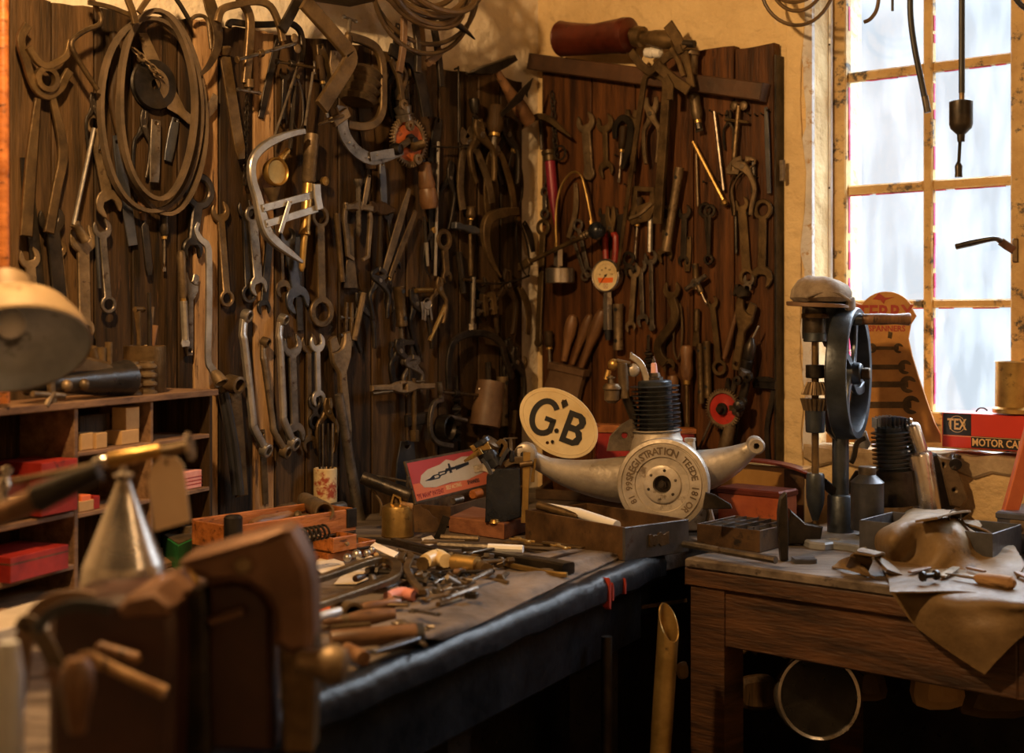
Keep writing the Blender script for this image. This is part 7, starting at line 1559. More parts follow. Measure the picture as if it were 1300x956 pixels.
# ---- TEX box and brass pot
a = PW.pt(1196, 565, .0); 
T = on(PW, 1196, 567, 'card_box', 'long red and black printed card box standing on the window sill', 'box', off=.0)
k = T.w(1250, 545, 1); kv = T.w(1196, 545, 1, 0, 1); hB = 43.5*kv; LB = .50
M['texred'] = flatmat('bright_red_card', (.62, .035, .012), .45); M['texblk'] = flatmat('printed_black_card', (.012, .011, .012), .4)
mb = MB('texred'); mb.prism([(0, 0), (LB, 0), (LB, hB), (0, hB)], -.10, 0, .001); T.part('box', mb)
xb = 38*k; mb = MB('texblk'); mb.prism([(.003, hB*.36), (xb, hB*.36), (xb, hB*.985), (.003, hB*.985)], 0, .0006); mb.prism([(xb, .002), (LB-.002, .002), (LB-.002, hB*.36), (xb, hB*.36)], 0, .0006); T.part('black_panel', mb)
mb = MB('goldink'); mb.text('TEX', hB*.44, (xb*.52, hB*.68), .001, .0003, .7); cr_ = hB*.235; mb.tube([(xb*.52+cr_*math.cos(q), hB*.68+cr_*math.sin(q), .0012) for q in [2*PI*i/28 for i in range(28)]], .0007, 5, closed=True); T.part('emblem', mb)
mb = MB('goldink'); mb.text('MOTOR CAR EQUIPMENT', hB*.30, (xb+.003+text_mesh('MOTOR CAR EQUIPMENT', hB*.30, .0003)[2]/2*.83, hB*.17), .001, .0003, .83); T.part('printed_text', mb)
mb = MB('goldink'); mb.prism([(.003, hB*.33), (LB-.003, hB*.33), (LB-.003, hB*.345), (.003, hB*.345)], .0006, .001); T.part('gold_line', mb); T.end()
T = on(PW, 1291, 524, 'brass_pot', 'tall round brass pot standing on the red printed box', 'pot', off=-.045)
k = T.w(1291, 500, 1); kv = T.w(1291, 500, 1, 0, 1); r = 27*k
mb = MB('brass'); mb.lathe([(.001, 0), (r*1.1, 0), (r*1.1, 5*kv), (r*.99, 8*kv), (r*.97, 62*kv), (r*1.0, 65*kv), (r*.93, 65*kv), (r*.9, 20*kv)], (0, 0, 0), (0, 1, 0), 36); T.part('pot', mb); T.end()
mb = MB('dark'); T = Thing('small_hook', 'tiny black hook on the sill before the lower window pane', 'hook', frame(PW.pt(1246, 521, -.06), PW.U, Zv, PW.N)); mb.tube(smooth([(-.014, -.004, 0), (-.006, .005, 0), (.006, .006, 0), (.015, 0, 0)], 4), .002, 6); T.part('hook', mb); T.end()
# ---- dark finned engine with silver barrel
T = up(1150, 668, 'motorcycle_engine', 'dark old finned engine with a tilted silver barrel behind the metal tray', 'engine', d=3.28); s = T.s
bx = T.l(1137, 640, 0); tx = T.l(1130, 536, 0); ax = (tx-bx).normalized(); Ln = (tx-bx).length
mb = MB('dark'); mb.cyl(bx, bx+ax*Ln*.42, 30*s, 28*s, 24); T.part('crankcase', mb)
mb = MB('iron'); prof = [(22*s, Ln*.4)]
for i in range(9): h = Ln*(.45+.052*i); prof += [(19*s, h), (25*s, h+.0005), (25*s, h+.003), (19*s, h+.0036)]
prof += [(20*s, Ln*.94), (18*s, Ln*.96), (.001, Ln*.97)]
mb.lathe(prof, bx, ax, 32); T.part('finned_cylinder', mb)
for i in range(9):
    q = bx+ax*Ln*.93+V(((-20+5*i)*s, 0, 0)); mb = MB('iron'); hh = math.sqrt(max(.05, 1-((-20+5*i)/25)**2)); mb.X = MX.Translation(q); mb.prism([(-.0012, 0), (.0012, 0), (.0012, 15*s*(.6+.4*hh)), (-.0012, 15*s*(.6+.4*hh))], -20*s*hh, 20*s*hh, .0004); T.part('head_fin', mb)
mb = MB('steel'); mb.cyl(tx-ax*4*s, tx+ax*9*s, 3*s, 2*s, 10); T.part('decompressor', mb)
a = T.l(1180, 662, .01); b = T.l(1164, 575, .01); mb = MB('tinplate'); mb.lathe([(.001, 0), (18*s, 0), (18.5*s, (b-a).length*.96), (17*s, (b-a).length), (.001, (b-a).length)], a, b-a, 28); T.part('silver_barrel', mb)
c_ = T.l(1155, 535, .01); mb = MB('tinplate'); mb.lathe([(.001, 0), (11*s, 0), (11*s, 32*s), (9*s, 36*s), (4*s, 38*s), (4*s, 42*s), (2*s, 44*s), (.001, 44*s)], T.l(1167, 573, .01), c_-T.l(1167, 573, .01), 24); T.part('upper_barrel', mb)
mb = MB('dark'); mb.prism([(p.x, p.y) for p in T.L([(1176, 580), (1190, 576), (1216, 640), (1206, 655), (1190, 655)])], -.06, .0, .004); T.part('side_housing', mb)
mb = MB('tan'); mb.prism([(p.x, p.y) for p in T.L([(1190, 578), (1207, 582), (1222, 612), (1228, 632), (1218, 645), (1206, 642)])], -.07, .005, .004, [circ((T.l(1197, 590).x, T.l(1197, 590).y), 2*s, 8), circ((T.l(1211, 622).x, T.l(1211, 622).y), 2.5*s, 8)]); T.part('magneto_plate', mb)
mb = MB('dark'); mb.cyl(T.l(1213, 590, .01), T.l(1212, 582, -.03), 8*s, n=12, b=.001); mb.cyl(T.l(1216, 577, .0), T.l(1210, 596, .0), 5*s, n=10, b=.001); T.part('fuel_tap', mb)
mb = MB('dark'); mb.lathe([(.001, 0), (16*s, 4*s), (22*s, 20*s), (20*s, 45*s), (12*s, 58*s), (.001, 60*s)], T.l(1098, 655, -.03), (0, 1, 0), 22); T.part('gearbox_cover', mb)
mb = MB('white'); mb.prism([(p.x, p.y) for p in T.L([(1094, 552), (1104, 548), (1110, 566), (1106, 572), (1095, 570)])], -.04, -.03, .002); T.part('pale_flange', mb)
mb = MB('dark'); mb.bar(smooth(T.L([(1098, 556), (1088, 562), (1084, 580), (1080, 588)], -.02), 3), 6*s, .012); T.part('lever', mb); T.end()
T = up(1101, 672, 'oil_bottle', 'dark round shouldered metal oil bottle beside the drill press column', 'bottle', d=3.13); s = T.s
mb = MB('tinplate'); mb.mats[0] = M['blue']; mb.lathe([(.001, 0), (20*s, 0), (20.5*s, 3*s), (20.5*s, 58*s), (21*s, 60*s), (20*s, 61*s), (11*s, 69*s), (10*s, 71*s)], (0, 0, 0), (0, 1, 0), 28); T.part('bottle', mb)
mb = MB('steel'); mb.lathe([(11*s, 70*s), (11*s, 79*s), (10*s, 80*s), (.001, 80*s)], (0, 0, 0), (0, 1, 0), 24); T.part('screw_cap', mb); T.end()
# ---- metal tray behind the apron
zt_ = BZ+.075; A1 = P3(1091, 660, zt_); A2 = P3(1250, 654, zt_); A3 = P3(1152, 640, zt_)
U_ = UW; W_ = V((.645, .764, 0))
T = Thing('metal_tray', 'open dark grey sheet metal tray standing behind the leather apron', 'tray', frame(V((A1.x, A1.y, BZ)), UW, W_, Zv))
f3 = A3-V((A1.x, A1.y, zt_)); lw = .17; 
r_ = P3(1250, 657, zt_); lu = .30
M['traym'] = M['greyend']
mb = MB('greyend'); mb.prism([(0, 0), (lu, 0), (lu, lw), (0, lw)], .001, .075, .001, [[(.003, .003), (lu-.003, .003), (lu-.003, lw-.003), (.003, lw-.003)]]); T.part('sides', mb)
mb = MB('greyend'); mb.prism([(.002, .002), (lu-.002, .002), (lu-.002, lw-.002), (.002, lw-.002)], .001, .004); T.part('bottom', mb)
mb = MB('greyend'); mb.prism([(.004, lw*.45), (lu-.004, lw*.45), (lu-.004, lw*.47), (.004, lw*.47)], .004, .06); T.part('divider', mb); T.end()
# ---- divided tray with dark blade post
zt_ = BZ+.05; O_ = P3(885, 692, BZ); 
T = Thing('divided_tray', 'small divided metal tray with slanting partitions on the near corner of the right bench', 'tray', frame(O_, UW, W_, Zv))
lu, lw = .165, .17
mb = MB('rustbox'); mb.prism([(0, 0), (lu, 0), (lu, lw), (0, lw)], .001, .05, .0008, [[(.003, .003), (lu-.003, .003), (lu-.003, lw-.003), (.003, lw-.003)]]); T.part('sides', mb)
for i in range(1, 5): mb = MB('steel'); mb.prism([(lu*i/5-.001, .003), (lu*i/5+.001, .003), (lu*i/5+.001, lw-.003), (lu*i/5-.001, lw-.003)], .003, .052); T.part('partition', mb)
for i in (1, 2): mb = MB('steel'); mb.prism([(.003, lw*i/3-.001), (lu-.003, lw*i/3-.001), (lu-.003, lw*i/3+.001), (.003, lw*i/3+.001)], .003, .048); T.part('partition', mb)
mb = MB('rustbox'); mb.prism([(.002, .002), (lu-.002, .002), (lu-.002, lw-.002), (.002, lw-.002)], .001, .003); T.part('bottom', mb); T.end()
T = up(998, 712, 'upright_blade', 'dark olive upright blade standing at the end of the divided tray', 'blade', d=2.9); s = T.s
mb = MB('dark'); mb.strip([(-2*s, 0), (-3*s, 30*s), (-4*s, 60*s), (-3*s, 78*s), (0, 86*s)], [9*s, 12*s, 12*s, 9*s, 2*s], -.02, .004, .002); T.part('blade', mb); T.end()
T = put(PB, 'rod', 862, 694, 985, 716, 9, 'round steel bar lying along the near edge of the right bench', 'steel', .012, name='steel_bar')
put(PB, 'flat', 868, 684, 905, 700, 14, 'black leather roll at the left end of the right bench', 'dark', .004, hole=False)
# ---- tins
def boxU(name, lab, cat, px, py, lu, lw, h, m, lid=None, U_=UW, W_=V((.645, .764, 0)), z=BZ, lidm=None, d=None):
    O_ = P3(px, py, z); T = Thing(name, lab, cat, frame(O_, U_, W_, Zv)); mb = MB(m); mb.prism([(0, 0), (lu, 0), (lu, lw), (0, lw)], .001, h, .003); T.part('body', mb)
    if lidm: mb = MB(lidm); mb.prism([(-.003, -.003), (lu+.003, -.003), (lu+.003, lw+.003), (-.003, lw+.003)], h-.012, h+.006, .004); T.part('lid', mb)
    return T
boxU('red_tin', 'rusty red and orange lidded tin box right of the engine flywheel', 'tin', 912, 670, .17, .09, .098, 'redbox', lidm='darkred').end()
T = boxU('ochre_tin_box', 'large ochre tin box with a brown open lid behind the red tin', 'tin', 915, 656, .24, .07, .145, 'ochretin', z=BZ)
mb = MB('rustbox'); mb.prism([(.19, -.004), (.246, -.004), (.246, .0), (.19, 0)], .01, .14, .001); T.part('grey_corner', mb)
mb = MB('darkred'); mb.bar(smooth([(-.01, -.006, .150), (.10, -.01, .158), (.20, -.008, .152), (.245, .0, .138), (.25, .01, .12)], 4), .05, .006, up=(0, 0, 1)); T.part('lid_rim', mb, label='dark brown curved lid edge'); T.end()
T = boxU('oil_stone', 'grey flat sharpening block beside the engine flywheel', 'block', 893, 690, .10, .13, .045, 'greyend'); T.end()
T = up(914, 648, 'dark_scoop', 'black thin metal scoop lying on the grey block', 'scoop', d=3.0, bz=.92); s = T.s
mb = MB('dark'); mb.prism([(p.x, p.y) for p in T.L([(892, 647), (896, 625), (908, 628), (928, 640), (930, 646)])], -.01, .0, .002); T.part('scoop', mb); T.end()
T = up(785, 560, 'red_tin_box', 'red painted tin with a wooden top behind the engine arm', 'tin', d=3.62); s = T.s
mb = MB('red'); mb.prism([(p.x, p.y) for p in T.L([(757, 590), (882, 590), (882, 549), (757, 549)])], -.06, 0, .003); T.part('tin', mb)
mb = MB('wood_or'); mb.prism([(p.x, p.y) for p in T.L([(755, 549), (884, 551), (884, 545), (755, 539)])], -.062, .004, .001); T.part('wooden_top', mb); T.end()
T = up(725, 632, 'wooden_frame_box', 'low dark wooden tray under the left engine arm', 'tray', d=3.45); s = T.s
mb = MB('rustbox'); mb.X = T.Mi; q = [P3(680, 634, BZ), P3(800, 640, BZ), P3(806, 626, BZ), P3(700, 618, BZ)]; mb.prism([(p.x, p.y) for p in q], BZ, BZ+.03, .002, [[((p.x*8+sum(w.x for w in q)/4)/9, (p.y*8+sum(w.y for w in q)/4)/9) for p in q]]); T.part('tray', mb); T.end()
boxU('dark_block_box', 'dark closed box under the right engine arm', 'box', 862, 665, .11, .12, .035, 'rustbox').end()
# grey lidded box, red pipe at the right edge
T = boxU('grey_cash_box', 'grey metal box at the right edge of the picture on the bench', 'box', 1266, 700, .22, .18, .085, 'greyend', lidm='greyend')
mb = MB('tan'); mb.prism([(.03, -.004), (.075, -.004), (.075, .001), (.03, .001)], .045, .075, .001); mb.ball((.052, -.006, .058), .008, 10); T.part('clasp', mb); T.end()
T = up(1270, 690, 'red_pipe', 'leaning red primed iron bar at the right edge before the wall', 'pipe', d=3.05); s = T.s
mb = MB('redpipe'); mb.bar([T.l(1268, 700), T.l(1296, 600), T.l(1312, 540)], 19*s, .02); T.part('bar', mb); T.end()
T = up(1022, 716, 'iron_block', 'small pale metal block lying before the drill press base', 'block', d=2.88); s = T.s
mb = MB('greyend'); mb.prism([(-14*s, 0), (14*s, 0), (14*s, 7*s), (-14*s, 7*s)], -.03, .01, .002); T.part('block', mb); T.end()
T = up(1015, 690, 'dark_bracket', 'dark cast bracket lying behind the upright blade', 'bracket', d=3.1); s = T.s
mb = MB('dark'); mb.prism([(p.x, p.y) for p in T.L([(1000, 690), (1002, 646), (1022, 664), (1044, 668), (1040, 690)])], -.02, .01, .003); T.part('bracket', mb); T.end()
# ---- leather apron thrown over the bench front
def RB(u, v, z=0): 
    """point on the right bench: u along the front edge from its left end, v back from the edge (negative: in front), z above the top"""
    return V((F0.x+UW2.x*u+Nw2.x*v, F0.y+UW2.y*u+Nw2.y*v, BZ+z))
def uv_of(x, y, z=0):
    p = P3(x, y, BZ+z); d = V((p.x, p.y))-F0; return d.dot(UW2), d.dot(Nw2)
T = Thing('leather_apron', 'crumpled brown leather apron lying over the right bench and hanging over its edge', 'apron', frame(RB(.6, .1), UW, Zv, PW.N))
def FR_(x, y, off=.012):
    """point on the vertical plane just before the bench front, seen at a pixel"""
    O_ = V((F0.x, F0.y, 0)); P_ = Plane(O_, UW, Zv); return P_.pt(x, y, off)
g = [
 [FR_(1132, 752, .008), FR_(1160, 792, .012), FR_(1196, 820, .018), FR_(1228, 842, .022), FR_(1251, 856, .02)],
 [FR_(1150, 748, .010), FR_(1184, 778, .022), FR_(1222, 798, .034), FR_(1252, 812, .032), FR_(1268, 836, .024)],
 [P3(1172, 742, BZ+.004), FR_(1206, 762, .024), FR_(1252, 776, .020), FR_(1286, 790, .026), FR_(1300, 806, .02)],
 [P3(1196, 738, BZ+.006), P3(1240, 744, BZ+.008), FR_(1290, 764, .024), FR_(1330, 772, .02), FR_(1345, 782, .016)],
 [P3(1230, 732, BZ+.006), P3(1270, 736, BZ+.010), P3(1310, 746, BZ+.008), FR_(1352, 762, .022), FR_(1370, 770, .018)]]
sheet(T, 'hanging_flap', g, 'apron', .004, 5, .0006)
# mound
zb_ = BZ+.012
g = [
 [P3(1112, 700, BZ+.004), P3(1108, 684, BZ+.03), P3(1116, 672, BZ+.05), P3(1140, 662, BZ+.07), P3(1150, 650, BZ+.06)],
 [P3(1128, 712, BZ+.006), P3(1128, 692, BZ+.05), P3(1134, 672, BZ+.08), P3(1150, 658, BZ+.09), P3(1160, 646, BZ+.07)],
 [P3(1150, 718, BZ+.004), P3(1158, 700, BZ+.03), P3(1166, 674, BZ+.075), P3(1176, 660, BZ+.095), P3(1180, 648, BZ+.08)],
 [P3(1180, 722, BZ+.006), P3(1192, 704, BZ+.035), P3(1196, 680, BZ+.070), P3(1198, 662, BZ+.09), P3(1202, 648, BZ+.08)],
 [P3(1208, 724, BZ+.004), P3(1214, 708, BZ+.028), P3(1220, 690, BZ+.055), P3(1216, 668, BZ+.085), P3(1216, 652, BZ+.08)],
 [P3(1240, 728, BZ+.004), P3(1250, 712, BZ+.02), P3(1248, 700, BZ+.03), P3(1244, 688, BZ+.045), P3(1240, 676, BZ+.05)],
 [P3(1290, 736, BZ+.004), P3(1300, 720, BZ+.022), P3(1296, 708, BZ+.026), P3(1290, 698, BZ+.035), P3(1284, 690, BZ+.03)]]
sheet(T, 'bunched_part', g, 'apron', .004, 4, .0008, seed=9)
g = [[P3(1130, 752, BZ+.003), P3(1128, 738, BZ+.004), P3(1122, 724, BZ+.006), P3(1116, 706, BZ+.01)], [P3(1170, 752, BZ+.003), P3(1168, 738, BZ+.005), P3(1160, 722, BZ+.008), P3(1150, 708, BZ+.01)], [P3(1230, 752, BZ+.004), P3(1232, 738, BZ+.004), P3(1230, 722, BZ+.006), P3(1220, 712, BZ+.01)], [P3(1310, 764, BZ+.004), P3(1310, 744, BZ+.004), P3(1306, 728, BZ+.006), P3(1300, 716, BZ+.01)]]
sheet(T, 'flat_part', g, 'apron', .003, 4, .0004)
mb = MB('apron'); mb.X = T.Mi; mb.bar(smooth([P3(1088, 722, BZ+.01), P3(1096, 706, BZ+.045), P3(1108, 700, BZ+.05), P3(1116, 708, BZ+.035), P3(1136, 728, BZ+.012)], 4), .045, .006, up=(.3, .2, 1)); T.part('strap', mb)
mb = MB('apron'); mb.X = T.Mi; mb.bar(smooth([P3(1190, 668, BZ+.09), P3(1176, 660, BZ+.105), P3(1220, 652, BZ+.10), P3(1240, 672, BZ+.07), P3(1262, 690, BZ+.04)], 4)[4:], .05, .005, up=(0, .4, 1)); T.part('waist_band', mb)
mb = MB('steel'); mb.X = T.Mi; q = P3(1212, 655, BZ+.10); mb.tube([q+V((.013*math.cos(a), 0, .013*math.sin(a))) for a in [2*PI*i/14 for i in range(14)]], .0014, 6, closed=True); T.part('ring', mb)
for x, y, o_ in ((1187, 769, .030), (1228, 792, .038), (1232, 765, .03)):
    pass
T.end()
T = Thing('leather_corner', 'small upturned tan leather corner at the edge of the right bench', 'leather', frame(P3(1100, 735, BZ), UW, Zv, PW.N))
sheet(T, 'corner', [[P3(1056, 720, BZ+.004), P3(1062, 716, BZ+.006), P3(1066, 712, BZ+.01)], [P3(1078, 724, BZ+.006), P3(1080, 716, BZ+.02), P3(1082, 706, BZ+.045)], [P3(1110, 734, BZ+.004), P3(1104, 728, BZ+.012), P3(1094, 716, BZ+.02)]], 'apron', .003, 4); T.end()
def awl(lab, a, b, m1, m2, r=.011, z=.01, hl=.55):
    A = P3(a[0], a[1], BZ+z+r); B = P3(b[0], b[1], BZ+z+r*.6); Y = B-A; Ln = Y.length; Y.normalize(); X = Y.cross(Zv).normalized()
    T = Thing('awl', lab, 'awl', frame(A, X, Y, X.cross(Y))); mb = MB(m1); mb.lathe([(r*.5, 0), (r, Ln*.04), (r*1.05, Ln*.2), (r*.85, Ln*(hl-.06)), (r*.5, Ln*hl)], (0, 0, 0), (0, 1, 0), 14); T.part('handle', mb)
    mb = MB(m2); mb.lathe([(r*.3, Ln*hl), (r*.28, Ln*.8), (.001, Ln)], (0, 0, 0), (0, 1, 0), 8); T.part('spike', mb); T.end()
awl('awl with a fat tan wooden handle lying on the apron', (1288, 741), (1200, 728), 'wood_lt', 'steel', .013)
lathe_on('small_reel', 'little dark reel lying among scraps on the apron', 'reel', (1170, 732), (1190, 730), .010, [(.001, 0), (1, 0), (1, .15), (.5, .2), (.5, .8), (1, .85), (1, 1), (.001, 1)], 'dark', BZ+.012)
for i, (a, b, w_, m, lab) in enumerate((((1155, 728), (1180, 722), 8, 'leather', 'narrow leather scrap on the apron behind the reel'), ((1196, 734), (1214, 722), 12, 'tan', 'tan folded metal scrap behind the awl spike'), ((1228, 722), (1250, 727), 7, 'leather', 'short brown stick behind the awl handle'), ((1290, 728), (1312, 738), 9, 'leather', 'second brown stick at the right of the awl'))):
    put(PB, 'flat', a[0], a[1], b[0], b[1], w_, lab, m, .012, name='scrap', cat='scrap', hole=False)
# ---- below the benches
T = on(PF(2.75), 845, 850, 'brass_tube', 'brass tube with a slanted open end leaning between the benches', 'tube'); k = 2.75/FPX
a = T.l(840, 930); b = T.l(849, 790); ax = (b-a); n = 32; r = 13.5*k; mb = MB('brass'); axn = ax.normalized(); X_ = V((axn.y, -axn.x, 0)).normalized(); Z_ = X_.cross(axn); vs = []
for rr in (r, r*.9):
    for i in range(n):
        th = 2*PI*i/n; e = X_*math.cos(th)*rr+Z_*math.sin(th)*rr; vs.append(a+e); vs.append(b+e-axn*(.036*(e.z*.85+e.x*.5)/rr))
fs = []
for i in range(n):
    j = (i+1) % n; fs.append([2*i, 2*j, 2*j+1, 2*i+1]); o = 2*n; fs.append([o+2*i, o+2*i+1, o+2*j+1, o+2*j]); fs.append([2*i+1, 2*j+1, o+2*j+1, o+2*i+1])
mb.add(vs, fs); T.part('tube', mb)
mb = MB('brass'); mb.cyl(a-axn*.35, a+axn*.002, r*.98, n=24); T.part('tube_foot', mb); T.end()
T = on(PF(2.9), 1036, 880, 'round_pan', 'large round metal pan standing on edge under the right bench', 'pan'); k = 2.9/FPX
mb = MB('tinplate'); mb.lathe([(.001, -.03), (52*k, -.03), (54*k, .0), (54.5*k, .008), (53*k, .014), (49*k, .012), (48*k, .004)], T.l(1038, 884), (.05, .25, 1), 48, cap=False); T.part('rim', mb)
mb = MB('grease'); mb.lathe([(.001, .006), (49*k, .006)], T.l(1038, 884), (.05, .25, 1), 48); T.part('dark_base', mb); T.end()
def sack(lab, pts, d, m, th=.08, name='sack', cat='sack', grp=None):
    T = on(PF(d), pts[0][0], pts[0][1], name, lab, cat); mb = MB(m); P = smooth(T.L(pts), 3, True); mb.prism([(p.x, p.y) for p in P], -th, 0, th*.3); T.part(name, mb); T.end()
sack('tan cloth sack behind the round pan under the right bench', [(1086, 890), (1084, 856), (1092, 846), (1112, 844), (1124, 856), (1128, 890)], 3.2, 'apron')
sack('ochre sacking bundle below the hanging apron corner', [(1168, 900), (1170, 850), (1176, 842), (1196, 848), (1222, 856), (1226, 900)], 3.0, 'card')
sack('brown bundle at the far right under the bench', [(1226, 910), (1240, 862), (1270, 852), (1310, 850), (1320, 910)], 3.1, 'apron')
sack('pale crumbling plaster lump hanging under the right bench', [(986, 806), (990, 800), (1008, 800), (1014, 812), (1012, 830), (998, 838), (986, 826)], 3.3, 'mortar', .05, 'plaster_lump', 'plaster')
sack('brown splintered board piece under the right bench beside the leg', [(932, 796), (960, 794), (962, 826), (956, 830)], 3.25, 'wood_md', .01, 'wood_piece', 'wood')
sack('dark flat wood piece lying under the right bench', [(926, 832), (948, 822), (952, 828), (930, 838)], 3.2, 'wood_md', .02, 'wood_piece', 'wood')
sack('small tan wood scrap low beside the bench leg', [(860, 846), (872, 842), (874, 860), (862, 862)], 3.1, 'card', .02, 'wood_piece', 'wood')
sack('brown board lying on the floor side under the right bench', [(940, 868), (960, 860), (984, 864), (986, 900), (942, 900)], 3.2, 'wood_md', .04, 'wood_piece', 'wood')
T = Thing('shade_lining', 'dark sheet added low along the window wall to stand in for shade under the benches', 'plank', frame(V((C0.x, C0.y, 0))+PW.N*.08, UW, Zv, PW.N)); mb = MB('grease'); mb.prism([(.1, .02), (3.2, .02), (3.2, .82), (.1, .82)], -.02, 0, .002); T.part('plank', mb); T.end()  # dark lining added over the plaster to paint the shade below the benches
T = Thing('shade_screen', 'dark sheet added under the left bench to stand in for the shade there', 'plank', frame(V((.30, 3.1, 0)), V((.477, .879, 0)).normalized(), Zv, V((.879, -.477, 0)).normalized())); mb = MB('grease'); mb.prism([(-2.1, .02), (.2, .02), (.2, .68), (-2.1, .68)], -.22, -.20, .002); T.part('plank', mb); T.end()  # added sheet whose black colour replaces the shade under this bench
pathtool(PF(3.05), 'thin_batten', 'thin wooden batten crossing the dark gap between the benches', 'batten', [(770, 778), (820, 770), (872, 762)], 5, 'wood_md', 0).end()
T = on(PF(2.75), 765, 800, 'vertical_pipe', 'dark vertical pipe under the left bench near the brass tube', 'pipe'); k = 2.75/FPX; mb = MB('dark'); mb.cyl(T.l(770, 808), T.l(770, 1000), 7*k, n=12); T.part('pipe', mb); T.end()
# ================================================================== clutter lying on the left bench
T = Thing('grey_cloth', 'crumpled oily grey cloth spread along the front of the black edged bench', 'cloth', frame(P3(650, 740, BZ), (1, 0, 0), (0, 1, 0), Zv))
g = []
q = random.Random(5)
for (xa_, ya_), (xb_, yb_) in (((452, 806), (560, 812)), ((470, 786), (600, 796)), ((520, 764), (650, 772)), ((560, 744), (700, 748)), ((610, 722), (742, 728)), ((670, 706), (778, 712)), ((720, 696), (792, 704))):
    g.append([P3(xa_+(xb_-xa_)*f, ya_+(yb_-ya_)*f, BZ+.004+q.uniform(.002, .016)*(1 if 0 < f < 1 else .1)) for f in (0, .2, .4, .6, .8, 1)])
sheet(T, 'cloth', g, 'cloth', .003, 4, .0006); T.end()
def paper(lab, pts, m='paper', z=.003, name='paper_sheet', cat='paper'):
    P = [P3(x, y, BZ+z) for x, y in pts]; T = Thing(name, lab, cat, frame(P[0], (1, 0, 0), (0, 1, 0), Zv)); mb = MB(m); mb.prism([((T.Mi@p).x, (T.Mi@p).y) for p in P], 0, .0012); T.part('sheet', mb); T.end()
paper('cream paper sheet seen between the arms of the big iron U frame', [(424, 742), (440, 724), (486, 716), (482, 730), (452, 742)])
paper('torn white paper under the orange chest corner', [(400, 722), (402, 712), (412, 706), (436, 714), (440, 722), (410, 730)], z=.008)
paper('small torn paper near the round bearings', [(452, 714), (470, 706), (482, 710), (470, 718)], z=.006)
paper('pale card label lying before the blow lamp', [(470, 694), (476, 689), (506, 702), (500, 708)], 'paper', .03, 'card_label', 'card')
paper('white scrap of paper by the scalloped plate', [(535, 684), (548, 680), (556, 690), (540, 694)], 'paper', .02, 'paper_scrap', 'paper')
def lay(name, lab, cat, pts, w, m, z=.01, t=None, ws=None, round_=False, group=None):
    P = [P3(p[0], p[1], BZ+(p[2] if len(p) > 2 else z)) for p in pts]; T = Thing(name, lab, cat, frame(P[0], (1, 0, 0), (0, 1, 0), Zv), group=group)
    Q = [T.Mi @ v for v in smooth(P, 4)]; mb = MB(m); sc = resample(ws, len(Q)) if ws else None
    if round_: mb.tube(Q, [w/2*s_ for s_ in sc] if sc else w/2, 10)
    else: mb.bar(Q, w, t or w*.6, up=(0, 0, 1), scale=sc, b=.3)
    T.part(name.split('_')[-1]+'_body', mb); T.end(); return T
lay('hacksaw', 'large U shaped flat iron saw frame lying across the papers', 'frame', [(380, 742), (420, 730), (465, 714), (488, 710), (502, 716), (503, 728), (490, 738), (440, 756), (380, 776)], .020, 'rust', .045, .012)
lay('bent_hook', 'thick curved iron hook right of the U shaped frame', 'hook', [(508, 712), (512, 704), (522, 706), (516, 722), (524, 738), (536, 752)], .014, 'rust', .035)
put(PB, 'flat', 556, 712, 722, 722, 20, '', 'dark') if 0 else None
lay('knife_sheath', 'long dark hollow steel channel lying across the grey cloth', 'channel', [(590, 698), (640, 708), (690, 716), (722, 722)], .034, 'dark', .022, .024, [.5, .9, 1, 1])
lay('brass_channel_edge', 'olive lower lip of the long dark channel', 'channel', [(600, 706), (650, 718), (700, 728), (720, 730)], .010, 'brass', .016, .010)
lay('wrench_shaft', 'dark tapered iron bar behind the long channel', 'bar', [(500, 686), (540, 696), (590, 706)], .016, 'dark', .03, .012)
lay('dark_lever', 'dark handled lever running under the blow lamp', 'lever', [(462, 684), (505, 690), (555, 704)], .018, 'grease', .025, .014, [.5, 1, 1])
lay('bound_tool', 'tool bound with cream tape, right of the bent hook', 'tool', [(536, 716), (560, 710), (600, 716), (618, 724)], .026, 'rust', .03, .02, [1.1, .9, 1, 1.1], True)
lay('cream_binding', 'wrinkled cream cloth binding around the middle tool', 'binding', [(540, 712), (556, 708), (566, 712)], .036, 'cream', .036, .03, [.8, 1, .8], True)
lay('brass_binding', 'yellow brass sleeve right of the cream cloth binding', 'sleeve', [(576, 713), (606, 717)], .032, 'brass', .034, .03, None, True)
lay('pink_roll', 'pink cloth roll with a dark band among the tools', 'roll', [(492, 758), (510, 754), (526, 756)], .026, 'pink', .02, .02, [.8, 1, .8], True)
lathe_on('box_socket', 'short wide steel tube socket with dark bore, before the U frame', 'socket', (428, 770), (449, 780), .020, [(.7, 0), (1, 0), (1, 1), (.72, 1), (.68, .2), (.001, .2)], 'tan', BZ+.002)
lathe_on('wooden_shaft', 'brown wooden handle lying right of the tube socket', 'handle' if 0 else 'shaft', (458, 772), (508, 764), .010, HP, 'wood_h', BZ+.012)
lathe_on('turned_shaft', 'turned brown wooden shaft with tan ferrule at the front', 'shaft', (410, 790), (500, 780), .013, [(.3, 0), (.5, .1), (.45, .2), (.7, .25), (.7, .34), (1, .5), (1.05, .75), (.8, 1), (.001, 1)], 'wood_h', BZ+.008, None, ([(.72, .25), (.76, .34)], 'tan'))
lathe_on('round_ruler', 'long smooth dark wooden rod with a blue grey cap, nearest the bench edge', 'rod', (420, 812), (534, 803), .015, CYL, 'wood_h', BZ+.01, None, ([(1.05, .94), (1.05, 1.02), (.001, 1.02)], 'blue'))
lathe_on('white_tube', 'short pale blue white tube at the left of the wooden shaft', 'tube', (402, 784), (432, 776), .008, CYL, 'galv', BZ+.02)
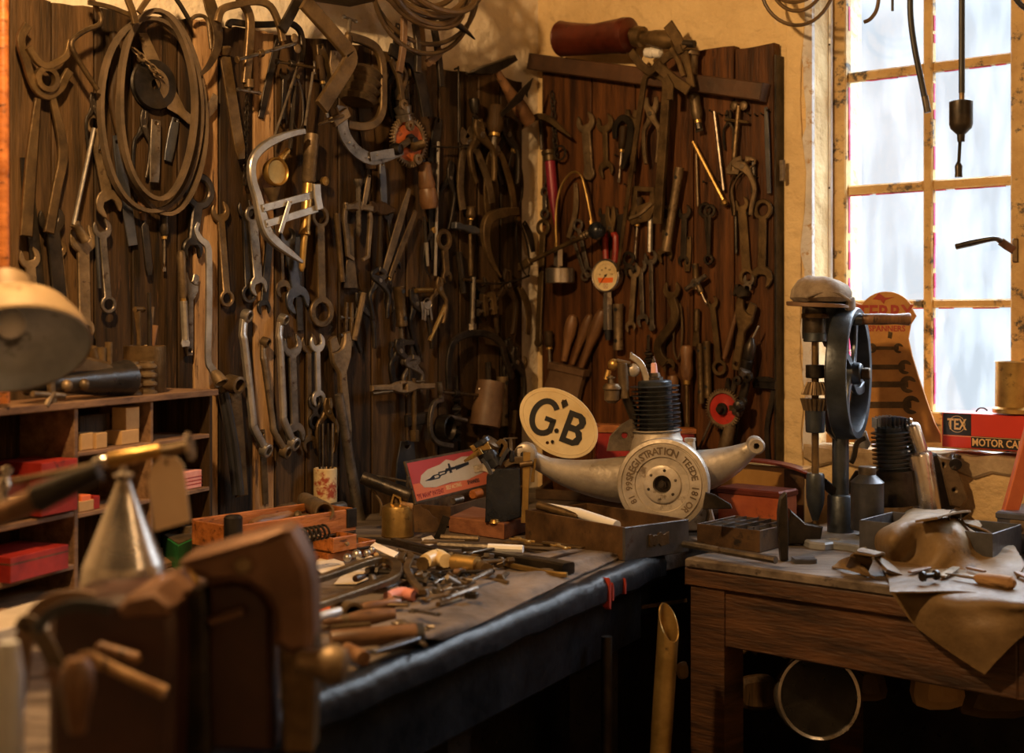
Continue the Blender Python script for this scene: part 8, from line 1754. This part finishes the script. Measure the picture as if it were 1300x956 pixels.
lathe_on('orange_stub', 'orange plastic stub beside the pale tube', 'stub', (398, 778), (420, 774), .008, CYL, 'lidor', BZ+.012)
lathe_on('brown_plug', 'short brown round plug at the very front of the bench', 'plug', (440, 825), (462, 836), .012, CYL, 'wood_h', BZ+.004)
put(PB, 'sp', 500, 790, 548, 800, 20, 'grey open jawed spanner beside the turned shaft', 'steel', .02, w2=22)
put(PB, 'adj', 535, 690, 590, 690, 18, 'tan long spanner in front of the wooden block', 'tan', .02)
for i, (x1, y1, x2, y2, kd, w_, m_, lab) in enumerate((
 (560,686,608,688,'rod',8,'tan','brown rod with a pale end before the wooden block'), (556,696,640,700,'rod',9,'steel','long grey rod behind the dark channel'), (620,700,664,702,'rod',10,'white','rod with a white end near the drawer corner'),
 (470,752,500,742,'pl',14,'dark','small dark pliers inside the mouth of the U frame'), (520,740,560,734,'sp',18,'steel','shining spanner right of the bent hook'), (545,742,600,722,'sp',16,'bright','bright edged spanner crossing under the bound tool'),
 (560,752,598,740,'pl',16,'tan','tan pliers on the middle of the cloth'), (532,764,572,756,'sp',18,'rust','rusty spanner before the bright edged spanner'), (600,734,645,742,'rod',5,'tan','thin tan pin lying on the grey cloth'),
 (604,720,652,716,'key',10,'rust','rusty tee key beside the brass sleeve'), (575,732,628,730,'file',8,'dark','dark file under the brass sleeve'), (548,728,590,724,'sp',14,'dark','dark spanner beneath the cream binding'),
 (640,690,700,694,'flat',12,'rust','rust brown strip lying before the drawer'), (690,690,740,697,'flat',12,'rust','brown flat piece close to the drawer side'), (650,684,676,690,'sp',16,'brass','small brass forked piece before the drawer'), (702,692,722,698,'sp',14,'brass','second brass forked piece near the drawer middle'),
 (450,740,492,728,'file',8,'dark','dark file over the cream paper'), (470,768,520,770,'flat',12,'rust','rusty flat strip before the pink roll'), (434,760,488,752,'chis',10,'tan','tan chisel just before the U frame'),
 (520,776,560,782,'sp',16,'dark','dark spanner at the edge of the grey cloth'), (488,800,540,822,'rod',6,'steel','grey pin lying at the bench front edge'), (474,830,530,812,'flat',14,'blue','blue grey blade at the bench front edge'),
 (606,748,560,764,'rod',5,'bright','bright thin rod slanting over the cloth'), (590,704,640,694,'sp',13,'steel','slim grey spanner behind the black channel'), (480,722,500,716,'bit',8,'dark','dark bit lying in the paper heap'), (436,700,470,696,'flat',10,'dark','dark strip by the chest drawers'),
 (508,700,536,712,'pl',13,'rust','rusty pliers between hook and blow lamp'), (624,728,596,740,'chis',8,'steel','small steel chisel beside the thin tan pin'), (556,772,584,764,'rod',8,'rust','stubby brown pin on the near cloth'), (420,800,470,796,'rod',7,'rust','brown rod behind the capped rod'))):
    put(PB, kd, x1, y1, x2, y2, w_, lab, m_, .012+.007*(i % 4))
for i, (x, y, r_) in enumerate(((441, 708, .009), (453, 704, .011), (466, 702, .008), (472, 698, .007))):
    A = P3(x, y, BZ+.03); T = Thing('ball_bearing', 'shining round steel ball lying by the orange chest', 'ball', MX.Translation(A), group='steel balls by the chest'); mb = MB('bright'); mb.ball((0, 0, 0), r_, 12); T.part('ball', mb); T.end()
rg = random.Random(21)
for i in range(60):                                   # loose nuts, washers and bolts in the heap
    f = rg.random(); x = 470+rg.random()*170; y = 708+rg.random()*52
    if x > 600 and y > 735: continue
    A = P3(x, y, BZ+.010+rg.random()*.02); kind_ = rg.choice(('nut', 'bolt', 'washer', 'bolt'))
    T = Thing(kind_, 'small loose %s in the heap in the middle of the bench' % kind_, kind_, MX.Translation(A) @ MX.Rotation(rg.uniform(0, 6), 4, 'Z') @ MX.Rotation(rg.uniform(-.5, .5), 4, 'X'), group='loose %ss in the bench heap' % kind_)
    mb = MB(rg.choice(('tan', 'steel', 'dark', 'rust', 'bright')))
    if kind_ == 'bolt': mb.cyl((0, 0, 0), (0, .045, 0), .005, n=8); mb.cyl((0, -.008, 0), (0, 0, 0), .010, n=6, b=.001)
    elif kind_ == 'nut': mb.prism([(.013*math.cos(R(60*k_)), .013*math.sin(R(60*k_))) for k_ in range(6)], 0, .010, .001, [circ((0, 0), .007, 10)])
    else: mb.prism(circ((0, 0), .014, 16), 0, .003, .0006, [circ((0, 0), .006, 10)])
    T.part('body', mb); T.end()
# ================================================================== out of focus foreground
def FG(name, lab, cat, x, y, d): return on(PF(d), x, y, name, lab, cat)
# lamp shade
T = FG('desk_lamp', 'worn tan metal lamp shade with a tarnished silver inside, at the left edge', 'lamp', 18, 446, 1.9); k = 1.9/FPX
ax = V((-.30, .80, -.50)).normalized(); Rr = 95*k
mb = MB('lampout'); mb.lathe([(Rr, 0), (Rr*1.015, .004), (Rr*.99, .012), (Rr*.95, Rr*.28), (Rr*.80, Rr*.55), (Rr*.52, Rr*.74), (Rr*.36, Rr*.80), (Rr*.33, Rr*1.15), (Rr*.28, Rr*1.2), (.001, Rr*1.2)], (0, 0, 0), ax, 48, cap=False); T.part('shade', mb, label='worn tan enamel outside')
mb = MB('lampin'); mb.lathe([(Rr*.985, .001), (Rr*.93, Rr*.27), (Rr*.78, Rr*.52), (Rr*.5, Rr*.7), (.001, Rr*.78)], (0, 0, 0), ax, 48, cap=False); T.part('reflector', mb, label='tarnished silver inside tinted blue for reflected daylight')
mb = MB('white'); mb.ball(ax*Rr*.45, Rr*.2, 14); mb.cyl(ax*Rr*.5, ax*Rr*.75, Rr*.1, n=12); T.part('bulb', mb)
mb = MB('lampout'); mb.tube([ax*Rr*1.15, ax*Rr*1.5+V((-.06, 0, .01)), V((-.35, .12, -.02))], .012, 10); T.part('arm', mb); T.end()
# bench vise
d = 1.62; T = FG('bench_vise', 'huge brown and dark red iron bench vise filling the lower left foreground', 'vise', 300, 780, d); k = d/FPX
L2 = lambda pts: [(p.x, p.y) for p in T.L(pts)]
mb = MB('vise'); mb.prism(L2([(238, 706), (244, 700), (300, 684), (362, 667), (374, 672), (384, 690), (395, 712), (400, 740), (402, 800), (398, 822), (372, 826), (350, 812), (352, 790), (350, 772), (338, 752), (320, 738), (300, 734), (272, 738), (262, 730), (240, 724)]), -.05, .03, .01); T.part('moving_jaw', mb, label='worn bare brown jaw')
mb = MB('vise'); mb.prism(L2([(236, 712), (240, 704), (330, 678), (364, 664), (372, 668), (340, 682), (250, 708)]), .01, .045, .004); T.part('jaw_plate', mb)
mb = MB('tan'); mb.cyl(T.l(308, 718, .028), T.l(308, 718, .040), 11*k, n=18, b=.002); mb.cyl(T.l(308, 718, .04), T.l(308, 718, .043), 6*k, n=12); T.part('jaw_bolt', mb)
mb = MB('visedk'); mb.prism(L2([(262, 742), (304, 738), (330, 750), (344, 770), (346, 954), (262, 954)]), -.06, .0, .006); T.part('body_block', mb)
mb = MB('vise'); mb.prism(L2([(266, 782), (310, 768), (312, 778), (270, 792)]), -.02, .02, .003); T.part('slide_top', mb)
mb = MB('dark'); mb.prism(L2([(232, 750), (262, 744), (266, 770), (270, 954), (236, 954)]), -.04, .02, .006); T.part('slide_bar', mb)
mb = MB('visedk'); mb.prism(L2([(92, 762), (110, 742), (180, 738), (236, 748), (244, 760), (246, 800), (242, 954), (92, 954)]), -.04, .09, .010); T.part('fixed_jaw_body', mb, label='dark red painted vise body')
mb = MB('vise'); mb.prism(L2([(176, 752), (188, 738), (222, 730), (246, 748), (240, 764), (180, 766)]), -.06, .095, .006); T.part('anvil_top', mb)
mb = MB('brass'); mb.strip(L2([(246, 716), (252, 728), (258, 736)]), [4*k, 6*k, 9*k], .02, .03, .002); T.part('brass_key', mb)
mb = MB('rust'); mb.prism(L2([(354, 808), (372, 800), (402, 806), (398, 954), (360, 954)]), -.05, .01, .004); T.part('screw_housing', mb)
mb = MB('tan'); mb.lathe([(10*k, 0), (14*k, 4*k), (15*k, 20*k), (22*k, 34*k), (26*k, 48*k), (22*k, 62*k), (10*k, 68*k), (.001, 68*k)], T.l(374, 838, .03), (1, -.12, 0), 26); T.part('handle_ball', mb, label='worn round handle end'); T.end()
# conical measure on the vise
d = 1.72; T = FG('oil_measure', 'shining tinplate cone shaped oil can with a nickel top in the foreground', 'can', 157, 750, d); k = d/FPX
mb = MB('tinplate'); mb.lathe([(.001, -6*k), (56*k, -6*k), (60*k, -2*k), (60*k, 3*k), (54*k, 8*k), (51*k, 34*k), (50*k, 36*k), (10*k, 136*k), (9*k, 140*k), (.001, 140*k)], (0, 0, 0), (0, 1, 0), 48); T.part('cone_body', mb)
mb = MB('tinplate'); mb.lathe([(3*k, 136*k), (5*k, 140*k), (13*k, 146*k), (13*k, 149*k), (5*k, 152*k), (4*k, 162*k), (6*k, 166*k), (.001, 172*k)], (0, 0, 0), (0, 1, 0), 20); T.part('nickel_top', mb); T.end()
# grease gun across
d = 1.66; T = FG('grease_gun', 'nickel and brown grease gun lying level above the cone shaped can', 'grease gun', 130, 586, d); k = d/FPX
def fl(name, a, b, prof, m, z=0): mb = MB(m); A = T.l(a[0], a[1], z); B = T.l(b[0], b[1], z); Ln = (B-A).length; mb.lathe([(r_*k, f*Ln) for r_, f in prof], A, B-A, 20); return T.part(name, mb)
fl('thin_tube', (16, 612), (122, 590), [(4, 0), (4, 1)], 'tan'); fl('joint_ball', (115, 592), (138, 584), [(.001, 0), (8, .2), (9, .5), (8, .8), (5, 1)], 'tinplate')
fl('barrel', (136, 585), (205, 572), [(6, 0), (10, .05), (10.5, .5), (9, .55), (9, .95), (7, 1)], 'brass'); fl('plunger_tube', (200, 574), (240, 566), [(7, 0), (6, .5), (7, 1)], 'tan'); fl('end_disc', (238, 567), (244, 566), [(5, 0), (18, .2), (19, .6), (16, 1), (.001, 1)], 'tinplate')
fl('grip', (60, 628), (128, 598), [(.001, 0), (10, .1), (13, .5), (12, .9), (.001, 1)], 'rubber', .03); T.end()
T = FG('dark_lever', 'thick black and brown lever blurred at the left edge', 'lever', 60, 630, 1.45); k = 1.45/FPX; mb = MB('wood_h'); mb.tube(T.L([(-60, 676), (0, 655), (50, 632)]), 15*k, 12); T.part('wooden_grip', mb); mb = MB('grease'); mb.tube(T.L([(46, 634), (90, 614), (126, 598)]), [19*k, 16*k, 12*k], 12); T.part('black_sleeve', mb); T.end()
# card tag
T = FG('card_tag', 'buff card luggage tag hanging from the grease gun', 'tag', 214, 580, 1.7)
mb = MB('paper'); mb.mats[0] = mat('buff_card', (.55, .43, .29), (.68, .56, .40), .8, 0, 4, .1); mb.prism([(p.x, p.y) for p in T.L([(192, 592), (203, 581), (224, 580), (233, 590), (242, 662), (196, 675), (188, 612)])], -.0008, .0008, 0, [circ((T.l(211, 588).x, T.l(211, 588).y), .0026, 10)]); T.part('tag', mb)
mb = MB('rust'); mb.tube(smooth(T.L([(211, 589), (212, 580), (214, 572)], .001), 3), .0012, 6); T.part('string', mb); T.end()
# belts, bottle, handles bottom left
for i, (pts, w_, m_, lab) in enumerate(((
 [(18, 900), (26, 850), (34, 800), (60, 768), (92, 760), (120, 764)], .020, 'leather', 'wide leather strap curling up at the bottom left corner'), ([(92, 920), (78, 866), (60, 820), (36, 790), (28, 800)], .018, 'belt', 'tan strap loop crossing the wide leather strap'), ([(46, 800), (64, 780), (96, 768), (140, 772)], .012, 'rubber', 'black strap end behind the leather loops'))):
    T = FG('leather_strap', lab, 'strap', pts[0][0], pts[0][1], 1.5-.05*i); mb = MB(m_); mb.bar(smooth(T.L(pts), 4), w_, .006, up=(0, 0, 1)); T.part('strap', mb); T.end()
for nm, lab, cat_, a, b, r_, d, m_, prof in (('white_bottle', 'pale grey bottle standing blurred in the bottom left corner', 'bottle', (10, 960), (12, 815), 19, 1.35, 'galv', [(.001, 0), (1, 0), (1, .7), (.75, .9), (.6, 1), (.001, 1)]), ('round_finial', 'round brown wooden knob blurred at the bottom left', 'knob', (98, 930), (98, 836), 22, 1.35, 'wood_h', [(.5, 0), (.7, .3), (1, .6), (.95, .85), (.6, 1), (.001, 1)]),
  ('hammer_shaft', 'long pale wooden handle slanting at the bottom left', 'shaft', (98, 828), (210, 880), 9, 1.42, 'wood_lt', [(.001, 0), (1, .1), (.8, .5), (1, 1), (.001, 1)]), ('file_shaft', 'thin wooden handle behind the long pale one', 'shaft', (120, 820), (180, 838), 8, 1.5, 'wood_h', [(.001, 0), (1, .1), (1, .9), (.001, 1)]), ('small_grip', 'short brown handle left of the round knob', 'grip', (60, 850), (84, 872), 9, 1.4, 'wood_h', CYL),
  ('gas_tap', 'small bright nickel tap at the left edge', 'tap', (2, 640), (10, 590), 9, 1.9, 'tinplate', [(1, 0), (.6, .3), (1, .5), (.5, .7), (.9, .9), (.001, 1)]), ('copper_pipe', 'blurred reddish copper pipe at the extreme left edge', 'pipe', (6, 512), (0, -780), 7, 2.36, 'wood_or', CYL)):
    T = FG(nm, lab, cat_, a[0], a[1], d); k = d/FPX; A = T.l(*a); B = T.l(*b); Ln = (B-A).length; mb = MB(m_); mb.lathe([(q_*r_*k, f*Ln) for q_, f in prof], A, B-A, 24); T.part('body', mb); T.end()
boxU('cardboard_tray', 'cream cardboard tray end at the lower left behind the straps', 'tray', -20, 830, .30, .10, .03, 'paper', U_=V((.355, .935, 0)), W_=V((-.935, .355, 0))).end()
for t_ in THINGS: t_.end()
bpy.context.view_layer.update()
